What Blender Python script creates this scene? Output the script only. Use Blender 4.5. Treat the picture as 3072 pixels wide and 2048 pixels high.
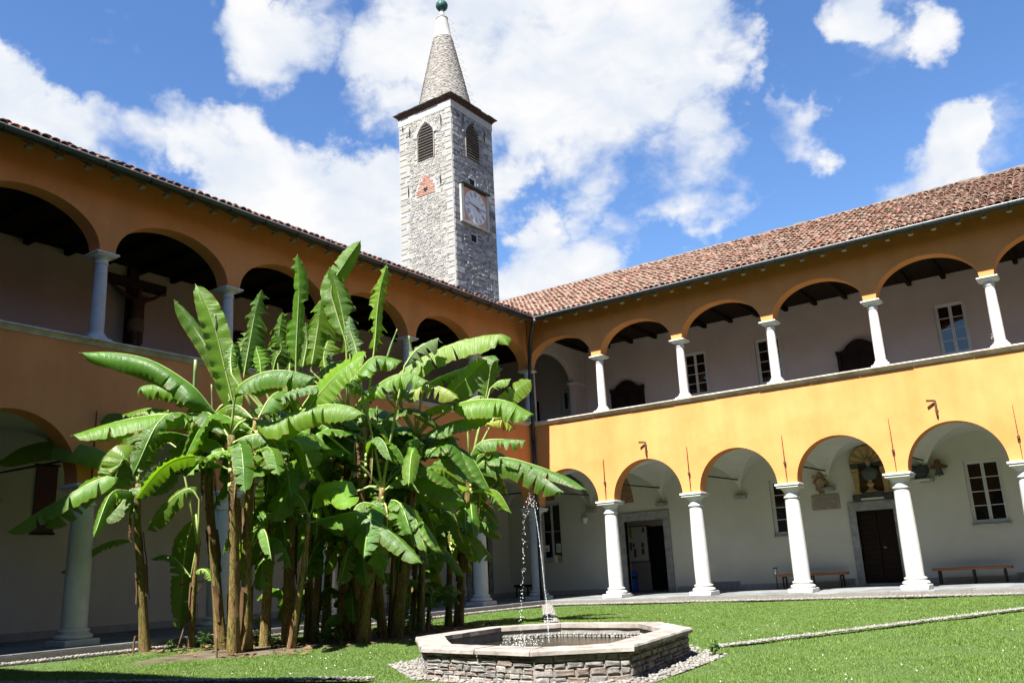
import bpy, bmesh, math, random
import numpy as np
from mathutils import Vector, Matrix

for o in list(bpy.data.objects):
    bpy.data.objects.remove(o)
S = bpy.context.scene
COL = S.collection
R = math.radians
rnd = random.Random(11)

# ------------------------------------------------------------------ camera
cam_d = bpy.data.cameras.new('camera')
cam_d.sensor_width = 36.0
cam_d.lens = 30.652
cam_d.clip_start = 0.05
cam_d.clip_end = 2000
cam = bpy.data.objects.new('camera', cam_d)
COL.objects.link(cam)
_r = Vector((0.81568816, 0.57648236, -0.04817586))
_u = Vector((0.18510666, -0.18119851, 0.96586884))
_f = Vector((-0.54807696, 0.79676545, 0.25451221))
m = Matrix(((_r.x, _u.x, -_f.x), (_r.y, _u.y, -_f.y), (_r.z, _u.z, -_f.z)))
cam.matrix_world = Matrix.Translation((16.5285, -24.8643, 0.9916)) @ m.to_4x4()
S.camera = cam

# ------------------------------------------------------------------ light
SUN_EL = R(54.0)
SUN_DIR = Vector((0.085, -1.0, 0)).normalized() * math.cos(SUN_EL) + Vector((0, 0, math.sin(SUN_EL)))   # towards the sun
sun_d = bpy.data.lights.new('sun', 'SUN')
sun_d.energy = 5.0
sun_d.angle = R(0.53)
sun_d.color = (1.0, 0.965, 0.90)
sun = bpy.data.objects.new('sun', sun_d)
sun.rotation_euler = SUN_DIR.to_track_quat('Z', 'Y').to_euler()
sun.location = (8, -10, 40)
COL.objects.link(sun)

W = bpy.data.worlds.new('World')
S.world = W
W.use_nodes = True
nt = W.node_tree
nt.nodes.clear()


def N(t, kind, **kw):
    n = t.nodes.new(kind)
    for k, v in kw.items():
        if k.startswith('i_'):
            n.inputs[k[2:].replace('_', ' ')].default_value = v
        elif k.startswith('n_'):
            n.inputs[int(k[2:])].default_value = v
        else:
            setattr(n, k, v)
    return n


def lk(t, a, b):
    t.links.new(a, b)


def MATH(t, op, a, b=None, clamp=False):
    n = t.nodes.new('ShaderNodeMath')
    n.operation = op
    n.use_clamp = clamp
    for i, v in enumerate((a, b)):
        if v is None:
            continue
        if isinstance(v, (int, float)):
            n.inputs[i].default_value = v
        else:
            t.links.new(v, n.inputs[i])
    return n.outputs[0]


sky = N(nt, 'ShaderNodeTexSky')
sky.sky_type = 'NISHITA'
sky.sun_disc = False
sky.sun_elevation = SUN_EL
sky.sun_rotation = math.atan2(SUN_DIR.x, SUN_DIR.y)
sky.altitude = 250
sky.air_density = 1.15
sky.dust_density = 0.15
sky.ozone_density = 3.0
tc = N(nt, 'ShaderNodeTexCoord')
mp = N(nt, 'ShaderNodeMapping')
mp.inputs['Scale'].default_value = (1, 1, 1.6)
lk(nt, tc.outputs['Generated'], mp.inputs[0])
# big puffs, wisps and fine edges of the clouds, all in the direction of view
n1 = N(nt, 'ShaderNodeTexNoise', i_Scale=5.0, i_Detail=9.0, i_Roughness=0.56, i_Distortion=0.15)
n2 = N(nt, 'ShaderNodeTexNoise', i_Scale=2.1, i_Detail=2.0, i_Roughness=0.5)
n3 = N(nt, 'ShaderNodeTexNoise', i_Scale=11.0, i_Detail=8.0, i_Roughness=0.55, i_Distortion=0.2)
for n_ in (n1, n2, n3):
    lk(nt, mp.outputs[0], n_.inputs['Vector'])
# the cloud banks that stand over the cloister: direction and angular size
BLOBS = [ (-0.629,0.548,0.552,0.0425,0.90), (-0.660,0.499,0.562,0.0350,0.80), (-0.600,0.551,0.580,0.0400,0.80), (-0.562,0.617,0.551,0.0450,0.90), (-0.482,0.682,0.550,0.0999,1.00), (-0.404,0.720,0.564,0.0899,1.00), (-0.401,0.762,0.509,0.0849,1.00), (-0.321,0.785,0.530,0.0599,1.00), (-0.281,0.815,0.507,0.0350,0.85), (-0.489,0.735,0.470,0.0400,0.95), (-0.511,0.637,0.577,0.0549,1.00), (-0.251,0.816,0.522,0.0225,0.70), (-0.807,0.351,0.475,0.0400,1.00), (-0.814,0.366,0.451,0.0300,0.90), (-0.792,0.410,0.452,0.0375,1.00), (-0.776,0.453,0.438,0.0375,0.95), (-0.743,0.508,0.435,0.0400,1.00), (-0.716,0.561,0.415,0.0475,1.00), (-0.683,0.618,0.389,0.0549,1.00), (-0.637,0.659,0.399,0.0450,1.00), (-0.742,0.490,0.458,0.0250,0.90), (-0.656,0.542,0.526,0.0350,0.75), (-0.325,0.840,0.435,0.0475,0.85), (-0.352,0.838,0.417,0.0400,0.80), (-0.309,0.864,0.397,0.0400,0.80), (-0.501,0.794,0.345,0.0450,0.95), (-0.462,0.815,0.351,0.0400,0.90), (-0.528,0.786,0.323,0.0400,0.95), (-0.413,0.824,0.388,0.0300,0.70), (-0.455,0.792,0.406,0.0250,0.70), (-0.098,0.916,0.389,0.0350,0.78), (-0.138,0.917,0.373,0.0350,0.74), (-0.058,0.917,0.395,0.0250,0.70), (-0.230,0.864,0.448,0.0250,0.64), (-0.146,0.833,0.534,0.0225,0.60), (-0.717,0.433,0.547,0.0300,0.66), (-0.081,0.866,0.493,0.0200,0.50) ]
wn = N(nt, 'ShaderNodeTexNoise', i_Scale=7.0, i_Detail=6.0, i_Roughness=0.6)
lk(nt, tc.outputs['Generated'], wn.inputs['Vector'])
wv = N(nt, 'ShaderNodeVectorMath', operation='SUBTRACT')
lk(nt, wn.outputs['Color'], wv.inputs[0])
wv.inputs[1].default_value = (0.5, 0.5, 0.5)
ws = N(nt, 'ShaderNodeVectorMath', operation='SCALE')
ws.inputs['Scale'].default_value = 0.20
lk(nt, wv.outputs[0], ws.inputs[0])
wa = N(nt, 'ShaderNodeVectorMath', operation='ADD')
lk(nt, tc.outputs['Generated'], wa.inputs[0])
lk(nt, ws.outputs[0], wa.inputs[1])
wd = N(nt, 'ShaderNodeVectorMath', operation='NORMALIZE')
lk(nt, wa.outputs[0], wd.inputs[0])
acc = None
for bx, by, bz, br, amp in BLOBS:
    dp = N(nt, 'ShaderNodeVectorMath', operation='DOT_PRODUCT')
    lk(nt, wd.outputs[0], dp.inputs[0])
    dp.inputs[1].default_value = Vector((bx, by, bz)).normalized()
    mr = N(nt, 'ShaderNodeMapRange')
    mr.interpolation_type = 'SMOOTHSTEP'
    mr.inputs['From Min'].default_value = math.cos(br * 1.95)
    mr.inputs['From Max'].default_value = math.cos(br * 0.2)
    mr.inputs['To Max'].default_value = amp
    lk(nt, dp.outputs['Value'], mr.inputs['Value'])
    acc = mr.outputs[0] if acc is None else MATH(nt, 'MAXIMUM', acc, mr.outputs[0])
den = MATH(nt, 'MULTIPLY', n1.outputs['Fac'], 1.95)
den = MATH(nt, 'ADD', den, MATH(nt, 'MULTIPLY', n3.outputs['Fac'], 0.62))
den = MATH(nt, 'ADD', den, MATH(nt, 'MULTIPLY', acc, 0.74))
den = MATH(nt, 'ADD', den, MATH(nt, 'MULTIPLY', n2.outputs['Fac'], 0.22))
cl = N(nt, 'ShaderNodeMapRange')
cl.interpolation_type = 'SMOOTHSTEP'
cl.inputs['From Min'].default_value = 1.62
cl.inputs['From Max'].default_value = 2.02
lk(nt, den, cl.inputs['Value'])
shade = N(nt, 'ShaderNodeMapRange')
shade.inputs['From Min'].default_value = 0.36
shade.inputs['From Max'].default_value = 0.62
shade.inputs['To Min'].default_value = 0.0
shade.inputs['To Max'].default_value = 1.0
lk(nt, n3.outputs['Fac'], shade.inputs['Value'])
ccol = N(nt, 'ShaderNodeMix', data_type='RGBA')
ccol.inputs[6].default_value = (4.3, 4.65, 5.2, 1)
ccol.inputs[7].default_value = (5.5, 5.5, 5.55, 1)
lk(nt, shade.outputs[0], ccol.inputs[0])
skyc = N(nt, 'ShaderNodeHueSaturation', i_Hue=0.508, i_Saturation=1.18, i_Value=1.16)
lk(nt, sky.outputs[0], skyc.inputs['Color'])
mx = N(nt, 'ShaderNodeMix', data_type='RGBA')
lk(nt, cl.outputs[0], mx.inputs[0])
lk(nt, skyc.outputs[0], mx.inputs[6])
lk(nt, ccol.outputs[2], mx.inputs[7])
bg = N(nt, 'ShaderNodeBackground', i_Strength=0.05)
lk(nt, mx.outputs[2], bg.inputs['Color'])
wo = N(nt, 'ShaderNodeOutputWorld')
lk(nt, bg.outputs[0], wo.inputs['Surface'])

S.render.engine = 'CYCLES'
S.view_settings.view_transform = 'Standard'
S.view_settings.look = 'None'
S.view_settings.gamma = 1.0
S.view_settings.use_curve_mapping = False
S.view_settings.exposure = 1.85
S.cycles.max_bounces = 8
S.cycles.diffuse_bounces = 3

# ------------------------------------------------------------------ materials
MATS = {}


def material(name, cols, scale=3.0, rough=0.85, bump=0.15, bscale=40.0, bdist=0.01, tint=0.0, stretch=(1, 1, 1),
             spec=0.3, metal=0.0, speck=0.0, rand_ramp=False, detail=5.0, grime=0.0):
    """Principled material whose colour wanders between cols by 3D noise (and by piece where rand_ramp/tint)."""
    mt = bpy.data.materials.new(name)
    mt.use_nodes = True
    t = mt.node_tree
    b = t.nodes['Principled BSDF']
    b.inputs['Roughness'].default_value = rough
    b.inputs['Metallic'].default_value = metal
    b.inputs['Specular IOR Level'].default_value = spec
    g = N(t, 'ShaderNodeNewGeometry')
    mpn = N(t, 'ShaderNodeMapping')
    mpn.inputs['Scale'].default_value = stretch
    lk(t, g.outputs['Position'], mpn.inputs[0])
    no = N(t, 'ShaderNodeTexNoise', i_Scale=scale, i_Detail=detail, i_Roughness=0.6)
    lk(t, mpn.outputs[0], no.inputs['Vector'])
    ramp = N(t, 'ShaderNodeValToRGB')
    els = ramp.color_ramp.elements
    while len(els) < len(cols):
        els.new(0.5)
    for i, c in enumerate(cols):
        els[i].position = (i / max(1, len(cols) - 1)) if rand_ramp else 0.28 + 0.44 * i / max(1, len(cols) - 1)
        els[i].color = (*c, 1)
    oi = N(t, 'ShaderNodeObjectInfo')
    at = N(t, 'ShaderNodeAttribute', attribute_name='tint')
    rv = MATH(t, 'FRACT', MATH(t, 'ADD', oi.outputs['Random'], at.outputs['Fac']))
    if rand_ramp:
        v = MATH(t, 'ADD', MATH(t, 'MULTIPLY', rv, 0.75), MATH(t, 'MULTIPLY', MATH(t, 'SUBTRACT', no.outputs['Fac'], 0.3), 0.6))
        lk(t, v, ramp.inputs[0])
    else:
        lk(t, no.outputs['Fac'], ramp.inputs[0])
    col = ramp.outputs[0]
    if tint:
        hs = N(t, 'ShaderNodeHueSaturation')
        rv2 = MATH(t, 'FRACT', MATH(t, 'MULTIPLY', rv, 7.31))
        lk(t, MATH(t, 'ADD', 1 - tint, MATH(t, 'MULTIPLY', rv2, 2 * tint)), hs.inputs['Value'])
        lk(t, col, hs.inputs['Color'])
        col = hs.outputs[0]
    if speck:
        sp = N(t, 'ShaderNodeTexNoise', i_Scale=150.0, i_Detail=2.0)
        lk(t, g.outputs['Position'], sp.inputs['Vector'])
        hs = N(t, 'ShaderNodeHueSaturation')
        lk(t, MATH(t, 'ADD', 1 - speck * 2.5, MATH(t, 'MULTIPLY', sp.outputs['Fac'], speck * 5)), hs.inputs['Value'])
        lk(t, col, hs.inputs['Color'])
        col = hs.outputs[0]
    if grime:
        gn = N(t, 'ShaderNodeTexNoise', i_Scale=0.55, i_Detail=8.0, i_Roughness=0.7)
        gm = N(t, 'ShaderNodeMapping')
        gm.inputs['Scale'].default_value = (3.2, 3.2, 0.34)
        lk(t, g.outputs['Position'], gm.inputs[0])
        lk(t, gm.outputs[0], gn.inputs['Vector'])
        hs = N(t, 'ShaderNodeHueSaturation')
        lk(t, MATH(t, 'ADD', 1 - grime, MATH(t, 'MULTIPLY', gn.outputs['Fac'], grime * 2)), hs.inputs['Value'])
        lk(t, col, hs.inputs['Color'])
        col = hs.outputs[0]
    lk(t, col, b.inputs['Base Color'])
    if bump:
        bn = N(t, 'ShaderNodeTexNoise', i_Scale=bscale, i_Detail=6.0, i_Roughness=0.65)
        lk(t, mpn.outputs[0], bn.inputs['Vector'])
        bu = N(t, 'ShaderNodeBump', i_Strength=bump, i_Distance=bdist)
        lk(t, bn.outputs['Fac'], bu.inputs['Height'])
        lk(t, bu.outputs[0], b.inputs['Normal'])
    MATS[name] = mt
    return mt


material('ochre_plaster', [(0.50, 0.190, 0.054), (0.55, 0.217, 0.068), (0.59, 0.242, 0.082)], 1.1, 0.9, 0.25, 18, 0.012, grime=0.20)
material('white_plaster', [(0.4795, 0.4635, 0.3916), (0.5514, 0.5355, 0.4635)], 0.9, 0.92, 0.2, 22, 0.01, grime=0.07)
material('rose_plaster', [(0.4056, 0.3354, 0.3003), (0.468, 0.3978, 0.3627)], 0.8, 0.92, 0.2, 22, 0.01, grime=0.08)
material('white_granite', [(0.4212, 0.4072, 0.3861), (0.5054, 0.4914, 0.4703)], 4, 0.75, 0.45, 40, 0.010, speck=0.18, grime=0.16, tint=0.07)
material('rose_granite', [(0.425, 0.3825, 0.3655), (0.527, 0.4845, 0.4675)], 5, 0.75, 0.35, 50, 0.008, speck=0.20, grime=0.10, tint=0.06)
material('pale_moulding', [(0.4836, 0.468, 0.4446), (0.5616, 0.546, 0.5226)], 6, 0.8, 0.2, 50, 0.006)
material('sill_stone', [(0.27, 0.24, 0.20), (0.42, 0.39, 0.34), (0.55, 0.52, 0.48)], 3.2, 0.85, 0.5, 25, 0.015, tint=0.12)
material('gneiss', [(0.16, 0.16, 0.16), (0.26, 0.26, 0.255), (0.36, 0.35, 0.34)], 5, 0.8, 0.35, 40, 0.01, tint=0.10, speck=0.08)
material('paving_stone', [(0.1091, 0.1141, 0.1166), (0.1488, 0.1538, 0.1538), (0.2083, 0.2083, 0.2034)], 2.5, 0.75, 0.3, 25, 0.01, tint=0.22)
material('black_metal', [(0.012, 0.014, 0.014), (0.022, 0.026, 0.025)], 3, 0.36, 0.05, 30, 0.004, spec=0.45)
material('rusty_iron', [(0.048, 0.021, 0.0105), (0.078, 0.039, 0.0225)], 8, 0.8, 0.3, 60, 0.004, tint=0.15)
material('dark_iron', [(0.015, 0.015, 0.016), (0.03, 0.028, 0.027)], 8, 0.6, 0.2, 60, 0.004)
material('dark_timber', [(0.012, 0.0084, 0.0054), (0.0252, 0.0168, 0.0102)], 6, 0.9, 0.3, 30, 0.01, tint=0.25, spec=0.03)
material('grey_timber', [(0.10, 0.085, 0.065), (0.16, 0.14, 0.11)], 6, 0.85, 0.3, 30, 0.01, tint=0.2)
material('pale_rafter', [(0.2058, 0.196, 0.1666), (0.294, 0.2793, 0.245)], 6, 0.85, 0.3, 30, 0.01, tint=0.15)
material('walnut', [(0.009, 0.0045, 0.0027), (0.0225, 0.0117, 0.00675)], 4, 0.6, 0.2, 40, 0.006, stretch=(6, 6, 1), spec=0.12)
material('bench_wood', [(0.24, 0.085, 0.025), (0.36, 0.14, 0.045)], 5, 0.5, 0.15, 40, 0.004, stretch=(1, 8, 8))
material('roof_tile', [(0.06273, 0.04059, 0.03173), (0.1845, 0.08487, 0.05756), (0.2583, 0.1402, 0.09963), (0.1624, 0.09594, 0.07011), (0.2804, 0.1882, 0.1439), (0.1697, 0.1218, 0.09225), (0.2657, 0.203, 0.155), (0.1255, 0.08118, 0.06273)],
         9, 0.9, 0.4, 60, 0.008, tint=0.16, rand_ramp=True)
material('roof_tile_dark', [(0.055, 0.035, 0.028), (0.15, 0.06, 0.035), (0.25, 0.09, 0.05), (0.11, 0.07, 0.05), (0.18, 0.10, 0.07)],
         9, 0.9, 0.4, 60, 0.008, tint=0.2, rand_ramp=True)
material('roof_bed', [(0.13, 0.075, 0.055), (0.22, 0.12, 0.085)], 9, 0.95, 0.3, 30, 0.01)
material('ridge_mortar', [(0.09895, 0.08593, 0.07552), (0.1354, 0.1172, 0.1042)], 5, 0.9, 0.5, 25, 0.02, tint=0.15)
material('window_paint', [(0.496, 0.496, 0.464), (0.56, 0.56, 0.528)], 6, 0.5, 0.05, 40, 0.002)
material('grey_paint', [(0.42, 0.44, 0.41), (0.48, 0.50, 0.47)], 6, 0.5, 0.05, 40, 0.002)
material('tower_stone', [(0.1107, 0.1107, 0.1079), (0.2214, 0.2131, 0.1993), (0.2878, 0.2767, 0.2546), (0.249, 0.249, 0.249), (0.3321, 0.31, 0.2657), (0.1882, 0.1882, 0.1855), (0.3044, 0.2934, 0.2767)],
         4, 0.9, 0.6, 22, 0.03, tint=0.15, rand_ramp=True)
material('quoin_stone', [(0.192, 0.1874, 0.176), (0.2651, 0.256, 0.2331), (0.2285, 0.2285, 0.2239), (0.2925, 0.2741, 0.2285)], 3, 0.9, 0.5, 18, 0.03, tint=0.1, rand_ramp=True)
material('tower_mortar', [(0.17, 0.165, 0.155), (0.27, 0.26, 0.245), (0.33, 0.32, 0.30)], 2.5, 0.95, 0.7, 12, 0.05)
material('grey_tower_stone', [(0.063, 0.0648, 0.072), (0.18, 0.1845, 0.1935), (0.288, 0.288, 0.288), (0.126, 0.1305, 0.144), (0.378, 0.369, 0.36)], 4, 0.9, 0.6, 22, 0.03, tint=0.2, rand_ramp=True)  # darker, greyer set than tower_stone, for the clock side
material('grey_tower_mortar', [(0.108, 0.1125, 0.117), (0.216, 0.216, 0.2205), (0.306, 0.3015, 0.297)], 1.3, 0.95, 0.8, 9, 0.06, grime=0.25)  # darker, greyer mortar for the clock side
material('tower_plaster', [(0.28, 0.2744, 0.252), (0.3248, 0.3192, 0.2968)], 1.5, 0.95, 0.4, 14, 0.02, grime=0.1)
material('tower_brick', [(0.28, 0.10, 0.065), (0.34, 0.16, 0.11), (0.32, 0.21, 0.165), (0.38, 0.27, 0.22)], 9, 0.9, 0.5, 40, 0.01, tint=0.15, rand_ramp=True)
material('dark_brick', [(0.042, 0.026, 0.020), (0.085, 0.05, 0.038)], 9, 0.9, 0.5, 40, 0.01, tint=0.2)
material('spire_brick', [(0.10, 0.093, 0.085), (0.19, 0.165, 0.145), (0.25, 0.235, 0.215), (0.215, 0.205, 0.19), (0.29, 0.27, 0.245)], 7, 0.9, 0.5, 30, 0.02, tint=0.2, rand_ramp=True)
material('slate', [(0.05, 0.055, 0.055), (0.10, 0.105, 0.10)], 3, 0.75, 0.4, 20, 0.02, tint=0.2)
material('copper_green', [(0.009, 0.036, 0.033), (0.03, 0.102, 0.09)], 4, 0.55, 0.1, 30, 0.005, metal=0.3)
material('clock_red', [(0.40, 0.19, 0.14), (0.47, 0.27, 0.21)], 2.5, 0.9, 0.1, 20, 0.005, grime=0.15)
material('clock_white', [(0.504, 0.486, 0.504), (0.558, 0.549, 0.567)], 1.5, 0.9, 0.1, 20, 0.005)
material('clock_black', [(0.07, 0.07, 0.075), (0.12, 0.12, 0.125)], 5, 0.6, 0)
material('louver_wood', [(0.128, 0.112, 0.096), (0.208, 0.192, 0.168)], 6, 0.85, 0.3, 30, 0.01, tint=0.2)
material('dark_void', [(0.006, 0.006, 0.006), (0.010, 0.010, 0.010)], 3, 0.95, 0)
material('fountain_stone', [(0.075, 0.070, 0.067), (0.15, 0.14, 0.13), (0.21, 0.195, 0.18), (0.14, 0.105, 0.085), (0.25, 0.235, 0.22), (0.11, 0.105, 0.10), (0.32, 0.30, 0.275)],
         14, 0.85, 0.7, 70, 0.012, tint=0.15, rand_ramp=True)
material('fountain_mortar', [(0.14, 0.126, 0.112), (0.238, 0.224, 0.203)], 8, 0.95, 0.6, 60, 0.01)
material('rim_stone', [(0.136, 0.1148, 0.09775), (0.255, 0.2253, 0.1997), (0.34, 0.306, 0.2762)], 5, 0.85, 0.6, 70, 0.010, tint=0.10, speck=0.12, grime=0.15)
material('pebble', [(0.09282, 0.089, 0.08128), (0.1702, 0.1625, 0.147), (0.2321, 0.2205, 0.1973), (0.1393, 0.1277, 0.1122), (0.2012, 0.1934, 0.178)], 20, 0.8, 0.2, 90, 0.003, tint=0.15, rand_ramp=True)
material('pebble_bed', [(0.1209, 0.1116, 0.093), (0.1953, 0.1813, 0.1581)], 20, 0.95, 0.4, 60, 0.01)
material('soil', [(0.0385, 0.028, 0.0182), (0.084, 0.0644, 0.042), (0.14, 0.1155, 0.0805)], 3.0, 0.95, 0.6, 30, 0.02)
material('lawn_soil', [(0.040, 0.070, 0.016), (0.065, 0.105, 0.024)], 1.2, 0.95, 0.6, 40, 0.02)
material('granite_niche', [(0.030, 0.033, 0.034), (0.06, 0.065, 0.066)], 6, 0.7, 0.2, 40, 0.006)
material('ochre_stone', [(0.26, 0.17, 0.07), (0.38, 0.27, 0.125)], 6, 0.85, 0.3, 40, 0.008)
material('niche_back', [(0.045, 0.025, 0.010), (0.09, 0.05, 0.02)], 6, 0.9, 0.2, 40, 0.008)
material('bronze_green', [(0.045, 0.058, 0.052), (0.085, 0.10, 0.088)], 6, 0.6, 0.2, 40, 0.005)
material('carved_stone', [(0.20, 0.13, 0.075), (0.38, 0.28, 0.175)], 8, 0.9, 0.4, 40, 0.01)
material('dark_carving', [(0.028, 0.034, 0.034), (0.055, 0.062, 0.060)], 8, 0.85, 0.4, 50, 0.01)
material('tablet_stone', [(0.24, 0.205, 0.16), (0.34, 0.295, 0.235)], 6, 0.85, 0.3, 40, 0.006)
material('inscription', [(0.13, 0.11, 0.085), (0.17, 0.145, 0.11)], 20, 0.9, 0)
material('bell_wood', [(0.075, 0.038, 0.018), (0.13, 0.065, 0.03)], 7, 0.85, 0.3, 40, 0.006)
material('fresco', [(0.13, 0.085, 0.045), (0.30, 0.20, 0.11), (0.22, 0.10, 0.055), (0.44, 0.34, 0.22)], 7, 0.95, 0.1, 20, 0.004)
material('dark_canvas', [(0.05, 0.035, 0.035), (0.14, 0.035, 0.025), (0.05, 0.045, 0.075), (0.10, 0.08, 0.06)], 12, 0.8, 0.1, 20, 0.004)
material('cross_wood', [(0.018, 0.009, 0.006), (0.035, 0.018, 0.012)], 6, 0.7, 0.2, 30, 0.005)
material('painted_figure', [(0.060, 0.024, 0.015), (0.095, 0.042, 0.027)], 6, 0.6, 0.1, 30, 0.004)
material('loin_cloth', [(0.13, 0.10, 0.045), (0.18, 0.14, 0.07)], 6, 0.8, 0.1, 30, 0.004)
material('paper', [(0.66, 0.66, 0.64), (0.72, 0.72, 0.70)], 6, 0.7, 0)
material('print_grey', [(0.12, 0.12, 0.13), (0.16, 0.16, 0.17)], 6, 0.8, 0)
material('poster_red', [(0.24, 0.06, 0.04), (0.36, 0.10, 0.06)], 9, 0.8, 0)
material('poster_orange', [(0.48, 0.26, 0.06), (0.60, 0.33, 0.09)], 9, 0.8, 0)
material('poster_green', [(0.05, 0.12, 0.035), (0.09, 0.2, 0.06)], 9, 0.8, 0)
material('blue_plastic', [(0.012, 0.075, 0.36), (0.018, 0.10, 0.45)], 3, 0.4, 0)
material('steel', [(0.48, 0.49, 0.50), (0.55, 0.56, 0.57)], 4, 0.35, 0.05, 40, 0.002, metal=0.8)
material('lamp_glass', [(0.66, 0.70, 0.68), (0.72, 0.76, 0.74)], 4, 0.25, 0)
material('vent_grey', [(0.24, 0.2475, 0.24), (0.33, 0.3375, 0.33)], 6, 0.6, 0.1, 40, 0.003)
material('trunk_fibre', [(0.014, 0.008, 0.004), (0.075, 0.040, 0.012), (0.25, 0.17, 0.07), (0.11, 0.055, 0.017), (0.22, 0.21, 0.055), (0.05, 0.034, 0.009), (0.13, 0.15, 0.03)], 7, 0.6, 0.8, 24, 0.03, stretch=(2.0, 2.0, 0.09), detail=5, tint=0.2)
material('dry_sheath', [(0.0784, 0.03675, 0.0147), (0.1568, 0.0931, 0.04655)], 10, 0.85, 0.4, 30, 0.01, stretch=(2, 2, 0.2), tint=0.2)
material('bark_dark', [(0.03, 0.02, 0.012), (0.06, 0.04, 0.022)], 10, 0.85, 0.4, 30, 0.01)


def leafmat(name, c1, c2, trans, rough=0.38, tw=0.36):
    mt = bpy.data.materials.new(name)
    mt.use_nodes = True
    t = mt.node_tree
    b = t.nodes['Principled BSDF']
    out = t.nodes['Material Output']
    g = N(t, 'ShaderNodeNewGeometry')
    oi = N(t, 'ShaderNodeObjectInfo')
    al = N(t, 'ShaderNodeAttribute', attribute_name='along')
    v1 = N(t, 'ShaderNodeTexNoise', noise_dimensions='1D', i_Scale=14.0, i_Detail=4.0, i_Roughness=0.7)
    lk(t, MATH(t, 'ADD', al.outputs['Fac'], MATH(t, 'MULTIPLY', oi.outputs['Random'], 40.0)), v1.inputs['W'])
    no = N(t, 'ShaderNodeTexNoise', i_Scale=4.0, i_Detail=4.0)
    lk(t, g.outputs['Position'], no.inputs['Vector'])
    mx_ = N(t, 'ShaderNodeMix', data_type='RGBA')
    mx_.inputs[6].default_value = (*c1, 1)
    mx_.inputs[7].default_value = (*c2, 1)
    f = MATH(t, 'ADD', MATH(t, 'MULTIPLY', v1.outputs['Fac'], 0.9), MATH(t, 'MULTIPLY', MATH(t, 'SUBTRACT', no.outputs['Fac'], 0.5), 0.9), True)
    lk(t, f, mx_.inputs[0])
    hs = N(t, 'ShaderNodeHueSaturation')
    lk(t, MATH(t, 'ADD', 0.74, MATH(t, 'MULTIPLY', oi.outputs['Random'], 0.52)), hs.inputs['Value'])
    lk(t, MATH(t, 'ADD', 0.478, MATH(t, 'MULTIPLY', MATH(t, 'FRACT', MATH(t, 'MULTIPLY', oi.outputs['Random'], 13.7)), 0.032)), hs.inputs['Hue'])
    lk(t, mx_.outputs[2], hs.inputs['Color'])
    # browned margin
    ed = N(t, 'ShaderNodeAttribute', attribute_name='edge')
    em = N(t, 'ShaderNodeMix', data_type='RGBA')
    em.inputs[7].default_value = (0.20, 0.13, 0.035, 1)
    lk(t, MATH(t, 'MULTIPLY', ed.outputs['Fac'], 0.55), em.inputs[0])
    lk(t, hs.outputs[0], em.inputs[6])
    lk(t, em.outputs[2], b.inputs['Base Color'])
    b.inputs['Roughness'].default_value = rough
    b.inputs['Specular IOR Level'].default_value = 0.42
    bu = N(t, 'ShaderNodeBump', i_Strength=0.5, i_Distance=0.012)
    v2 = N(t, 'ShaderNodeTexNoise', noise_dimensions='1D', i_Scale=30.0, i_Detail=3.0)
    lk(t, al.outputs['Fac'], v2.inputs['W'])
    lk(t, v2.outputs['Fac'], bu.inputs['Height'])
    lk(t, bu.outputs[0], b.inputs['Normal'])
    tr = N(t, 'ShaderNodeBsdfTranslucent')
    tr.inputs['Color'].default_value = (*trans, 1)
    ms = N(t, 'ShaderNodeMixShader')
    ms.inputs[0].default_value = tw
    lk(t, b.outputs[0], ms.inputs[1])
    lk(t, tr.outputs[0], ms.inputs[2])
    lk(t, ms.outputs[0], out.inputs['Surface'])
    MATS[name] = mt
    return mt


leafmat('leaf_green', (0.032, 0.092, 0.010), (0.105, 0.215, 0.024), (0.17, 0.34, 0.008), rough=0.34, tw=0.40)
leafmat('leaf_lime', (0.070, 0.165, 0.012), (0.150, 0.280, 0.025), (0.26, 0.46, 0.008), rough=0.34, tw=0.44)
leafmat('leaf_pale', (0.16, 0.26, 0.10), (0.22, 0.33, 0.14), (0.18, 0.30, 0.05))
leafmat('leaf_yellow', (0.12, 0.19, 0.012), (0.25, 0.28, 0.02), (0.34, 0.40, 0.01))
leafmat('leaf_dry', (0.10, 0.052, 0.018), (0.22, 0.13, 0.05), (0.16, 0.08, 0.02), rough=0.8, tw=0.3)
leafmat('grass_blade', (0.080, 0.138, 0.024), (0.150, 0.215, 0.045), (0.23, 0.36, 0.04), rough=0.6, tw=0.35)
leafmat('shrub_leaf', (0.030, 0.085, 0.018), (0.055, 0.13, 0.03), (0.09, 0.20, 0.02), rough=0.5)
material('midrib_green', [(0.20, 0.27, 0.07), (0.30, 0.36, 0.12)], 5, 0.4, 0.1, 30, 0.004)
material('petal_white', [(0.66, 0.66, 0.62), (0.72, 0.72, 0.68)], 5, 0.8, 0)

# glass and water
gm = bpy.data.materials.new('window_glass')
gm.use_nodes = True
b = gm.node_tree.nodes['Principled BSDF']
b.inputs['Base Color'].default_value = (0.004, 0.0045, 0.005, 1)
b.inputs['Roughness'].default_value = 0.02
b.inputs['Specular IOR Level'].default_value = 0.7
t = gm.node_tree
g_ = N(t, 'ShaderNodeNewGeometry')
no_ = N(t, 'ShaderNodeTexNoise', i_Scale=2.5, i_Detail=1.0)
lk(t, g_.outputs['Position'], no_.inputs['Vector'])
bu_ = N(t, 'ShaderNodeBump', i_Strength=0.12, i_Distance=0.02)
lk(t, no_.outputs['Fac'], bu_.inputs['Height'])
lk(t, bu_.outputs[0], b.inputs['Normal'])
MATS['window_glass'] = gm
wm = bpy.data.materials.new('pond_water')
wm.use_nodes = True
t = wm.node_tree
b = t.nodes['Principled BSDF']
b.inputs['Base Color'].default_value = (0.020, 0.018, 0.009, 1)
b.inputs['Roughness'].default_value = 0.16
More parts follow.
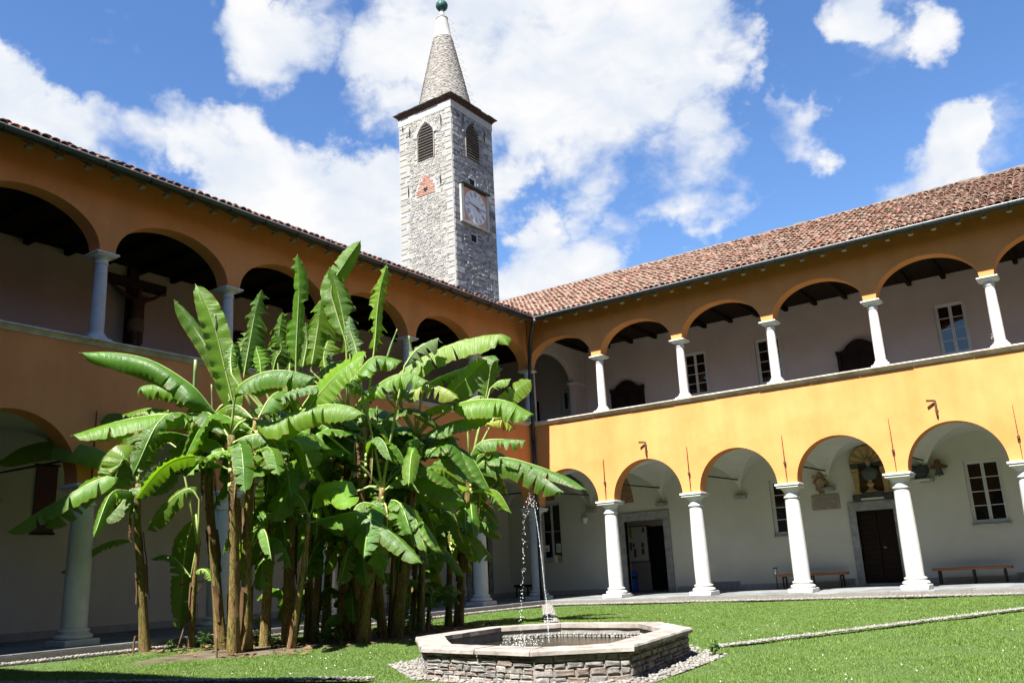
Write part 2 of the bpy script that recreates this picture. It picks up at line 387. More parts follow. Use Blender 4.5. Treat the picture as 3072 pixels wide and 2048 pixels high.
g_ = N(t, 'ShaderNodeNewGeometry')
no_ = N(t, 'ShaderNodeTexNoise', i_Scale=11.0, i_Detail=3.0)
lk(t, g_.outputs['Position'], no_.inputs['Vector'])
bu_ = N(t, 'ShaderNodeBump', i_Strength=0.6, i_Distance=0.03)
lk(t, no_.outputs['Fac'], bu_.inputs['Height'])
lk(t, bu_.outputs[0], b.inputs['Normal'])
MATS['pond_water'] = wm
dm = bpy.data.materials.new('water_drop')
dm.use_nodes = True
b = dm.node_tree.nodes['Principled BSDF']
b.inputs['Base Color'].default_value = (0.93, 0.96, 0.97, 1)
b.inputs['Roughness'].default_value = 0.08
b.inputs['Transmission Weight'].default_value = 0.45
b.inputs['IOR'].default_value = 1.33
MATS['water_drop'] = dm

# ------------------------------------------------------------------ mesh helpers


class MB:
    """collects shapes into one mesh"""

    def __init__(s, fn=None, flip=False):
        s.v, s.f, s.t, s.fn, s.flip = [], [], [], fn, flip
        s.cur = 0.0

    def tint(s, v):
        s.cur = v
        return s

    def add(s, vs, fs):
        o = len(s.v)
        if s.fn:
            vs = [s.fn(*p) for p in vs]
        s.v += [tuple(p) for p in vs]
        for f in fs:
            f = [o + i for i in f]
            s.f.append(f[::-1] if s.flip else f)
            s.t.append(s.cur)
        return s

    def box(s, x0, x1, y0, y1, z0, z1):
        vs = [(x0, y0, z0), (x1, y0, z0), (x1, y1, z0), (x0, y1, z0), (x0, y0, z1), (x1, y0, z1), (x1, y1, z1), (x0, y1, z1)]
        return s.add(vs, [(0, 3, 2, 1), (4, 5, 6, 7), (0, 1, 5, 4), (1, 2, 6, 5), (2, 3, 7, 6), (3, 0, 4, 7)])

    def cbox(s, x0, x1, y0, y1, z0, z1, c):
        """box with all edges chamfered by c"""
        bm = bmesh.new()
        bmesh.ops.create_cube(bm, size=1.0)
        for v in bm.verts:
            v.co = Vector((x0 + (v.co.x + .5) * (x1 - x0), y0 + (v.co.y + .5) * (y1 - y0), z0 + (v.co.z + .5) * (z1 - z0)))
        bmesh.ops.bevel(bm, geom=list(bm.edges), offset=c, segments=1, affect='EDGES')
        bm.verts.index_update()
        s.add([tuple(v.co) for v in bm.verts], [[v.index for v in f.verts] for f in bm.faces])
        bm.free()
        return s

    def tube(s, pts, rad, n=8, caps=True, twist=0.0):
        pts = [Vector(p) for p in pts]
        rad = rad if isinstance(rad, (list, tuple)) else [rad] * len(pts)
        t0 = (pts[1] - pts[0]).normalized()
        ref = Vector((0, 0, 1)) if abs(t0.z) < 0.9 else Vector((1, 0, 0))
        a = t0.cross(ref).normalized()
        vs, fs = [], []
        for i, p in enumerate(pts):
            tg = (pts[min(i + 1, len(pts) - 1)] - pts[max(i - 1, 0)])
            if tg.length < 1e-9:
                tg = t0
            tg.normalize()
            a = (a - tg * a.dot(tg)).normalized()
            b_ = tg.cross(a)
            for k in range(n):
                w = 2 * math.pi * k / n + twist
                vs.append(p + (a * math.cos(w) + b_ * math.sin(w)) * rad[i])
        for i in range(len(pts) - 1):
            for k in range(n):
                k2 = (k + 1) % n
                fs.append((i * n + k, i * n + k2, (i + 1) * n + k2, (i + 1) * n + k))
        if caps:
            fs.append(tuple(range(n))[::-1])
            fs.append(tuple((len(pts) - 1) * n + k for k in range(n)))
        return s.add(vs, fs)

    def lathe(s, prof, c=(0, 0, 0), n=20, sx=1.0, sy=1.0, caps=True):
        vs, fs = [], []
        for r, z in prof:
            for k in range(n):
                w = 2 * math.pi * k / n
                vs.append((c[0] + sx * r * math.cos(w), c[1] + sy * r * math.sin(w), c[2] + z))
        for i in range(len(prof) - 1):
            for k in range(n):
                k2 = (k + 1) % n
                fs.append((i * n + k, i * n + k2, (i + 1) * n + k2, (i + 1) * n + k))
        if caps:
            fs.append(tuple(range(n))[::-1])
            fs.append(tuple((len(prof) - 1) * n + k for k in range(n)))
        return s.add(vs, fs)

    def ell(s, c, r, n=12, m_=8):
        vs, fs = [], []
        for i in range(m_ + 1):
            th = math.pi * i / m_
            for k in range(n):
                w = 2 * math.pi * k / n
                vs.append((c[0] + r[0] * math.sin(th) * math.cos(w), c[1] + r[1] * math.sin(th) * math.sin(w), c[2] - r[2] * math.cos(th)))
        for i in range(m_):
            for k in range(n):
                k2 = (k + 1) % n
                fs.append((i * n + k, i * n + k2, (i + 1) * n + k2, (i + 1) * n + k))
        return s.add(vs, fs)

    def prism(s, poly, axis, a, b_):
        """polygon of 2D points extruded along axis 0/1/2 from a to b"""
        def mk(p, w):
            return (w, p[0], p[1]) if axis == 0 else ((p[0], w, p[1]) if axis == 1 else (p[0], p[1], w))
        n = len(poly)
        vs = [mk(p, a) for p in poly] + [mk(p, b_) for p in poly]
        fs = [tuple(range(n)), tuple(range(2 * n - 1, n - 1, -1))]
        fs += [(i, i + n, (i + 1) % n + n, (i + 1) % n) for i in range(n)]
        return s.add(vs, fs)

    def mesh(s, name, mat, smooth=False, keeptint=True):
        me = bpy.data.meshes.new(name)
        me.from_pydata(s.v, [], s.f)
        if mat:
            me.materials.append(MATS[mat])
        if smooth:
            me.polygons.foreach_set('use_smooth', [True] * len(me.polygons))
        if keeptint and any(s.t):
            at_ = me.attributes.new('tint', 'FLOAT', 'FACE')
            at_.data.foreach_set('value', s.t)
        me.update()
        return me

    def build(s, name, mat, parent=None, smooth=False, autosmooth=None, **props):
        me = s.mesh(name, mat, smooth or autosmooth is not None)
        if autosmooth is not None:
            bm = bmesh.new()
            bm.from_mesh(me)
            for e in bm.edges:
                if len(e.link_faces) == 2 and e.calc_face_angle(0) > R(autosmooth):
                    e.smooth = False
            bm.to_mesh(me)
            bm.free()
        return place(name, me, parent, **props)


def place(name, me, parent=None, loc=None, **props):
    o = bpy.data.objects.new(name, me)
    COL.objects.link(o)
    if loc is not None:
        o.location = loc
    if parent is not None:
        o.parent = parent
        if loc is None:
            o.matrix_parent_inverse = Matrix.Translation(world_of(parent)).inverted()
    for k, v in props.items():
        o[k] = v
    return o


def world_of(o):
    """translation of a thing (things are only ever translated) in world space"""
    p = Vector(o.location)
    while o.parent is not None:
        p += Vector(o.parent.location) + o.matrix_parent_inverse.to_translation()
        o = o.parent
    return p


def thing(name, label, cat, loc=(0, 0, 0), group=None):
    o = bpy.data.objects.new(name, None)
    o.empty_display_size = 0.2
    COL.objects.link(o)
    o.location = loc
    o['label'] = label
    o['category'] = cat
    if group:
        o['group'] = group
    return o


def tag(o, label, cat, group=None):
    o['label'] = label
    o['category'] = cat
    if group:
        o['group'] = group
    return o


def bulk(name, V, F, mat, parent=None, tint=None, smooth=False, **props):
    """numpy mesh: V (n,3), F (m,k)"""
    me = bpy.data.meshes.new(name)
    V = np.asarray(V, dtype=np.float32)
    F = np.asarray(F, dtype=np.int32)
    k = F.shape[1]
    me.vertices.add(len(V))
    me.vertices.foreach_set('co', V.ravel())
    me.loops.add(F.size)
    me.loops.foreach_set('vertex_index', F.ravel())
    me.polygons.add(len(F))
    me.polygons.foreach_set('loop_start', np.arange(0, F.size, k, dtype=np.int32))
    me.polygons.foreach_set('loop_total', np.full(len(F), k, dtype=np.int32))
    if smooth:
        me.polygons.foreach_set('use_smooth', np.ones(len(F), dtype=bool))
    if tint is not None:
        at_ = me.attributes.new('tint', 'FLOAT', 'FACE')
        at_.data.foreach_set('value', np.asarray(tint, dtype=np.float32))
    me.materials.append(MATS[mat])
    me.update(calc_edges=True)
    return place(name, me, parent, **props)

# ================================================================== SETTING: ground
LAWN_Z = -0.10
bulk('ground', [(-300, -300, -0.16), (300, -300, -0.16), (300, 300, -0.16), (-300, 300, -0.16)], [(0, 1, 2, 3)], 'soil', kind='structure')
gx, gy = np.meshgrid(np.linspace(0.9, 22.5, 109), np.linspace(-25.2, -0.85, 122), indexing='ij')
gz = LAWN_Z - 0.012 + 0.012 * np.sin(gx * 1.7 + np.cos(gy)) * np.sin(gy * 1.3)
# the ground rises a little round the banana clump
gz = gz + 0.05 * np.exp(-(((gx - 4.2) / 1.6) ** 2 + ((gy + 12.6) / 3.2) ** 2))
idx = np.arange(gx.size).reshape(gx.shape)
bulk('lawn', np.stack([gx, gy, gz], -1).reshape(-1, 3),
     np.stack([idx[:-1, :-1], idx[1:, :-1], idx[1:, 1:], idx[:-1, 1:]], -1).reshape(-1, 4), 'lawn_soil', smooth=True, kind='structure')


def lawn_z(x, y):
    return LAWN_Z - 0.012 + 0.012 * math.sin(x * 1.7 + math.cos(y)) * math.sin(y * 1.3) + 0.05 * math.exp(-(((x - 4.2) / 1.6) ** 2 + ((y + 12.6) / 3.2) ** 2))


# ================================================================== CLOISTER WINGS
FLOOR = 0.05
BACK = 3.85


def arcade(mb, bay, n, a, zs, rise, ztop, v0, v1, u0, u1, seg=28):
    xs = [(u0, None)]
    for i in range(n):
        c = (i + .5) * bay
        pts = [(c - a * math.cos(math.pi * k / seg), zs + rise * math.sin(math.pi * k / seg)) for k in range(seg + 1)]
        # pier before this arch
        l = xs[-1][0]
        r = pts[0][0]
        for v in (v0, v1):
            mb.add([(l, v, zs), (r, v, zs), (r, v, ztop), (l, v, ztop)], [(0, 1, 2, 3) if v == v0 else (3, 2, 1, 0)])
            for k in range(seg):
                (xa, za), (xb, zb) = pts[k], pts[k + 1]
                mb.add([(xa, v, za), (xb, v, zb), (xb, v, ztop), (xa, v, ztop)], [(0, 1, 2, 3) if v == v0 else (3, 2, 1, 0)])
        mb.add([(l, v0, zs), (r, v0, zs), (r, v1, zs), (l, v1, zs)], [(3, 2, 1, 0)])
        for k in range(seg):
            (xa, za), (xb, zb) = pts[k], pts[k + 1]
            mb.add([(xa, v0, za), (xb, v0, zb), (xb, v1, zb), (xa, v1, za)], [(3, 2, 1, 0)])
        xs.append((pts[-1][0], None))
    l = xs[-1][0]
    for v in (v0, v1):
        mb.add([(l, v, zs), (u1, v, zs), (u1, v, ztop), (l, v, ztop)], [(0, 1, 2, 3) if v == v0 else (3, 2, 1, 0)])
    mb.add([(l, v0, zs), (u1, v0, zs), (u1, v1, zs), (l, v1, zs)], [(3, 2, 1, 0)])
    mb.add([(u0, v0, ztop), (u1, v0, ztop), (u1, v1, ztop), (u0, v1, ztop)], [(0, 1, 2, 3)])
    mb.add([(u1, v0, zs), (u1, v1, zs), (u1, v1, ztop), (u1, v0, ztop)], [(0, 1, 2, 3)])


def wall_with_holes(mb, u0, u1, z0, z1, v, holes, depth):
    us = sorted({u0, u1, *[h[0] for h in holes], *[h[1] for h in holes]})
    zs = sorted({z0, z1, *[h[2] for h in holes], *[h[3] for h in holes]})
    for i in range(len(us) - 1):
        for j in range(len(zs) - 1):
            cu, cz = (us[i] + us[i + 1]) / 2, (zs[j] + zs[j + 1]) / 2
            if any(h[0] < cu < h[1] and h[2] < cz < h[3] for h in holes):
                continue
            mb.add([(us[i], v, zs[j]), (us[i + 1], v, zs[j]), (us[i + 1], v, zs[j + 1]), (us[i], v, zs[j + 1])], [(0, 1, 2, 3)])
    for a, b_, c, d in holes:
        w = v + depth
        mb.add([(a, v, c), (a, v, d), (a, w, d), (a, w, c)], [(0, 1, 2, 3)])
        mb.add([(b_, v, c), (b_, v, d), (b_, w, d), (b_, w, c)], [(3, 2, 1, 0)])
        mb.add([(a, v, d), (b_, v, d), (b_, w, d), (a, w, d)], [(0, 1, 2, 3)])
        mb.add([(a, v, c), (b_, v, c), (b_, w, c), (a, w, c)], [(3, 2, 1, 0)])


def col_meshes():
    lo = {}
    m_ = MB()
    m_.lathe([(.222, .0), (.226, .35), (.224, .9), (.214, 1.5), (.197, 2.12), (.192, 2.25)], n=28)
    lo['shaft'] = m_.mesh('shaft', 'white_granite', True)
    m_ = MB()
    m_.cbox(-.335, .335, -.335, .335, 0, .12, .012)
    m_.lathe([(.30, .12), (.325, .135), (.335, .165), (.322, .20), (.285, .215), (.262, .225), (.255, .25), (.272, .262), (.278, .282), (.268, .302), (.24, .308), (.225, .32)], n=28)
    lo['base'] = m_.mesh('column_base', 'white_granite', False)
    m_ = MB()
    m_.lathe([(.195, 0), (.222, .008), (.230, .03), (.222, .052), (.198, .06), (.196, .17), (.215, .185), (.222, .20), (.24, .235), (.275, .27), (.285, .285)], n=28)
    m_.cbox(-.315, .315, -.315, .315, .285, .34, .008)
    m_.cbox(-.345, .345, -.345, .345, .34, .40, .010)
    lo['cap'] = m_.mesh('capital', 'pale_moulding', False)
    up = {}
    m_ = MB()
    m_.lathe([(.137, 0), (.138, .3), (.134, .8), (.120, 1.40), (.118, 1.46)], n=24)
    up['shaft'] = m_.mesh('shaft', 'rose_granite', True)
    m_ = MB()
    m_.cbox(-.225, .225, -.225, .225, 0, .07, .008)
    m_.lathe([(.205, .07), (.215, .085), (.215, .11), (.2, .13), (.17, .14), (.165, .16), (.175, .172), (.165, .19), (.138, .2)], n=24)
    up['base'] = m_.mesh('column_base', 'pale_moulding', False)
    m_ = MB()
    m_.lathe([(.12, 0), (.136, .006), (.14, .022), (.136, .036), (.122, .044), (.12, .10), (.145, .125), (.18, .155)], n=24)
    m_.cbox(-.215, .215, -.215, .215, .155, .185, .005)
    m_.cbox(-.25, .25, -.25, .25, .185, .225, .006)
    up['cap'] = m_.mesh('capital', 'pale_moulding', False)
    for d in (lo, up):
        for me in d.values():
            bm = bmesh.new()
            bm.from_mesh(me)
            for f in bm.faces:
                f.smooth = True
            for e in bm.edges:
                if len(e.link_faces) == 2 and e.calc_face_angle(0) > R(38):
                    e.smooth = False
            bm.to_mesh(me)
            bm.free()
    return lo, up


COL_LO, COL_UP = col_meshes()


def column(parent, x, y, z, d, cap_z, zsh):
    s = place('column', d['shaft'], parent, (x, y, z + zsh))
    s.rotation_euler.z = rnd.choice((0, 1, 2, 3)) * math.pi / 2
    place('column_base', d['base'], s, (0, 0, -zsh))
    place('capital', d['cap'], s, (0, 0, cap_z - zsh))
    return s


def tile_pts(L=.38, r0=.090, r1=.072, seg=6, lift=0.0, cap=False):
    vs = []
    for t_, r in ((0, r0), (L, r1)):
        for k in range(seg + 1):
            w = math.pi * k / seg
            vs.append((-r * math.cos(w), t_, r * 0.82 * math.sin(w) + lift * (1 - t_ / L)))
    fs = [(k, k + 1, seg + 2 + k, seg + 1 + k) for k in range(seg)]
    if cap:
        # thickness of the mouth of the tile
        r = r0 - .018
        o = len(vs)
        for k in range(seg + 1):
            w = math.pi * k / seg
            vs.append((-r * math.cos(w), 0.0, r * 0.82 * math.sin(w) + lift))
        fs += [(k + 1, k, o + k, o + k + 1) for k in range(seg)]
        for k in range(seg + 1):
            w = math.pi * k / seg
            vs.append((-(r - .01) * math.cos(w), 0.12, (r - .01) * 0.82 * math.sin(w) + lift))
        fs += [(o + k + 1, o + k, o + seg + 1 + k, o + seg + 2 + k) for k in range(seg)]
    return vs, fs


EAVE_V, EAVE_Z, RIDGE_V, RIDGE_Z = -1.0, 9.27, 5.0, 12.36


def make_wing(label, fn, flip, bay, n, u0, u1, ulim, tile_mat, n_parts, part_rule, full=True, back_lo=(), back_up=(), back_u0=-BACK, group='cloister wings'):
    wing = thing('cloister_wing', label, 'building', group=group)
    mk = lambda: MB(fn, flip)

    def P(u, v, z):
        return fn(u, v, z)
    a_lo = (bay - .56) / 2
    a_up = (bay - .34) / 2
    # arcades
    w = mk()
    arcade(w, bay, n, a_lo, 3.00, a_lo * (1.175 / 1.17), 5.72, -.225, .225, u0, u1)
    w.build('arcade_wall', 'ochre_plaster', wing)
    w = mk()
    arcade(w, bay, n, a_up, 7.745, .935, 9.60, -.20, .20, u0, u1)
    w.build('arcade_wall', 'ochre_plaster', wing)
    # coping slabs on the parapet
    u = u0 if u0 < 0 else .42
    while u < u1 - .2:
        ln = min(u1 - u, bay / 2 + rnd.uniform(-.12, .12))
        s = mk()
        dz = rnd.uniform(-.006, .006)
        dv = rnd.uniform(-.012, .012)
        s.prism([(-.35 + dv, 5.85 + dz), (-.355 + dv, 5.82), (-.335 + dv, 5.812), (-.30, 5.79), (-.262, 5.75), (-.245, 5.722), (.27, 5.722), (.27, 5.85 + dz)], 0, u + .005, u + ln - .005)
        s.build('coping_slab', 'sill_stone', wing)
        u += ln
    # columns
    for i in range(0 if u0 < 0 else 1, n + 1):
        x, y, _ = P(i * bay, 0, 0)
        column(wing, x, y, FLOOR, COL_LO, 2.55, .31)
        column(wing, x, y, 5.852, COL_UP, 1.665, .20)
    # back walls, floors, ceilings
    wl = mk()
    wall_with_holes(wl, back_u0, u1, FLOOR - .1, 5.0, BACK, [h for h in back_lo], .22)
    wl.build('gallery_wall', 'white_plaster', wing)
    wl = mk()
    wall_with_holes(wl, back_u0, u1, 5.0, 9.3, BACK, [h for h in back_up], .16)
    wl.build('gallery_wall', 'rose_plaster', wing)
    fl = mk()
    fl.box(max(u0, .225) if u0 > 0 else u0, u1, .226, BACK - .004, 4.95, 5.1)
    fl.build('upper_floor', 'gneiss', wing)
    cb = mk()
    cb.box(u0, u1, .202, BACK - .004, 9.18, 9.24)
    cb.build('ceiling_boards', 'dark_timber', wing)
    u = u0 + .5
    while u < u1:
        s = mk()
        s.box(u - .06, u + .06, .203, BACK - .002, 9.04, 9.178)
        s.build('ceiling_beam', 'dark_timber', wing)
        u += .98
    # skirting along the lower wall
    if full:
        holes_u = sorted([(h[0] - .3, h[1] + .3) for h in back_lo if h[2] < .1])
        segs, c = [], back_u0
        for a_, b_ in holes_u:
            segs.append((c, a_))
            c = b_
        segs.append((c, u1))
        for a_, b_ in segs:
            s = mk()
            s.box(a_ + .004, b_ - .004, BACK - .012, BACK - .002, FLOOR, FLOOR + .17)
            s.build('skirting', 'vent_grey', wing)
    # vaults of the lower gallery
    if full:
        mseg = 20
        sp = [-math.cos(math.pi * k / mseg) for k in range(mseg + 1)]
        v_a, v_b = .20, BACK
        cm, hb = (v_a + v_b) / 2, (v_b - v_a) / 2
        ib = [(-cm, hb)] + [((i + .5) * bay, bay / 2) for i in range(n)] if u0 < 0 else [((i + .5) * bay, bay / 2) for i in range(n)]
        for cu, ha in ib:
            V, Fc = [], []
            for i in range(mseg + 1):
                for j in range(mseg + 1):
                    zz = 3.08 + 1.23 * max(math.sqrt(max(0, 1 - sp[i] ** 2)), math.sqrt(max(0, 1 - sp[j] ** 2)))
                    V.append((cu + ha * sp[i], cm + hb * sp[j] * .9995, zz))
            for i in range(mseg):
                for j in range(mseg):
                    q = [i * (mseg + 1) + j, (i + 1) * (mseg + 1) + j, (i + 1) * (mseg + 1) + j + 1, i * (mseg + 1) + j + 1]
                    if i == j or (i - mseg / 2 + .5) * (j - mseg / 2 + .5) > 0:
                        Fc += [(q[0], q[1], q[2]), (q[0], q[2], q[3])]
                    else:
                        Fc += [(q[0], q[1], q[3]), (q[1], q[2], q[3])]
            s = mk()
            s.add(V, Fc)
            s.build('vault', 'white_plaster', wing, autosmooth=14)
        for i in range(0, n + 1):
            s = mk()
            c = i * bay
            s.prism([(c - .21, 3.08), (c + .21, 3.08), (c + .21, 3.02), (c + .17, 2.97), (c - .17, 2.97), (c - .21, 3.02)], 1, BACK - .2, BACK - .002)
            s.build('corbel', 'gneiss', wing)
            s = mk()
            s.tube([(c, -.2, 3.56), (c, BACK - .12, 3.60)], .024, n=6)
            s.build('tie_rod', 'dark_iron', wing)
    for i in range(1, n + 1):
        s = mk()
        c = i * bay + rnd.uniform(-.02, .02)
        zt = 4.38 + rnd.uniform(-.05, .05)
        s.tube([(c, -.262, 3.03), (c, -.262, 3.5), (c, -.262, zt)], [.009, .018, .009], n=4, twist=.8)
        s.cbox(c - .033, c + .033, -.30, -.228, 3.52, 3.61, .010)
        s.build('wall_anchor', 'rusty_iron', wing)
    # ---------------- roof
    sl = Vector((0, RIDGE_V - EAVE_V, RIDGE_Z - EAVE_Z))
    slen = sl.length
    sd = sl.normalized()
    nd = Vector((0, -sd.z, sd.y))
    bed = mk()
    ua, ub = -EAVE_V, -RIDGE_V
    e0, e1 = (ua, ulim(EAVE_V)), (ub, ulim(RIDGE_V))
    bed.add([(e0[0], EAVE_V, EAVE_Z), (e0[1], EAVE_V, EAVE_Z), (e1[1], RIDGE_V, RIDGE_Z), (e1[0], RIDGE_V, RIDGE_Z)], [(0, 1, 2, 3)])
    bv = RIDGE_V + (RIDGE_V - EAVE_V)
    bed.add([(e1[0], RIDGE_V, RIDGE_Z), (e1[1], RIDGE_V, RIDGE_Z), (ulim(bv), bv, EAVE_Z), (-bv, bv, EAVE_Z)], [(0, 1, 2, 3)])
    roof = bed.build('roof', 'roof_bed', wing)
    rw = mk()
    rw.add([(-bv + .6, bv - .6, -.2), (ulim(bv) - .6, bv - .6, -.2), (ulim(bv) - .6, bv - .6, 9.4), (-bv + .6, bv - .6, 9.4)], [(0, 1, 2, 3)])
    rw.build('rear_wall', 'ochre_plaster', wing)
    # eave boards, rafters and their pale tails
    eb = mk()
    eb.add([(ua + .02, EAVE_V + .06, EAVE_Z - .035), (e0[1], EAVE_V + .06, EAVE_Z - .035), (e0[1], -.15, EAVE_Z + .455), (0.15, -.15, EAVE_Z + .455)], [(3, 2, 1, 0)])
    eb.build('eave_boards', 'grey_timber', roof)
    fb = mk()
    fb.box(ua + .03, e0[1], EAVE_V + .012, EAVE_V + .032, EAVE_Z - .12, EAVE_Z + .008)
    fb.build('fascia_board', 'grey_timber', roof)  # added behind the gutter to stop sunlight leaking under the tiles
    u = 1.35
    while u < u1:
        s = mk()
        v1_, v2_ = EAVE_V + .17, -.19
        z1_, z2_ = EAVE_Z + .02, EAVE_Z + .42
        s.add([(u - .05, v1_, z1_ - .11), (u + .05, v1_, z1_ - .11), (u + .05, v2_, z2_ - .11), (u - .05, v2_, z2_ - .11),
               (u - .05, v1_, z1_), (u + .05, v1_, z1_), (u + .05, v2_, z2_), (u - .05, v2_, z2_)],
              [(0, 3, 2, 1), (4, 5, 6, 7), (0, 1, 5, 4), (1, 2, 6, 5), (2, 3, 7, 6), (3, 0, 4, 7)])
        r_ = s.build('rafter', 'grey_timber', roof)
        s = mk()
        s.cbox(u - .06, u + .06, v1_ + .015, v1_ + .16, z1_ - .165, z1_ - .105, .012)
        s.build('rafter_tail', 'pale_rafter', roof)
        u += .585 + rnd.uniform(-.02, .02)
    # gutter in lengths
    u = 1.2 - .02
    while u < e0[1] - .1:
        ln = min(2.95, e0[1] - u)
        s = mk()
        gp = []
        for k in range(9):
            w_ = math.pi * k / 8
            gp.append((EAVE_V - .075 - .075 * math.cos(w_), 9.235 - .085 * math.sin(w_)))
        for k in range(8):
            (va, za), (vb, zb) = gp[k], gp[k + 1]
            s.add([(u, va, za), (u + ln, va, za), (u + ln, vb, zb), (u, vb, zb)], [(3, 2, 1, 0)])
            s.add([(u, va * 1.0 + .004, za + .004), (u + ln, va + .004, za + .004), (u + ln, vb - .004, zb + .004), (u, vb - .004, zb + .004)], [(0, 1, 2, 3)])
        for k in range(3):
            uc = u + .4 + k * ln / 3
            s.tube([(uc, EAVE_V - .16, 9.245), (uc, EAVE_V - .157, 9.2), (uc, EAVE_V - .125, 9.15), (uc, EAVE_V - .075, 9.137), (uc, EAVE_V - .012, 9.16)], .011, n=5)
        gt_ = s.build('gutter', 'black_metal', roof, smooth=False)
        s = mk()
        s.tube([(u, gp[0][0], gp[0][1] + .006), (u + ln, gp[0][0], gp[0][1] + .006)], .012, n=6)
        s.build('gutter_rim', 'steel', gt_)
        u += ln
    # tiles
    rows = int(slen / .29)
    cand = []
    cu = ua - 2
    ucols = np.arange(-RIDGE_V, ulim(RIDGE_V), .188)
    for j in range(rows):
        for u in ucols:
            d = j * .29 - .07
            v = EAVE_V + sd.y * d
            z = EAVE_Z + sd.z * d
            if u < -v - .02 or u > ulim(v):
                continue
            cand.append((u, v, z, j))
    campos = Vector((16.53, -24.86, .99))
    if part_rule:
        vis = sorted([c for c in cand if part_rule(*c)], key=lambda c: (Vector(P(c[0], c[1], c[2])) - campos).length)
        parts = set(vis[:n_parts])
    else:
        parts = set()
    tv, tf = tile_pts(cap=False)
    tvc, tfc = tile_pts(cap=True)
    variants = []

    def tile_geo(vs, u, v, z, tw, lift, o=None):
        out = []
        for x_, y_, z_ in vs:
            q = Vector((x_ + y_ * tw, 0, 0)) + sd * y_ + nd * (z_ + .012 + lift * (1 - y_ / .38))
            out.append((u + q.x, v + q.y, z + q.z))
        return out
    for k in range(10):
        s = mk()
        s.add(tile_geo(tvc, 0, 0, 0, rnd.uniform(-.07, .07), rnd.uniform(.025, .058)), tfc)
        if fn(1, 2, 3) != (1, 2, 3):
            o0 = fn(0, 0, 0)
            s.v = [(p[0] - o0[0], p[1] - o0[1], p[2] - o0[2]) for p in s.v]
        variants.append(s.mesh('roof_tile', tile_mat, True))
    st = mk()
    for c in cand:
        u, v, z, j = c
        uu = u + rnd.uniform(-.018, .018)
        sl_ = rnd.uniform(-.018, .018) - (.05 if rnd.random() < .04 else 0)
        v += sd.y * sl_
        z += sd.z * sl_ + .006 * math.sin(uu * .9 + j * .3) * math.sin(j * .45)
        if c in parts:
            place('roof_tile', rnd.choice(variants), roof, Vector(P(uu, v, z)))
        else:
            st.tint(rnd.random())
            st.add(tile_geo(tvc if part_rule else tv, uu, v, z, rnd.uniform(-.07, .07), rnd.uniform(.02, .062)), tfc if part_rule else tf)
    st.build('roof_tiles', tile_mat, roof, smooth=True, kind='stuff')
    # ridge tiles bedded in mortar
    u = -RIDGE_V
    k = 0
    while u < min(ulim(RIDGE_V), 24):
        s = mk()
        rr = .105 + rnd.uniform(-.008, .01)
        zz = RIDGE_Z - .0 + rnd.uniform(-.012, .012)
        s.tube([(u - .03, RIDGE_V, zz), (u + .40, RIDGE_V, zz + .012)], [rr, rr - .018], n=12)
        s.build('ridge_tile', 'ridge_mortar', roof, smooth=True)
        u += .385
        k += 1
    return wing, roof


ident = lambda u, v, z: (u, v, z)
left_fn = lambda u, v, z: (-v, -u, z)
south_fn = lambda u, v, z: (u, -25.5 - v, z)

# openings of the sunlit wing: u0, u1, z0, z1
W_LO = [(-2.33, -1.42, 1.30, 3.46), (6.78, 7.72, 1.68, 3.48), (12.62, 13.58, 1.65, 3.48)]
D_LO = [(1.32, 2.86, FLOOR - .1, 2.53), (9.42, 10.52, FLOOR - .1, 2.28)]
W_UP = [(4.20, 5.07, 6.66, 8.26), (6.88, 7.76, 6.66, 8.28), (12.58, 13.44, 6.64, 8.28), (-1.04, -.45, 6.88, 7.75)]
wing_r, roof_r = make_wing('sunlit ochre cloister wing with two arcades under a long visible tiled roof', ident, False, 2.9, 8, -.225, 23.2, lambda v: 23.6,
                           'roof_tile', 300, lambda u, v, z, j: u < 16.9, True, W_LO + D_LO, W_UP)
wing_l, roof_l = make_wing('shaded ochre cloister wing behind the banana plants, crucifix in its upper gallery', left_fn, True, 3.134, 8, .226, 25.3, lambda v: 25.5 + v,
                           'roof_tile_dark', 200, lambda u, v, z, j: j == 0 and u < 21, True, [], [])
wing_s, roof_s = make_wing('ochre cloister wing at the near end whose roof shades the lawn corner', south_fn, True, 3.134, 7, .226, 23.2, lambda v: 23.6,
                           'roof_tile_dark', 0, None, False, [], [])
wing_e, roof_e = make_wing('unseen ochre cloister wing on the right-hand side of the court', lambda u, v, z: (23.4 + v, -u, z), False, 3.134, 7, .35, 25.3, lambda v: 25.5 + v,
                           'roof_tile_dark', 0, None, False, [], [])  # unseen fourth side of the court, added to keep low sky off the shaded wing
# closing walls at the far right end, where the fourth side of the court adjoins
s = MB()
s.box(23.2, 23.5, .3, 10, -.1, 9.3)
s.build('end_wall', 'ochre_plaster', wing_r)

# gallery floors (the stone slabs of the sunlit side lie one by one)
fr = MB()
fr.box(-3.85, 23.2, -.74, 6.2, -.155, .022)
floor_r = fr.build('gallery_floor', 'pebble_bed', None, kind='structure')
fl = MB()
fl.box(-3.85, .72, -26, -.742, -.155, .022)
floor_l = fl.build('gallery_floor', 'pebble_bed', None, kind='structure')
fs_ = MB()
fs_.box(.724, 23.2, -30, -25.30, -.155, .05)
fs_.build('gallery_floor', 'paving_stone', None, kind='structure')


def pave(floor, ua, ub, rows, wmin, wmax, fn, flip):
    for va, vb in rows:
        u = ua
        while u < ub:
            ln = rnd.uniform(wmin, wmax)
            e = min(u + ln, ub)
            s = MB(fn, flip)
            s.cbox(u + .004, e - .004, va + .004, vb - .004, .0, FLOOR + rnd.uniform(-.003, .003), .005)
            s.build('paving_slab', 'paving_stone', floor)
            u += ln


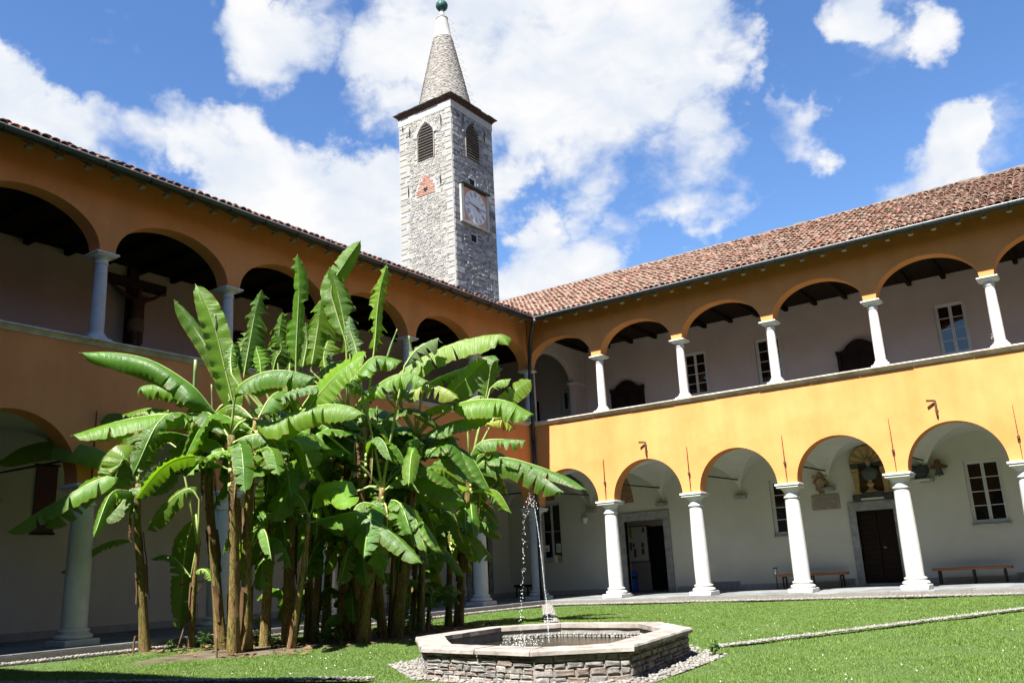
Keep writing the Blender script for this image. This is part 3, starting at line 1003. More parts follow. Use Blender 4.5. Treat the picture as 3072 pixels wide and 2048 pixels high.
pave(floor_r, -3.8, 18.5, [(-.73, .1), (.1, .95), (.95, 1.9), (1.9, 2.9), (2.9, 3.845)], .7, 1.5, ident, False)
pave(floor_r, .3, 3.6, [(3.852, 4.8), (4.8, 6.0)], .7, 1.5, ident, False)
pave(floor_l, .75, 21.5, [(-.71, .1), (.1, .95), (.95, 1.9), (1.9, 2.9), (2.9, 3.845)], 1.0, 1.9, left_fn, True)

# transverse arch that closes the upper gallery at the corner
s = MB()
seg = 24
ay0, ay1, az, ar = .30, 3.0, 7.78, .86
pts = [((ay0 + ay1) / 2 - (ay1 - ay0) / 2 * math.cos(math.pi * k / seg), az + ar * math.sin(math.pi * k / seg)) for k in range(seg + 1)]
poly = [(.204, 5.1), (ay0, 5.1)] + pts + [(ay1, 5.1), (3.846, 5.1), (3.846, 9.178), (.204, 9.178)]
for xx in (-.12, .12):
    for k in range(seg):
        s.add([(xx, *pts[k]), (xx, *pts[k + 1]), (xx, pts[k + 1][0], 9.178), (xx, pts[k][0], 9.178)], [(0, 1, 2, 3) if xx > 0 else (3, 2, 1, 0)])
    s.add([(xx, .204, 5.1), (xx, ay0, 5.1), (xx, ay0, 9.178), (xx, .204, 9.178)], [(0, 1, 2, 3)])
    s.add([(xx, ay1, 5.1), (xx, 3.846, 5.1), (xx, 3.846, 9.178), (xx, ay1, 9.178)], [(0, 1, 2, 3)])
path = [(ay0, 5.1)] + pts + [(ay1, 5.1)]
for k in range(len(path) - 1):
    s.add([(-.12, *path[k]), (-.12, *path[k + 1]), (.12, *path[k + 1]), (.12, *path[k])], [(0, 1, 2, 3)])
s.build('transverse_arch', 'rose_plaster', wing_r)
s = MB()
s.cbox(-.17, .17, 2.93, 3.84, 7.70, 7.79, .01)
s.build('impost', 'pale_moulding', wing_r)

# ------------------------------------------------------------------ windows and doors


def window(parent, u0, u1, z0, z1, v, rows, cols_per_sash=1, paint='window_paint', fn=ident, flip=False, sill=True):
    fw = .055
    s = MB(fn, flip)
    s.cbox(u0, u0 + fw, v, v + .07, z0, z1, .006)
    s.cbox(u1 - fw, u1, v, v + .07, z0, z1, .006)
    s.cbox(u0 + fw, u1 - fw, v + .001, v + .069, z1 - fw, z1, .006)
    s.cbox(u0 + fw, u1 - fw, v + .001, v + .069, z0, z0 + fw * 1.3, .006)
    f = s.build('window', paint, parent)
    mid = (u0 + u1) / 2
    for a, b_ in ((u0 + fw, mid - .004), (mid + .004, u1 - fw)):
        s = MB(fn, flip)
        st = .042
        za, zb = z0 + fw * 1.3, z1 - fw
        vv = v + .012
        s.cbox(a, a + st, vv, vv + .045, za, zb, .005)
        s.cbox(b_ - st, b_, vv, vv + .045, za, zb, .005)
        s.box(a + st, b_ - st, vv + .001, vv + .044, zb - st, zb)
        s.box(a + st, b_ - st, vv + .001, vv + .044, za, za + st * 1.4)
        h = (zb - za - st * 2.4) / rows
        for k in range(1, rows):
            zc = za + st * 1.4 + k * h
            s.box(a + st, b_ - st, vv + .004, vv + .040, zc - .011, zc + .011)
        s.build('sash', paint, f)
        for k in range(rows):
            zc = za + st * 1.4 + k * h
            p = MB(fn, flip)
            p.box(a + st - .004, b_ - st + .004, vv + .018, vv + .026, zc, zc + h)
            p.build('pane', 'window_glass', f)
    if sill:
        s = MB(fn, flip)
        s.cbox(u0 - .03, u1 + .03, v - .20, v - .002, z0 - .035, z0, .006)
        s.build('window_sill', 'sill_stone', f)
    return f


win0 = window(wing_r, -2.33, -1.42, 1.30, 3.46, BACK + .12, 2, paint='grey_paint')
window(wing_r, 6.78, 7.72, 1.68, 3.48, BACK + .10, 4)
window(wing_r, 12.62, 13.58, 1.65, 3.48, BACK + .06, 4)
for h in W_UP[:3]:
    window(wing_r, *h, BACK + .07, 4, sill=False)
window(wing_r, *W_UP[3], BACK + .08, 1, paint='grey_paint')
# plaster surrounds a little proud of the upper wall
for h in W_UP[:3]:
    s = MB()
    a, b_, c, d = h
    s.box(a - .10, a - .002, BACK - .014, BACK - .001, c - .1, d + .1)
    s.box(b_ + .002, b_ + .10, BACK - .014, BACK - .001, c - .1, d + .1)
    s.box(a - .002, b_ + .002, BACK - .013, BACK - .001, d + .002, d + .1)
    s.build('window_surround', 'rose_plaster', wing_r)


def stone_frame(parent, u0, u1, z1, jw, lh, fn=ident, flip=False, v=BACK):
    for a, b_ in ((u0 - jw, u0), (u1, u1 + jw)):
        for zz0, zz1 in ((FLOOR, z1 * .52), (z1 * .52, z1)):
            s = MB(fn, flip)
            s.cbox(a, b_, v - .06, v + .2, zz0 + .003, zz1 - .003, .008)
            s.build('jamb_stone', 'gneiss', parent)
    s = MB(fn, flip)
    s.cbox(u0 - jw, u1 + jw, v - .062, v + .2, z1, z1 + lh, .008)
    s.build('lintel_stone', 'gneiss', parent)


# open doorway on the left and the lobby behind it
stone_frame(wing_r, 1.32, 2.86, 2.53, .25, .30)
s = MB()
s.add([(.2, 4.07, FLOOR), (.2, 6.1, FLOOR), (.2, 6.1, 3.0), (.2, 4.07, 3.0)], [(0, 1, 2, 3)])
s.add([(3.6, 4.07, FLOOR), (3.6, 6.1, FLOOR), (3.6, 6.1, 3.0), (3.6, 4.07, 3.0)], [(3, 2, 1, 0)])
s.add([(.2, 6.1, FLOOR), (3.6, 6.1, FLOOR), (3.6, 6.1, 3.0), (.2, 6.1, 3.0)], [(0, 1, 2, 3)])
s.add([(.2, 4.07, 3), (3.6, 4.07, 3), (3.6, 6.1, 3), (.2, 6.1, 3)], [(0, 1, 2, 3)])
s.add([(.2, 4.075, 2.53), (3.6, 4.075, 2.53), (3.6, 4.075, 3), (.2, 4.075, 3)], [(0, 1, 2, 3)])
s.build('lobby', 'rose_plaster', wing_r)
s = MB()
s.box(1.22, 2.0, 6.06, 6.09, FLOOR + .02, 2.4)
s.build('inner_doorway', 'dark_void', wing_r)
s = MB()
s.box(2.05, 2.12, 5.98, 6.09, FLOOR + .02, 2.42)
s.box(1.16, 1.22, 5.98, 6.09, FLOOR + .02, 2.42)
s.build('inner_door_frame', 'walnut', wing_r)

# closed two-leaf plank door on the right
stone_frame(wing_r, 9.42, 10.52, 2.28, .22, .28)
for a, b_ in ((9.42, 9.966), (9.974, 10.52)):
    s = MB()
    s.box(a + .002, b_ - .002, BACK + .13, BACK + .17, FLOOR + .005, 2.279)
    leaf = s.build('door_leaf', 'walnut', wing_r)
    k = 0
    zz = FLOOR + .01
    while zz < 2.2:
        s = MB()
        h = min(.15, 2.275 - zz)
        s.cbox(a + .006, b_ - .006, BACK + .112, BACK + .13, zz + .003, zz + h - .003, .004)
        s.build('door_board', 'walnut', leaf)
        zz += .15
s = MB()
s.tube([(10.06, BACK + .10, 1.19), (10.08, BACK + .05, 1.17), (10.12, BACK + .04, 1.13), (10.15, BACK + .05, 1.17)], .012, n=6)
s.build('door_handle', 'steel', wing_r)
s = MB()
s.cbox(9.42, 10.52, BACK - .08, BACK + .2, FLOOR, FLOOR + .06, .01)
s.build('door_step', 'gneiss', wing_r)


def carved_door(u0, u1, zt, zp):
    """dark carved doorway of the upper gallery with a curved pediment"""
    c, hw = (u0 + u1) / 2, (u1 - u0) / 2
    s = MB()
    s.box(u0 + .1, u1 - .1, BACK - .06, BACK - .002, 5.1, zt)
    d = s.build('carved_door', 'walnut', wing_r)
    top = [(u0 - .02, zt - .10), (u0 - .02, zt + .02), (u0 + .12, zt - .02)]
    for k in range(13):
        w = k / 12
        x = u0 + .24 + (u1 - u0 - .48) * w
        top.append((x, zt + .02 + (zp - zt) * math.sin(math.pi * w) ** .8))
    top += [(u1 - .12, zt - .02), (u1 + .02, zt + .02), (u1 + .02, zt - .10)]
    s = MB()
    s.prism(top, 1, BACK - .13, BACK - .003)
    s.build('pediment', 'walnut', d)
    s = MB()
    s.tube([(p[0], BACK - .14, p[1] + .01) for p in top[1:-1]], .024, n=6)
    s.build('cornice', 'walnut', d)
    for a, b_ in ((u0, u0 + .12), (u1 - .12, u1)):
        s = MB()
        s.cbox(a, b_, BACK - .11, BACK - .004, 5.1, zt - .1, .01)
        s.build('door_post', 'walnut', d)
    for k, (a, b_) in enumerate(((u0 + .16, c - .03), (c + .03, u1 - .16))):
        for z0, z1 in ((5.2, 6.1), (6.2, zt - .2)):
            s = MB()
            s.cbox(a, b_, BACK - .085, BACK - .058, z0, z1, .02)
            s.cbox(a + .08, b_ - .08, BACK - .10, BACK - .083, z0 + .1, z1 - .1, .014)
            s.build('door_panel', 'walnut', d)
    return d


carved_door(1.22, 2.58, 7.36, 7.60)
carved_door(9.55, 10.98, 7.30, 7.58)

# doors of the shaded wing
s = MB(left_fn, True)
s.box(-2.40, -1.35, BACK - .02, BACK - .003, FLOOR + .01, 2.55)
d_ = s.build('door', 'walnut', wing_l)
stone_frame(wing_l, -2.40, -1.35, 2.55, .25, .26, left_fn, True, BACK - .01)
s = MB(left_fn, True)
poly = [(8.7, 5.1), (9.75, 5.1), (9.75, 7.6)] + [(9.225 + .525 * math.cos(w * math.pi / 10), 7.6 + .55 * math.sin(w * math.pi / 10)) for w in range(1, 10)] + [(8.7, 7.6)]
s.prism(poly, 1, BACK - .04, BACK - .003)
s.build('arched_door', 'walnut', wing_l)
s = MB()
s.cbox(-2.36, -2.06, BACK - .06, BACK - .004, 5.12, 7.46, .01)
s.build('corner_door', 'walnut', wing_r)
# frescoes
s = MB()
seg = 14
poly = [(.62, 3.19), (1.77, 3.19), (1.74, 3.5), (1.68, 3.8), (1.59, 4.05), (1.4, 4.14), (1.1, 4.1), (.84, 3.9), (.70, 3.6)]
s.prism(poly, 1, BACK - .006, BACK - .002)
s.build('fresco', 'fresco', wing_r, label='brown painted fragment in the vault lunette left of the open doorway')
s = MB()
s.prism([(-2.1, 3.56), (-1.6, 3.56), (-1.62, 3.85), (-1.85, 4.05), (-2.1, 4.05)], 1, BACK - .006, BACK - .002)
s.build('fresco', 'fresco', wing_r, label='small painted fragment above the corner window')

# ================================================================== BELL TOWER
TX0, TX1, TY0, TY1 = -14.77, -10.87, 10.0, 13.9
tower = thing('bell_tower', 'square stone bell tower with clock and brick cone spire rising behind the roofs', 'bell tower', ((TX0 + TX1) / 2, (TY0 + TY1) / 2, 0))
TZ = 26.55
core_l = MB()
core_l.add([(TX0, TY0, -.1), (TX1, TY0, -.1), (TX1, TY0, TZ), (TX0, TY0, TZ)], [(0, 1, 2, 3)])
core_l.add([(TX0, TY1, -.1), (TX0, TY0, -.1), (TX0, TY0, TZ), (TX0, TY1, TZ)], [(0, 1, 2, 3)])
tw_l = core_l.build('tower_wall', 'tower_mortar', tower)
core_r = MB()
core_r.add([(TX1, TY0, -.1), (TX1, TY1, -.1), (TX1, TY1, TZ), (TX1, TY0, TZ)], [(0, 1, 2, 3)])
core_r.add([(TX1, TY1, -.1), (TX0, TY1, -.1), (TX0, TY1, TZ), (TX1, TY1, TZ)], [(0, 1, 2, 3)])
tw_r = core_r.build('tower_wall', 'grey_tower_mortar', tower)


def fl_(a, z, d):      # lit face: a = x, d proud
    return (a, TY0 - d, z)


def fr_(a, z, d):      # shaded face: a = y
    return (TX1 + d, a, z)


def stone_geo(face, a0, a1, z0, z1, d, j):
    """one rough stone, pillowed: outer outline jittered, front face smaller"""
    q = [(a0, z0), (a1, z0), (a1, z1), (a0, z1)]
    q = [(a + rnd.uniform(-j, j), z + rnd.uniform(-j, j) * .7) for a, z in q]
    ca, cz = sum(a for a, z in q) / 4, sum(z for a, z in q) / 4
    vs = [face(a, z, -.01) for a, z in q]
    for a, z in q:
        k = rnd.uniform(.72, .86)
        vs.append(face(ca + (a - ca) * k, cz + (z - cz) * k, d * rnd.uniform(.8, 1.2)))
    return vs, [(0, 1, 5, 4), (1, 2, 6, 5), (2, 3, 7, 6), (3, 0, 4, 7), (4, 5, 6, 7)]


def lancet(c, hw, zb, zs, za, n=8):
    """outline of a pointed opening"""
    pts = [(c - hw, zb), (c + hw, zb)]
    h = za - zs
    for k in range(n + 1):
        w = k / n
        pts.append((c + hw * (1 - w ** 1.7), zs + h * w))
    for k in range(n - 1, -1, -1):
        w = k / n
        pts.append((c - hw * (1 - w ** 1.7), zs + h * w))
    return pts


def in_lancet(a, z, c, hw, zb, zs, za, m_=.0):
    if not zb - m_ < z < za + m_:
        return False
    if z < zs:
        return abs(a - c) < hw + m_
    w = (z - zs) / (za - zs + m_)
    return w < 1 and abs(a - c) < (hw + m_) * (1 - w ** 1.7)


LANL = (-12.74, .56, 23.86, 25.4, 26.15)
LANR = (11.9, .58, 23.9, 25.4, 26.22)
BRL = (-12.83, .72, 21.7, 21.9, 22.95)
SQ_R = [(11.52, 11.93, 22.27, 22.62), (11.5, 11.9, 18.82, 19.24)]
CLK = (10.5, 13.08, 19.72, 22.0)


def blocked(side, a, z, m_=.05):
    if side == 'l':
        return in_lancet(a, z, *LANL, m_) or in_lancet(a, z, *BRL, m_)
    return in_lancet(a, z, *LANR, m_) or any(q[0] - m_ < a < q[1] + m_ and q[2] - m_ < z < q[3] + m_ for q in SQ_R) or \
        (CLK[0] < a < CLK[1] and CLK[2] < z < CLK[3])


ZB = 15.5
# quoins
for side, face, ends, mat, dd in (('l', fl_, (TX0, TX1), 'quoin_stone', .03), ('r', fr_, (TY0, TY1), 'grey_tower_stone', .04)):
    for e in (0, 1):
        z = ZB
        k = e
        while z < TZ - .15:
            h = rnd.uniform(.26, .46)
            ln = (.82 if k % 2 else .5) * rnd.uniform(.85, 1.2)
            if z + h > TZ:
                h = TZ - z - .01
            s = MB()
            a0, a1 = (ends[0] + .015, ends[0] + ln) if e == 0 else (ends[1] - ln, ends[1] - .015)
            s.add(*stone_geo(face, a0, a1, z + .007, z + h - .007, dd, .009))
            s.build('quoin_stone', mat, tw_l if side == 'l' else tw_r)
            z += h
            k += 1
# rubble between them
for side, face, lo_, hi_, mat, par, npart in (('l', fl_, TX0, TX1, 'tower_stone', tw_l, 170), ('r', fr_, TY0, TY1, 'grey_tower_stone', tw_r, 110)):
    stones = []
    z = ZB
    while z < TZ - .06:
        h = rnd.uniform(.06, .135)
        a = lo_ + rnd.uniform(.5, .8)
        while a < hi_ - .5:
            ln = rnd.uniform(.10, .36)
            ca, cz = a + ln / 2, z + h / 2
            hit = any(blocked(side, x_, cz) for x_ in (a, ca, a + ln))
            if not hit and not (side == 'r' and rnd.random() < .38):
                stones.append((a, a + ln - .014, z + rnd.uniform(0, .012), z + h - rnd.uniform(.0, .016)))
            a += ln
        z += h
    stones.sort(key=lambda q: -(q[1] - q[0]) * (q[3] - q[2]))
    st = MB()
    for i, q in enumerate(stones):
        if i < npart:
            s = MB()
            s.add(*stone_geo(face, *q, rnd.uniform(.02, .05), .016))
            s.build('rubble_stone', mat, par)
        else:
            st.tint(rnd.random())
            st.add(*stone_geo(face, *q, rnd.uniform(.012, .045), .014))
    st.build('rubble_masonry', mat, par, kind='stuff')

# belfry openings with voussoirs and louvers
for face, L_, par, mat, pale in ((fl_, LANL, tw_l, 'tower_stone', 1), (fr_, LANR, tw_r, 'grey_tower_stone', 0)):
    c, hw, zb, zs, za = L_
    s = MB()
    pl = lancet(*L_)
    s.add([face(a, z, .012) for a, z in pl], [tuple(range(len(pl)))])
    op = s.build('belfry_opening', 'dark_void', tower)
    z = zb + .06
    while z < za - .12:
        if z < zs:
            w = hw
        else:
            w = hw * (1 - ((z - zs) / (za - zs)) ** 1.7)
        s = MB()
        s.add([face(c - w + .02, z, .03), face(c + w - .02, z, .03), face(c + w - .02, z + .012, .075), face(c - w + .02, z + .012, .075),
               face(c - w + .02, z - .018, .03), face(c + w - .02, z - .018, .03), face(c + w - .02, z - .006, .078), face(c - w + .02, z - .006, .078)],
              [(0, 1, 2, 3), (4, 7, 6, 5), (3, 2, 6, 7)])
        s.build('louver', 'louver_wood', op)
        z += .175
    for k in range(-9, 10):
        w = abs(k) / 9.0
        sg = 1 if k >= 0 else -1
        t_ = 1 - w
        a0 = c + sg * hw * (1 - t_ ** 1.7)
        z0 = zs + (za - zs) * t_
        an = math.atan2((z0 - zs) * .8 + .1, a0 - c) if k else math.pi / 2
        ca_, sa_ = math.cos(an), math.sin(an)
        s = MB()
        pw = .065
        q = [(a0 + ca_ * .03 + sa_ * pw, z0 + sa_ * .03 - ca_ * pw), (a0 + ca_ * .34 + sa_ * pw, z0 + sa_ * .34 - ca_ * pw),
             (a0 + ca_ * .34 - sa_ * pw, z0 + sa_ * .34 + ca_ * pw), (a0 + ca_ * .03 - sa_ * pw, z0 + sa_ * .03 + ca_ * pw)]
        cc = (sum(x for x, y in q) / 4, sum(y for x, y in q) / 4)
        vs = [face(x, y, -.01) for x, y in q] + [face(cc[0] + (x - cc[0]) * .8, cc[1] + (y - cc[1]) * .8, .075) for x, y in q]
        s.add(vs, [(0, 1, 5, 4), (1, 2, 6, 5), (2, 3, 7, 6), (3, 0, 4, 7), (4, 5, 6, 7)])
        s.build('arch_stone', mat, op)
    for a in (c - hw - .05, c + hw + .05):
        s = MB()
        s.add([face(a - .035, zb - .02, .06), face(a + .035, zb - .02, .06), face(a + .035, zs, .06), face(a - .035, zs, .06),
               face(a - .035, zb - .02, 0), face(a + .035, zb - .02, 0), face(a + .035, zs, 0), face(a - .035, zs, 0)],
              [(0, 1, 2, 3), (0, 3, 7, 4), (1, 5, 6, 2), (3, 2, 6, 7)])
        s.build('opening_frame', 'louver_wood', op)
# brick filled lancet
c, hw, zb, zs, za = BRL
s = MB()
pl = lancet(*BRL)
s.add([fl_(a, z, .008) for a, z in pl], [tuple(range(len(pl)))])
br_in = s.build('brick_infill', 'tower_mortar', tower)
z = zb
k = 0
while z < za - .05:
    a = c - hw - (.12 if k % 2 else 0)
    while a < c + hw:
        ca = a + .11
        if in_lancet(ca, z + .035, c, hw - .06, zb - .01, zs, za) and not (-12.99 < ca < -12.66 and 21.86 < z < 22.12):
            s = MB()
            s.add(*stone_geo(fl_, a + .008, a + .225, z + .006, z + .066, .04, .005))
            s.build('brick', 'tower_brick', br_in)
        a += .235
    z += .076
    k += 1
s = MB()
s.box(-12.96, -12.70, TY0 - .035, TY0 - .01, 21.88, 22.12)
s.build('small_opening', 'dark_void', br_in)
for q in SQ_R:
    s = MB()
    s.box(TX1 + .004, TX1 + .02, q[0], q[1], q[2], q[3])
    o_ = s.build('small_opening', 'dark_void', tower)
    s = MB()
    s.cbox(TX1 + .002, TX1 + .07, q[0] - .1, q[1] + .1, q[3], q[3] + .09, .01)
    s.cbox(TX1 + .002, TX1 + .07, q[1] + .003, q[1] + .09, q[2], q[3] - .002, .01)
    s.cbox(TX1 + .002, TX1 + .06, q[0] - .1, q[1] + .1, q[2] - .07, q[2] - .002, .01)
    s.build('opening_frame', 'grey_tower_stone', o_)
# iron anchors
for a, z0, z1 in ((-14.43, 26.16, 26.5), (-13.91, 25.62, 26.25), (-11.55, 25.6, 26.23), (-14.07, 21.9, 22.63), (-11.7, 22.02, 22.6)):
    s = MB()
    s.tube([fl_(a, z0, .085), fl_(a + .01, (z0 + z1) / 2, .085), fl_(a, z1, .085)], [.02, .035, .015], n=5)
    s.build('iron_anchor', 'dark_iron', tower)
for a, z0, z1 in ((11.03, 25.9, 26.46), (13.03, 25.46, 26.26)):
    s = MB()
    s.tube([fr_(a, z0, .08), fr_(a + .01, (z0 + z1) / 2, .08), fr_(a, z1, .08)], [.02, .035, .015], n=5)
    s.build('iron_anchor', 'dark_iron', tower)
# plaster band, brick cornice, slate roof edge
s = MB()
s.box(TX0 - .03, TX1 + .03, TY0 - .03, TY1 + .03, TZ - .0, 27.0)
s.build('plaster_band', 'tower_plaster', tower)
for k, (ov, z0, z1) in enumerate(((.05, 27.0, 27.08), (.10, 27.085, 27.16), (.16, 27.165, 27.24))):
    for side in (0, 1):
        a, e = (TX0 - ov, TX1 + ov) if side == 0 else (TY0 - ov + .24, TY1 + ov)
        while a < e - .05:
            ln = min(.24, e - a)
            s = MB()
            if side == 0:
                s.cbox(a + .006, a + ln - .006, TY0 - ov, TY0 - ov + .25, z0 + .004, z1, .006)
            else:
                s.cbox(TX1 + ov - .25, TX1 + ov, a + .006, a + ln - .006, z0 + .004, z1, .006)
            s.build('cornice_brick', 'dark_brick', tower)
            a += .245
    s = MB()
    s.box(TX0 - ov + .02, TX1 + ov - .03, TY0 - ov + .03, TY1 + ov, z0 + .001, z1 - .001)
    s.build('cornice_course', 'dark_brick', tower)
for side in (0, 1):
    a, e = (TX0 - .28, TX1 + .28) if side == 0 else (TY0 - .28 + .56, TY1 + .28)
    while a < e - .05:
        ln = min(rnd.uniform(.4, .75), e - a)
        s = MB()
        z0 = 27.245 + rnd.uniform(0, .02)
        if side == 0:
            s.cbox(a + .006, a + ln - .006, TY0 - .28 + rnd.uniform(-.03, .03), TY0 + .28, z0, z0 + .055, .012)
        else:
            s.cbox(TX1 - .28, TX1 + .28 + rnd.uniform(-.03, .03), a + .006, a + ln - .006, z0, z0 + .055, .012)
        s.build('roof_slab', 'slate', tower)
        a += ln
TCX, TCY = (TX0 + TX1) / 2, (TY0 + TY1) / 2
s = MB()
s.box(TX0 + .1, TX1 - .1, TY0 + .1, TY1 - .1, 27.2, 27.5)
s.build('spire_base', 'slate', tower)
# spire


def cone_r(z):
    return 1.56 - (z - 28.0) * (1.56 - .57) / (32.65 - 28.0)


s = MB()
s.lathe([(1.70, 27.45)] + [(cone_r(z) - .015, z) for z in np.linspace(28.0, 32.7, 6)], (TCX, TCY, 0), n=48)
spire = s.build('brick_spire', 'spire_brick', tower, smooth=True)
st = MB()
z = 27.5
k = 0
while z < 32.6:
    r = cone_r(z)
    cnt = max(12, int(2 * math.pi * r / .115))
    hz = .088
    for i in range(cnt):
        w0 = 2 * math.pi * (i + (.5 if k % 2 else 0)) / cnt
        w1 = w0 + 2 * math.pi / cnt * .93
        wm_ = (w0 + w1) / 2
        if math.cos(wm_) * .55 - math.sin(wm_) * .83 < -.45:
            continue
        lift = rnd.uniform(.018, .045)
        r1 = cone_r(z + hz)
        vs = []
        for w in (w0, w1):
            for rr, zz in ((r - .01, z), (r + lift, z + .004), (r1 + lift * .55, z + hz * .95)):
                vs.append((TCX + rr * math.cos(w), TCY + rr * math.sin(w), zz))
        st.tint(rnd.random())
        st.add(vs, [(0, 3, 4, 1), (1, 4, 5, 2), (0, 1, 2), (3, 5, 4)])
    z += hz
    k += 1
st.build('spire_bricks', 'spire_brick', spire, kind='stuff')
s = MB()
s.lathe([(.58, 32.62), (.60, 32.68), (.56, 32.74), (.44, 33.5), (.335, 34.08), (.365, 34.12), (.35, 34.17), (.23, 34.2), (.19, 34.26), (.17, 34.3), (.19, 34.34), (.15, 34.4), (.11, 34.74)], (TCX, TCY, 0), n=16)
s.build('spire_cap', 'tower_plaster', tower, autosmooth=35)
# fluted copper ball
vs, fs = [], []
nn, mm = 64, 14
for i in range(mm + 1):
    th = math.pi * i / mm
    for k in range(nn):
        w = 2 * math.pi * k / nn
        rr = .36 * math.sin(th) * (1 + .05 * abs(math.sin(w * 8)))
        vs.append((TCX + rr * math.cos(w), TCY + rr * math.sin(w), 35.05 - .36 * math.cos(th)))
for i in range(mm):
    for k in range(nn):
        fs.append((i * nn + k, i * nn + (k + 1) % nn, (i + 1) * nn + (k + 1) % nn, (i + 1) * nn + k))
s = MB()
s.add(vs, fs)
s.build('copper_ball', 'copper_green', tower, smooth=True)
# climbing irons up the right edge of the spire
ed = Vector((.815, .576, 0)).normalized()
for k in range(11):
    z = 28.2 + k * .55
    r = cone_r(z) if z < 32.6 else .575 - (z - 32.65) * .165
    p0 = Vector((TCX, TCY, z)) + ed * (r + .02)
    p1 = Vector((TCX, TCY, z + .06)) + ed * (r + .30)
    p2 = Vector((TCX, TCY, z + .36)) + ed * (r + .02)
    s = MB()
    s.tube([p0, p1, p1 + Vector((0, 0, .06)), p2], .009, n=5)
    s.build('climbing_iron', 'steel', tower)

# clock
clock = thing('tower_clock', 'weathered square clock with roman numerals on the shaded face of the bell tower', 'clock', (TX1, 11.8, 19.72))
y0, y1, z0, z1 = CLK
s = MB()
s.box(TX1 + .03, TX1 + .10, y0 + .2, y1 - .2, z0 + .2, z1 - .1)
s.build('clock_face', 'clock_red', clock)
for q in ((y0, y0 + .25, z0, z1), (y1 - .2, y1, z0, z1), (y0 + .25, y1 - .2, z0, z0 + .16)):
    s = MB()
    s.cbox(TX1 + .02, TX1 + .17, *q, .01)
    s.build('clock_frame', 'tower_plaster', clock)
s = MB()
s.cbox(TX1 + .0, TX1 + .34, y0 - .06, y1 + .06, z1 + .0, z1 + .05, .01)
s.build('clock_hood', 'slate', clock)
dcy, dcz, dr = 11.85, 20.92, 1.0
s = MB()
ring = [(dcy + dr * math.cos(w * math.pi / 32), dcz + dr * math.sin(w * math.pi / 32)) for w in range(64)]
s.prism(ring, 0, TX1 + .09, TX1 + .112)
s.build('dial', 'clock_white', clock)
NUM = ['XII', 'I', 'II', 'III', 'IIII', 'V', 'VI', 'VII', 'VIII', 'IX', 'X', 'XI']
for h in range(12):
    # 12 at the top; seen from +X the hours run clockwise towards +Y
    an = math.pi / 2 - h * math.pi / 6
    er = (math.cos(an), math.sin(an))
    et = (math.sin(an), -math.cos(an))
    txt = NUM[h]
    widths = {'I': .055, 'V': .10, 'X': .11}
    tot = sum(widths[c_] for c_ in txt)
    pos = -tot / 2
    s = MB()

    def stroke(t0, r0, t1, r1, wd):
        d = Vector((t1 - t0, r1 - r0)).normalized()
        nx, ny = -d.y * wd / 2, d.x * wd / 2
        q = [(t0 + nx, r0 + ny), (t1 + nx, r1 + ny), (t1 - nx, r1 - ny), (t0 - nx, r0 - ny)]
        s.add([(TX1 + .116, dcy + er[0] * r + et[0] * t_, dcz + er[1] * r + et[1] * t_) for t_, r in q], [(0, 1, 2, 3)])
    for c_ in txt:
        w = widths[c_]
        a = pos + w / 2
        ri, ro = .62, .94
        if c_ == 'I':
            stroke(a, ri, a, ro, .026)
        elif c_ == 'V':
            stroke(a, ri, a - w * .36, ro, .03)
            stroke(a, ri, a + w * .36, ro, .018)
        else:
            stroke(a - w * .38, ri, a + w * .38, ro, .018)
            stroke(a + w * .38, ri, a - w * .38, ro, .03)
        pos += w
    s.build('numeral', 'clock_black', clock)
for (ya, za), (yb, zb_), wd, dx in (((11.16, 21.08), (12.43, 20.88), .06, .135), ((11.85, 20.92), (12.31, 20.70), .07, .128)):
    s = MB()
    s.tube([(TX1 + dx, ya, za), (TX1 + dx, (ya + yb) / 2, (za + zb_) / 2), (TX1 + dx, yb, zb_)], [.015, wd * .5, .018], n=6)
    s.build('clock_hand', 'clock_black', clock)

# ================================================================== DOWNPIPE
dp = thing('downpipe', 'black metal downpipe in the corner where the two wings meet', 'downpipe', (.36, -.36, FLOOR))
s = MB()
s.tube([(1.05, -1.05, 9.16), (.98, -.98, 9.0), (.62, -.62, 8.72), (.52, -.52, 8.5), (.50, -.50, 8.2), (.36, -.36, 7.75), (.34, -.34, 7.5)], .062, n=12)
s.build('swan_neck', 'black_metal', dp, smooth=True)
for z0, z1 in ((7.46, 5.3), (5.3, 3.1), (3.1, FLOOR)):
    s = MB()
    s.tube([(.34, -.34, z0), (.34, -.34, z1)], .058 if z0 > 3.2 else .066, n=12)
    s.build('pipe', 'black_metal', dp, smooth=True)
    s = MB()
    s.tube([(.34, -.34, z0 + .03), (.34, -.34, z0 - .09)], .072, n=12)
    s.build('pipe_collar', 'black_metal', dp)

# ================================================================== FOUNTAIN
RIM = [(8.514, -15.778), (9.696, -17.05), (11.353, -17.299), (12.207, -16.696), (11.847, -14.47), (10.904, -13.394), (9.25, -13.245), (8.42, -14.1)]
FC = Vector((10.4, -15.3))
fountain = thing('octagonal_fountain', 'low octagonal stone fountain basin on the lawn with rough masonry sides', 'fountain', (FC.x, FC.y, LAWN_Z))
RZ = .225


def inset(k, d):
    """corner k of the rim moved d metres towards the inside"""
    n = len(RIM)
    p, a, b_ = Vector(RIM[k]), Vector(RIM[k - 1]), Vector(RIM[(k + 1) % n])
    e1, e2 = (p - a).normalized(), (b_ - p).normalized()
    n1, n2 = Vector((-e1.y, e1.x)), Vector((-e2.y, e2.x))
    bis = (n1 + n2)
    bis = bis / bis.dot(n1)
    return p + bis * d


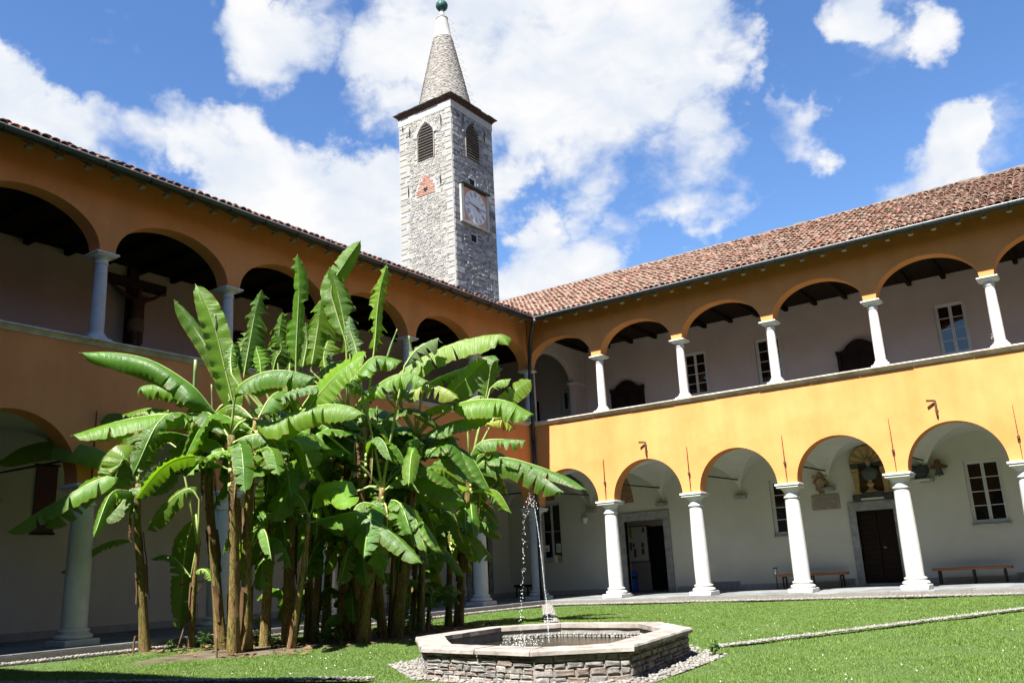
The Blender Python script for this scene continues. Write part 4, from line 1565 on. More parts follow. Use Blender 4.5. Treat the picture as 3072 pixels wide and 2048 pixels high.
for k in range(8):
    k2 = (k + 1) % 8
    o0, o1, i0, i1 = Vector(RIM[k]), Vector(RIM[k2]), inset(k, .36), inset(k2, .36)
    cuts = [0, 1] if k not in (1, 4) else [0, .52, 1]
    for c0, c1 in zip(cuts[:-1], cuts[1:]):
        g0, g1 = c0 + .004, c1 - .004
        q = [o0.lerp(o1, g0), o0.lerp(o1, g1), i0.lerp(i1, g1), i0.lerp(i1, g0)]
        s = MB()
        nseg = 7
        tv, tb = [], []
        top, bot = [], []
        for j in range(nseg + 1):
            w = j / nseg
            e = q[0].lerp(q[1], w)
            nrm = (q[3] - q[0]).normalized()
            jt = rnd.uniform(-.007, .007)
            top.append((e.x + nrm.x * (.014 + jt), e.y + nrm.y * (.014 + jt), RZ + rnd.uniform(-.003, .003)))
            bot.append((e.x + nrm.x * (.0 + jt), e.y + nrm.y * (.0 + jt), RZ - .018))
        inn = []
        innb = []
        for j in range(nseg + 1):
            e = q[3].lerp(q[2], j / nseg)
            jt = rnd.uniform(-.006, .006)
            inn.append((e.x + jt, e.y + jt, RZ + rnd.uniform(-.003, .003)))
            innb.append((e.x + jt, e.y + jt, RZ - .055))
        base = [(b_[0] + rnd.uniform(-.004, .004), b_[1] + rnd.uniform(-.004, .004), RZ - .055) for b_ in bot]
        vs = top + bot + base + inn + innb
        m_ = nseg + 1
        fs = []
        for j in range(nseg):
            fs += [(j + m_, j + 1 + m_, j + 1, j), (j + 2 * m_, j + 1 + 2 * m_, j + 1 + m_, j + m_), (j, j + 1, j + 1 + 3 * m_, j + 3 * m_),
                   (j + 3 * m_, j + 1 + 3 * m_, j + 1 + 4 * m_, j + 4 * m_), (j + 4 * m_, j + 1 + 4 * m_, j + 1 + 2 * m_, j + 2 * m_)]
        fs += [(0, 3 * m_, 4 * m_, 2 * m_, m_), (m_ - 1, 2 * m_ - 1, 3 * m_ - 1, 5 * m_ - 1, 4 * m_ - 1)]
        s.add(vs, fs)
        s.build('rim_slab', 'rim_stone', fountain)
# mortar core
core = MB()
wo_ = [inset(k, .075) for k in range(8)]
wi_ = [inset(k, .33) for k in range(8)]
for k in range(8):
    a, b_, c, d = wo_[k], wo_[(k + 1) % 8], wi_[(k + 1) % 8], wi_[k]
    core.add([(a.x, a.y, -.2), (b_.x, b_.y, -.2), (b_.x, b_.y, RZ - .056), (a.x, a.y, RZ - .056)], [(0, 1, 2, 3)])
    core.add([(d.x, d.y, -.2), (c.x, c.y, -.2), (c.x, c.y, RZ - .056), (d.x, d.y, RZ - .056)], [(3, 2, 1, 0)])
fcore = core.build('basin_wall', 'fountain_mortar', fountain)
for k in range(8):
    a, b_ = wo_[k], wo_[(k + 1) % 8]
    L_ = (b_ - a).length
    e = (b_ - a) / L_
    nrm = Vector((e.y, -e.x))

    def ff(t_, z, d):
        return (a.x + e.x * t_ + nrm.x * d, a.y + e.y * t_ + nrm.y * d, z)
    z = LAWN_Z - .03
    rowi = 0
    while z < RZ - .07:
        h = rnd.uniform(.045, .085)
        if z + h > RZ - .085:
            h = RZ - .058 - z
        t_ = 0.0
        while t_ < L_ - .01:
            ln = rnd.uniform(.09, .27) * (1.0 if h > .06 else .8)
            if L_ - t_ - ln < .07:
                ln = L_ - t_
            zz = z
            while zz < z + h - .012:
                hh = h if (h < .07 or rnd.random() < .72) else h * rnd.uniform(.4, .6)
                hh = min(hh, z + h - zz)
                s = MB()
                q = [(t_ + .005, zz + .004), (t_ + ln - .005, zz + .004), (t_ + ln - .005, zz + hh - .004), (t_ + .005, zz + hh - .004)]
                jj = min(.010, hh * .14)
                mid = []
                out = []
                for i in range(4):
                    x0, y0_ = q[i]
                    x1, y1_ = q[(i + 1) % 4]
                    out.append((x0 + rnd.uniform(-jj, jj), y0_ + rnd.uniform(-jj, jj)))
                    out.append(((x0 + x1) / 2 + rnd.uniform(-jj, jj), (y0_ + y1_) / 2 + rnd.uniform(-jj, jj)))
                cx_, cy_ = sum(p[0] for p in out) / 8, sum(p[1] for p in out) / 8
                dd = rnd.uniform(.014, .034)
                vs = [ff(*p, -.015) for p in out]
                vs += [ff(cx_ + (p[0] - cx_) * .93, cy_ + (p[1] - cy_) * .9, dd * .7) for p in out]
                vs += [ff(cx_ + (p[0] - cx_) * .7, cy_ + (p[1] - cy_) * .62, dd * rnd.uniform(.85, 1.25)) for p in out]
                fs = []
                for i in range(8):
                    i2 = (i + 1) % 8
                    fs += [(i, i2, 8 + i2, 8 + i), (8 + i, 8 + i2, 16 + i2, 16 + i)]
                fs.append(tuple(range(16, 24)))
                s.add(vs, fs)
                s.build('wall_stone', 'fountain_stone', fcore)
                zz += hh
            t_ += ln
        z += h
        rowi += 1
wat = MB()
wat.add([(p.x, p.y, .045) for p in [inset(k, .335) for k in range(8)]], [tuple(range(8))])
wat.build('pond_water', 'pond_water', None, kind='structure')
bot = MB()
bot.add([(p.x, p.y, -.13) for p in wi_], [tuple(range(8))])
bot.build('basin_floor', 'dark_void', fountain)

# ---------------- pebbles (numpy, one mesh per patch)
ico = bmesh.new()
bmesh.ops.create_icosphere(ico, subdivisions=1, radius=1.0)
IV = np.array([v.co[:] for v in ico.verts])
IF = np.array([[v.index for v in f.verts] for f in ico.faces])
ico.free()
rs = np.random.RandomState(5)


def pebbles(name, pts, smin, smax, flat=.6, parent=None, mat='pebble'):
    pts = np.asarray(pts, dtype=float)
    n = len(pts)
    sc = rs.uniform(smin, smax, (n, 3))
    sc[:, 2] *= flat
    an = rs.uniform(0, 6.28, n)
    V = IV[None] * sc[:, None, :] * (1 + rs.uniform(-.12, .12, (n, len(IV), 1)))
    c, s_ = np.cos(an)[:, None], np.sin(an)[:, None]
    X = V[..., 0] * c - V[..., 1] * s_
    Y = V[..., 0] * s_ + V[..., 1] * c
    V = np.stack([X, Y, V[..., 2]], -1) + pts[:, None, :]
    F = IF[None] + (np.arange(n) * len(IV))[:, None, None]
    return bulk(name, V.reshape(-1, 3), F.reshape(-1, 3), mat, parent, tint=np.repeat(rs.rand(n), len(IF)), smooth=True, kind='stuff')


def bed(name, poly, z=-.088):
    s = MB()
    s.add([(p[0], p[1], z) for p in poly], [tuple(range(len(poly)))])
    return s.build(name, 'pebble_bed', None, kind='structure')


def strip_pts(a, b_, w, gap, z=-.078):
    a, b_ = Vector(a), Vector(b_)
    L_ = (b_ - a).length
    e = (b_ - a) / L_
    nx = Vector((-e.y, e.x))
    out = []
    t_ = 0
    while t_ < L_:
        q = -w / 2
        while q < w / 2:
            p = a + e * (t_ + rnd.uniform(-.3, .3) * gap) + nx * (q + rnd.uniform(-.3, .3) * gap)
            out.append((p.x, p.y, z + rnd.uniform(-.006, .008)))
            q += gap
        t_ += gap
    return out


def strip_bed(name, a, b_, w, z=-.088):
    a, b_ = Vector(a), Vector(b_)
    e = (b_ - a).normalized()
    nx = Vector((-e.y, e.x)) * w / 2
    return bed(name, [a - nx, b_ - nx, b_ + nx, a + nx], z)


strip_bed('cobble_border', (.87, -25.2), (.87, -.75), .24, -.084)
pebbles('border_pebbles', strip_pts((.87, -21), (.87, -.8), .20, .06, -.070), .020, .034)
strip_bed('cobble_border', (.73, -.97), (23, -.97), .42, -.080)
pebbles('border_pebbles', strip_pts((.8, -.96), (18.2, -.96), .40, .066, -.066), .022, .038)
FRING = [inset(k, -(.36, .10, .06, .20, .36, .36, .36, .36)[k]) for k in range(8)]
bed('fountain_apron', FRING, -.108)
ap = []
for k in range(9000):
    x, y = rs.uniform(7.6, 13.2), rs.uniform(-18, -12.4)

    def inside(poly):
        return all((poly[(i + 1) % 8][0] - poly[i][0]) * (y - poly[i][1]) - (poly[(i + 1) % 8][1] - poly[i][1]) * (x - poly[i][0]) > 0 for i in range(8))
    if inside([tuple(p) for p in FRING]) and not inside([tuple(p) for p in wo_]):
        ap.append((x, y, -.104 + rs.uniform(-.008, .010)))
pebbles('apron_pebbles', ap, .018, .034)
for a, b_, w in (((11.75, -13.65), (16.6, -1.5), .17), ((1.2, -1.35), (9.2, -13.4), .30), ((9.3, -17.45), (2.2, -19.6), .16)):
    strip_bed('cobble_path', a, b_, w, -.074)
    pebbles('path_pebbles', strip_pts(a, b_, w, .05, -.066), .018, .030)
# rows of pebbles set in the inside of the basin wall
pp = []
for k in (4, 5, 6):
    a, b_ = wi_[k], wi_[(k + 1) % 8]
    nn = int((b_ - a).length / .055)
    for i in range(nn):
        for z in (.055, .085):
            p = a.lerp(b_, (i + rnd.uniform(.2, .8)) / nn)
            q = p + (FC - p).normalized() * .02
            pp.append((q.x, q.y, z))
pebbles('basin_pebbles', pp, .018, .027, 1.0, fountain)

# water jet: a thrown string of drops
JP = [(9.95, -14.79, .07), (10.01, -14.89, .59), (10.02, -14.93, .73), (10.05, -15.0, 1.0), (10.08, -15.08, 1.35), (10.1, -15.15, 1.6), (10.11, -15.2, 1.77), (10.1, -15.24, 1.87), (10.09, -15.26, 1.92),
      (10.05, -15.27, 1.87), (10.01, -15.26, 1.74), (9.98, -15.25, 1.63), (9.94, -15.23, 1.48), (9.92, -15.2, 1.36), (9.87, -15.16, 1.14), (9.82, -15.13, .93), (9.76, -15.1, .69), (9.70, -15.06, .35), (9.66, -15.04, .08)]
drops, dsz = [], []
for i in range(len(JP) - 1):
    a, b_ = Vector(JP[i]), Vector(JP[i + 1])
    up_ = i < 8
    n_ = int((b_ - a).length / (.005 if up_ else .009)) + 1
    for k in range(n_):
        if not up_ and math.sin(i * 5.1 + k * .9) + rnd.uniform(-.8, .8) < .1:
            continue
        p = a.lerp(b_, (k + rnd.random()) / n_)
        j = .002 if up_ else .014
        if 5 < i < 11:
            j = .022
        drops.append((p.x + rnd.gauss(0, j), p.y + rnd.gauss(0, j), p.z + rnd.gauss(0, j)))
        dsz.append(rnd.uniform(.003, .005) if up_ else rnd.uniform(.002, .0065))
for k in range(90):
    w = rnd.uniform(0, 6.28)
    r = rnd.uniform(0, .3)
    drops.append((9.68 + r * math.cos(w), -15.03 + r * math.sin(w), .055 + rnd.random() ** 2 * .12))
    dsz.append(rnd.uniform(.003, .007))
drops, dsz = np.array(drops), np.array(dsz)
V = IV[None] * dsz[:, None, None] * np.array([1, 1, 1.5]) + drops[:, None, :]
F = IF[None] + (np.arange(len(drops)) * len(IV))[:, None, None]
bulk('water_jet', V.reshape(-1, 3), F.reshape(-1, 3), 'water_drop', None, smooth=True, kind='stuff')

# ================================================================== THINGS OF THE GALLERIES


def bench(label, x0, x1, y0, y1, legs, mat='bench_wood'):
    t_ = thing('bench', label, 'bench', ((x0 + x1) / 2, (y0 + y1) / 2, FLOOR), group='benches along the gallery walls')
    for a, b_ in ((y0, (y0 + y1) / 2 - .006), ((y0 + y1) / 2 + .006, y1)):
        s = MB()
        s.cbox(x0, x1, a, b_, .425, .495, .008)
        s.build('seat_plank', mat, t_)
    for lx in legs:
        for ly in (y0 + .05, y1 - .05):
            s = MB()
            s.box(lx - .022, lx + .022, ly - .02, ly + .02, FLOOR, .425)
            s.build('leg', 'dark_iron', t_)
        s = MB()
        s.box(lx - .02, lx + .02, y0 + .071, y1 - .071, .385, .424)
        s.build('crossbar', 'dark_iron', t_)
    return t_


bench('brown wooden bench on black legs between the ash stand and the plank door', 6.98, 9.06, 3.08, 3.48, (7.12, 7.98, 8.88))
bench('brown wooden bench on black legs under the bronze bell', 11.46, 13.48, 3.08, 3.48, (11.62, 12.5, 13.28))
bench('small dark bench in the shaded corner beyond the downpipe', -3.05, -2.35, 2.9, 3.25, (-2.95, -2.45), 'dark_timber')

t_ = thing('ash_stand', 'steel ash bin on a thin black post beside the bench', 'ash bin', (6.8, 3.4, FLOOR))
s = MB()
s.lathe([(.058, .49), (.062, .495), (.062, .66), (.058, .67)], (6.81, 3.4, 0), n=16)
s.build('bin', 'steel', t_, autosmooth=40)
s = MB()
s.lathe([(.062, .675), (.064, .68), (.064, .70), (.05, .715)], (6.81, 3.4, 0), n=16)
s.build('lid', 'dark_iron', t_)
s = MB()
s.tube([(6.81, 3.4, FLOOR), (6.81, 3.4, .49)], .014, n=8)
s.lathe([(.11, FLOOR), (.11, FLOOR + .012), (.02, FLOOR + .03)], (6.81, 3.4, 0), n=14)
s.build('post', 'dark_iron', t_)


def vent(label, x0, x1, z0=.085, z1=.33):
    t_ = thing('vent_grille', label, 'vent', ((x0 + x1) / 2, BACK, z0), group='vent grilles along the wall foot')
    s = MB()
    s.box(x0 + .02, x1 - .02, BACK - .022, BACK - .014, z0 + .02, z1 - .02)
    s.build('backing', 'dark_void', t_)
    for q in ((x0, x1, z0, z0 + .02), (x0, x1, z1 - .02, z1), (x0, x0 + .02, z0 + .021, z1 - .021), (x1 - .02, x1, z0 + .021, z1 - .021)):
        s = MB()
        s.box(q[0], q[1], BACK - .045, BACK - .013, q[2], q[3])
        s.build('frame', 'vent_grey', t_)
    x = x0 + .045
    while x < x1 - .03:
        s = MB()
        s.box(x - .013, x + .013, BACK - .040, BACK - .024, z0 + .021, z1 - .021)
        s.build('bar', 'vent_grey', t_)
        x += .042


vent('grey slotted vent at the wall foot between open doorway and bench', 4.47, 5.44)
vent('short grey vent at the wall foot left of the plank door', 8.62, 9.12, .07, .29)
vent('grey vent at the wall foot by the right edge under the big window', 13.5, 14.3, .06, .29)


def wall_lamp(label, x, z, y=BACK):
    t_ = thing('wall_lamp', label, 'lamp', (x, y, z))
    s = MB()
    s.lathe([(.02, -.13), (.06, -.11), (.10, -.05), (.125, .03), (.13, .09), (.12, .095)], (x, y - .10, z), n=18, sy=.8)
    s.build('glass_shade', 'lamp_glass', t_, smooth=True)
    s = MB()
    s.cbox(x - .05, x + .05, y - .03, y - .002, z - .06, z + .07, .006)
    s.build('bracket', 'grey_paint', t_)


wall_lamp('white glass cup lamp on the lower gallery wall left of the open doorway', -.27, 2.70)
wall_lamp('white glass cup lamp on the upper gallery wall beside the corner window', -.26, 7.36)

# notices in the corner window
s = MB()
s.box(-2.30, -2.03, BACK + .10, BACK + .104, 1.66, 1.9)
n_ = tag(s.build('notice', 'paper', None), 'white paper notice in the left pane of the corner window', 'notice')
s = MB()
s.box(-2.20, -2.12, BACK + .096, BACK + .0985, 1.70, 1.77)
s.build('printed_block', 'print_grey', n_)
s = MB()
s.box(-1.72, -1.52, BACK + .10, BACK + .104, 1.60, 1.93)
n_ = tag(s.build('notice', 'paper', None), 'tall white paper notice in the right pane of the corner window', 'notice')
for k in range(7):
    s = MB()
    s.box(-1.69, -1.56 - (k % 3) * .02, BACK + .096, BACK + .0985, 1.66 + k * .033, 1.672 + k * .033)
    s.build('printed_line', 'print_grey', n_)
t_ = thing('leaflet_box', 'orange and white leaflet box at the foot of the corner window', 'leaflet box', (-1.62, BACK, 1.24))
s = MB()
s.add([(-1.70, BACK - .10, 1.235), (-1.58, BACK - .10, 1.235), (-1.56, BACK - .12, 1.51), (-1.73, BACK - .12, 1.51),
       (-1.70, BACK - .002, 1.235), (-1.58, BACK - .002, 1.235), (-1.56, BACK - .002, 1.51), (-1.73, BACK - .002, 1.51)],
      [(0, 1, 2, 3), (0, 4, 5, 1), (1, 5, 6, 2), (0, 3, 7, 4), (3, 2, 6, 7)])
s.build('box', 'paper', t_)
s = MB()
s.box(-1.555, -1.48, BACK - .10, BACK - .004, 1.24, 1.5)
s.build('orange_leaflet', 'poster_orange', t_)

# lobby: notice board and blue bin
nb = thing('notice_board', 'pale notice board with small posters inside the open doorway', 'notice board', (.67, 6.09, 1.13))
s = MB()
s.box(.30, 1.08, 6.05, 6.085, 1.14, 2.42)
s.build('board', 'paper', nb)
for q in ((.28, 1.10, 1.10, 1.14), (.28, 1.10, 2.42, 2.46), (.26, .30, 1.10, 2.46), (1.08, 1.12, 1.10, 2.46)):
    s = MB()
    s.box(q[0], q[1], 6.035, 6.088, q[2], q[3])
    s.build('board_frame', 'grey_timber', nb)
for q, mt in (((.33, .43, 2.02, 2.38), 'poster_orange'), ((.31, .40, 1.55, 1.86), 'poster_green'), ((.46, .57, 1.30, 1.60), 'poster_red'), ((.44, .52, 1.66, 1.82), 'print_grey'),
              ((.80, .92, 1.38, 1.60), 'poster_red'), ((.80, .92, 1.64, 1.82), 'print_grey'), ((.88, .98, 2.2, 2.38), 'print_grey')):
    s = MB()
    s.box(q[0], q[1], 6.044, 6.0495, q[2], q[3])
    s.build('poster', mt, nb)
t_ = thing('waste_bin', 'blue plastic waste bin inside the open doorway', 'bin', (1.04, 4.7, FLOOR))
s = MB()
s.lathe([(.15, FLOOR), (.155, FLOOR + .02), (.17, .50), (.175, .52)], (1.04, 4.7, 0), n=20)
s.build('bin_body', 'blue_plastic', t_, smooth=True)
s = MB()
s.lathe([(.165, .525), (.165, .60)], (1.04, 4.7, 0), n=20)
s.build('bin_slot', 'dark_void', t_)
s = MB()
s.lathe([(.178, .60), (.18, .64), (.15, .76), (.06, .82), (.01, .83)], (1.04, 4.7, 0), n=20)
s.build('bin_lid', 'blue_plastic', t_, smooth=True)

# inscription tablet and carved arms above it
tb = thing('inscription_tablet', 'grey stone inscription tablet on the wall below the carved coat of arms', 'tablet', (8.55, BACK, 2.39))
s = MB()
s.cbox(8.12, 8.98, BACK - .045, BACK - .003, 2.40, 2.86, .008)
s.build('tablet', 'tablet_stone', tb)
for k in range(9):
    z = 2.805 - k * .044
    s = MB()
    x = 8.17 + rnd.uniform(0, .05)
    while x < 8.92:
        w = rnd.uniform(.012, .026)
        if rnd.random() < .86:
            s.box(x, x + .007, BACK - .0468, BACK - .044, z - .011, z + .011)
            if rnd.random() < .6:
                zz = z + rnd.choice((-.009, 0, .009))
                s.box(x + .0072, x + w * .7, BACK - .0468, BACK - .044, zz - .003, zz + .003)
        x += w
    s.build('engraved_line', 'inscription', tb)

ar = thing('carved_coat_of_arms', 'brown carved stone coat of arms with scrolls hanging under a tie rod', 'coat of arms', (8.48, BACK, 2.86))
s = MB()
vs, fs = [], []
n1_, n2_ = 30, 9
for i in range(n2_ + 1):
    r = i / n2_
    for k in range(n1_):
        w = 2 * math.pi * k / n1_
        bx = math.cos(w) * .225 * (1 + .14 * math.sin(5 * w + 1))
        bz = math.sin(w) * .33 * (1 + .10 * math.cos(6 * w))
        if bz < 0:
            bx *= 1 - .55 * (bz / -.33) ** 1.5
        d = .09 * (1 - r ** 2.5) + .028 * math.sin(9 * r + 4 * w) * r
        vs.append((8.48 + bx * r, BACK - .015 - max(d, .0), 3.22 + bz * r))
for i in range(n2_):
    for k in range(n1_):
        fs.append((i * n1_ + k, i * n1_ + (k + 1) % n1_, (i + 1) * n1_ + (k + 1) % n1_, (i + 1) * n1_ + k))
s.add(vs, fs)
s.build('cartouche', 'carved_stone', ar, smooth=True)
s = MB()
s.prism([(8.36, 3.28), (8.44, 3.38), (8.52, 3.38), (8.60, 3.28), (8.58, 3.10), (8.48, 2.98), (8.38, 3.10)], 1, BACK - .135, BACK - .06)
s.build('shield', 'carved_stone', ar)
for sx in (-1, 1):
    for cz, r0 in ((3.42, .07), (3.24, .06), (3.02, .05)):
        s = MB()
        cx_ = 8.48 + sx * (.17 if cz > 3.1 else .12)
        pts = []
        for k in range(16):
            w = k / 15 * 4.2 * math.pi / 2
            pts.append((cx_ + sx * math.cos(w) * r0 * (1 - k / 20), BACK - .10 - k * .002, cz + math.sin(w) * r0 * (1 - k / 20)))
        s.tube(pts, [.026 - k * .001 for k in range(16)], n=7)
        s.build('scroll', 'carved_stone', ar, smooth=True)
s = MB()
s.lathe([(.01, -.06), (.05, -.04), (.06, 0), (.045, .05), (.01, .07)], (8.47, BACK - .09, 3.52), n=12)
s.build('helm', 'carved_stone', ar, smooth=True)
s = MB()
s.ell((8.48, BACK - .075, 2.92), (.075, .06, .075), 12, 8)
s.tube([(8.43, BACK - .13, 2.93), (8.48, BACK - .15, 2.90), (8.53, BACK - .13, 2.93)], .012, n=5)
s.build('mask', 'carved_stone', ar, smooth=True)

# niche with shell over the plank door
ni = thing('shell_niche', 'ochre stone niche with scallop shell hood above the plank door', 'niche', (10.0, BACK, 2.58))
s = MB()
s.box(9.64, 10.38, BACK - .02, BACK - .003, 2.83, 3.62)
s.build('niche_back', 'niche_back', ni)
for a in (9.50, 10.36):
    s = MB()
    s.add([(a + .03, BACK - .14, 2.84), (a + .15, BACK - .14, 2.84), (a + .19, BACK - .14, 3.42), (a - .01, BACK - .14, 3.42),
           (a + .03, BACK - .003, 2.84), (a + .15, BACK - .003, 2.84), (a + .19, BACK - .003, 3.42), (a - .01, BACK - .003, 3.42)],
          [(0, 1, 2, 3), (0, 3, 7, 4), (1, 5, 6, 2), (3, 2, 6, 7), (0, 4, 5, 1)])
    s.build('pilaster', 'ochre_stone', ni)
    s = MB()
    s.cbox(a - .03, a + .21, BACK - .17, BACK - .004, 3.422, 3.47, .01)
    s.tube([(a - .02, BACK - .15, 3.53), (a + .20, BACK - .15, 3.53)], .055, n=10)
    s.cbox(a - .02, a + .2, BACK - .15, BACK - .004, 3.475, 3.60, .01)
    s.build('pilaster_capital', 'ochre_stone', ni)
    s = MB()
    s.cbox(a - .01, a + .2, BACK - .165, BACK - .004, 2.775, 2.84, .012)
    s.build('pilaster_base', 'ochre_stone', ni)
    s = MB()
    s.cbox(a - .04, a + .22, BACK - .18, BACK - .004, 3.602, 3.72, .012)
    s.build('entablature_block', 'granite_niche', ni)
s = MB()
s.box(9.722, 10.318, BACK - .09, BACK - .004, 3.61, 3.70)
s.build('frieze', 'granite_niche', ni)
s = MB()
s.cbox(9.42, 9.66, BACK - .19, BACK - .004, 2.585, 2.772, .01)
s.cbox(10.34, 10.60, BACK - .19, BACK - .004, 2.585, 2.772, .01)
s.box(9.66, 10.34, BACK - .15, BACK - .004, 2.66, 2.83)
s.build('plinth', 'granite_niche', ni)
s = MB()
s.cbox(9.66, 10.34, BACK - .19, BACK - .004, 2.60, 2.655, .012)
s.build('ledge', 'pale_moulding', ni)
# shell: ribbed half dome
nsec, nrad = 72, 10
vs, fs = [], []
for i in range(nrad + 1):
    r = i / nrad
    for k in range(nsec + 1):
        w = math.pi * k / nsec
        flute = abs(math.sin(w * 6.5))
        rr = .50 * r
        dep = .16 * math.sin(r * math.pi * .5) * (.62 + .38 * flute)
        vs.append((10.0 + rr * math.cos(w) * 1.04, BACK - .01 - dep * (1 if r > 0 else .3), 3.722 + rr * math.sin(w) * 1.02))
for i in range(nrad):
    for k in range(nsec):
        a = i * (nsec + 1) + k
        fs.append((a, a + 1, a + nsec + 2, a + nsec + 1))
s = MB()
s.add(vs, fs)
s.build('shell', 'ochre_stone', ni, smooth=True)
s = MB()
s.tube([(10.0 + .535 * math.cos(math.pi * k / 24), BACK - .10, 3.725 + .525 * math.sin(math.pi * k / 24)) for k in range(25)], .035, n=8)
s.build('archivolt', 'ochre_stone', ni, smooth=True)

# bust in the niche
bu = thing('bust', 'dark bronze bust of a man on a carved foot inside the shell niche', 'bust', (10.02, BACK - .12, 2.83))
by_ = BACK - .135
s = MB()
s.lathe([(.16, 2.832), (.17, 2.85), (.13, 2.88), (.07, 2.93), (.06, 2.99), (.11, 3.03), (.12, 3.07), (.07, 3.11), (.055, 3.17), (.09, 3.2)], (10.0, by_, 0), n=18, sy=.6)
s.build('foot', 'ochre_stone', bu, autosmooth=40)
s = MB()
s.lathe([(.09, 3.18), (.17, 3.22), (.225, 3.30), (.255, 3.40), (.25, 3.46), (.20, 3.52), (.12, 3.56), (.075, 3.585), (.07, 3.64)], (10.02, by_, 0), n=24, sy=.52)
for k in range(-3, 4):
    s.tube([(10.02 + k * .06, by_ - .125 + abs(k) * .018, 3.26), (10.02 + k * .05, by_ - .128 + abs(k) * .016, 3.4), (10.02 + k * .03, by_ - .09 + abs(k) * .008, 3.52)], .013, n=6)
s.build('torso', 'bronze_green', bu, smooth=True)
s = MB()
hx, hy, hz = 10.02, by_ - .025, 3.745
vs, fs = [], []
n1_, n2_ = 24, 18
for i in range(n2_ + 1):
    th = math.pi * i / n2_
    for k in range(n1_):
        w = 2 * math.pi * k / n1_
        x_, y_, z_ = math.sin(th) * math.cos(w), math.sin(th) * math.sin(w), -math.cos(th)
        jaw = 1 - .22 * max(0, -z_ - .1)
        X, Y, Z = .082 * x_ * jaw, .105 * y_, .132 * z_
        if y_ < -.3:
            fx = max(0, 1 - abs(x_) / .28)
            Y -= .030 * fx * max(0, 1 - abs(z_ + .12) / .30)          # nose
            Y -= .010 * max(0, 1 - abs(z_ - .28) / .14)                # brow
            ex = max(0, 1 - abs(abs(x_) - .40) / .2) * max(0, 1 - abs(z_ - .10) / .14)
            Y += .013 * ex                                             # eye sockets
            Y -= .008 * max(0, 1 - abs(x_) / .35) * max(0, 1 - abs(z_ + .48) / .10)   # lips
            Y -= .012 * max(0, 1 - abs(x_) / .3) * max(0, 1 - abs(z_ + .82) / .18)    # chin
        vs.append((hx + X, hy + Y, hz + Z))
for i in range(n2_):
    for k in range(n1_):
        fs.append((i * n1_ + k, i * n1_ + (k + 1) % n1_, (i + 1) * n1_ + (k + 1) % n1_, (i + 1) * n1_ + k))
s.add(vs, fs)
for sx in (-1, 1):
    s.ell((hx + sx * .082, hy + .01, hz - .005), (.014, .025, .036), 8, 6)
s.build('head', 'carved_stone', bu, smooth=True)

# carved fragment on a stone shelf, and the bell
sh = thing('stone_shelf', 'grey stone shelf slab on the wall left of the bell', 'shelf', (11.44, BACK, 2.99))
s = MB()
s.cbox(11.18, 11.71, BACK - .24, BACK - .003, 2.99, 3.075, .012)
s.build('shelf_slab', 'pale_moulding', sh)
fg = thing('carved_fragment', 'dark carved capital fragment standing on the stone shelf', 'carving', (11.44, BACK - .12, 3.075))
s = MB()
s.lathe([(.15, 3.077), (.16, 3.09), (.155, 3.13), (.20, 3.17), (.26, 3.24), (.275, 3.32), (.27, 3.40), (.24, 3.455)], (11.44, BACK - .125, 0), n=26, sy=.42)
s.build('block', 'dark_carving', fg, smooth=True)
for k in range(7):
    s = MB()
    x = 11.22 + k * .074
    s.ell((x, BACK - .22 + abs(k - 3) * .012, 3.42 + .03 * math.sin(k * 2.1)), (.05, .04, .055), 9, 6)
    s.build('leaf_knob', 'dark_carving', fg, smooth=True)
for k in range(5):
    s = MB()
    x = 11.26 + k * .09
    pts = [(x + .035 * math.cos(w * .7), BACK - .235 + abs(k - 2) * .015, 3.29 + .05 * math.sin(w * .7)) for w in range(9)]
    s.tube(pts, .014, n=6)
    s.build('curl', 'dark_carving', fg, smooth=True)

be = thing('bell', 'small dark bronze bell hanging from a carved wooden yoke on the wall', 'bell', (12.0, BACK - .12, 3.11))
s = MB()
s.lathe([(.125, 3.135), (.13, 3.14), (.105, 3.19), (.085, 3.25), (.078, 3.33), (.06, 3.375), (.02, 3.385)], (11.975, BACK - .15, 0), n=22)
s.build('bell_body', 'bronze_green', be, smooth=True)
s = MB()
s.tube([(11.975, BACK - .15, 3.2), (11.975, BACK - .15, 3.13)], .012, n=6)
s.ell((11.975, BACK - .15, 3.125), (.024, .024, .024), 8, 6)
s.build('clapper', 'dark_iron', be)
s = MB()
s.prism([(11.76, 3.34), (11.84, 3.325), (11.90, 3.35), (12.06, 3.345), (12.12, 3.32), (12.20, 3.34), (12.22, 3.40), (12.12, 3.44), (12.06, 3.47), (12.04, 3.58), (11.99, 3.61), (11.94, 3.60), (11.90, 3.56), (11.88, 3.46), (11.82, 3.42), (11.75, 3.39)], 1, BACK - .22, BACK - .08)
s.build('yoke', 'bell_wood', be)
s = MB()
s.tube([(11.73, BACK - .15, 3.365), (12.25, BACK - .15, 3.375)], .016, n=6)
s.box(11.95, 12.02, BACK - .09, BACK - .003, 3.36, 3.42)
s.build('axle', 'dark_iron', be)

# bent iron spouts on the sunlit facade
for lab, x, z0, z1 in (('bent rusty pipe spout above the second lower arch from the corner', 4.45, 4.24, 4.68), ('bent rusty pipe spout above the lower arch near the right edge', 12.80, 4.31, 4.74)):
    t_ = thing('pipe_spout', lab, 'pipe', (x, -.225, z0), group='bent pipe spouts on the facade')
    s = MB()
    s.tube([(x, -.27, z0 - .01), (x, -.27, z0 + .05), (x, -.27, z1 - .05), (x, -.275, z1 - .01), (x - .05, -.29, z1), (x - .19, -.36, z1 + .005)], [.014, .030, .030, .030, .030, .032], n=10)
    s.build('pipe', 'rusty_iron', t_, smooth=True)
    s = MB()
    s.cbox(x - .04, x + .04, -.262, -.226, z0 + .15, z0 + .18, .004)
    s.build('pipe_clip', 'rusty_iron', t_)
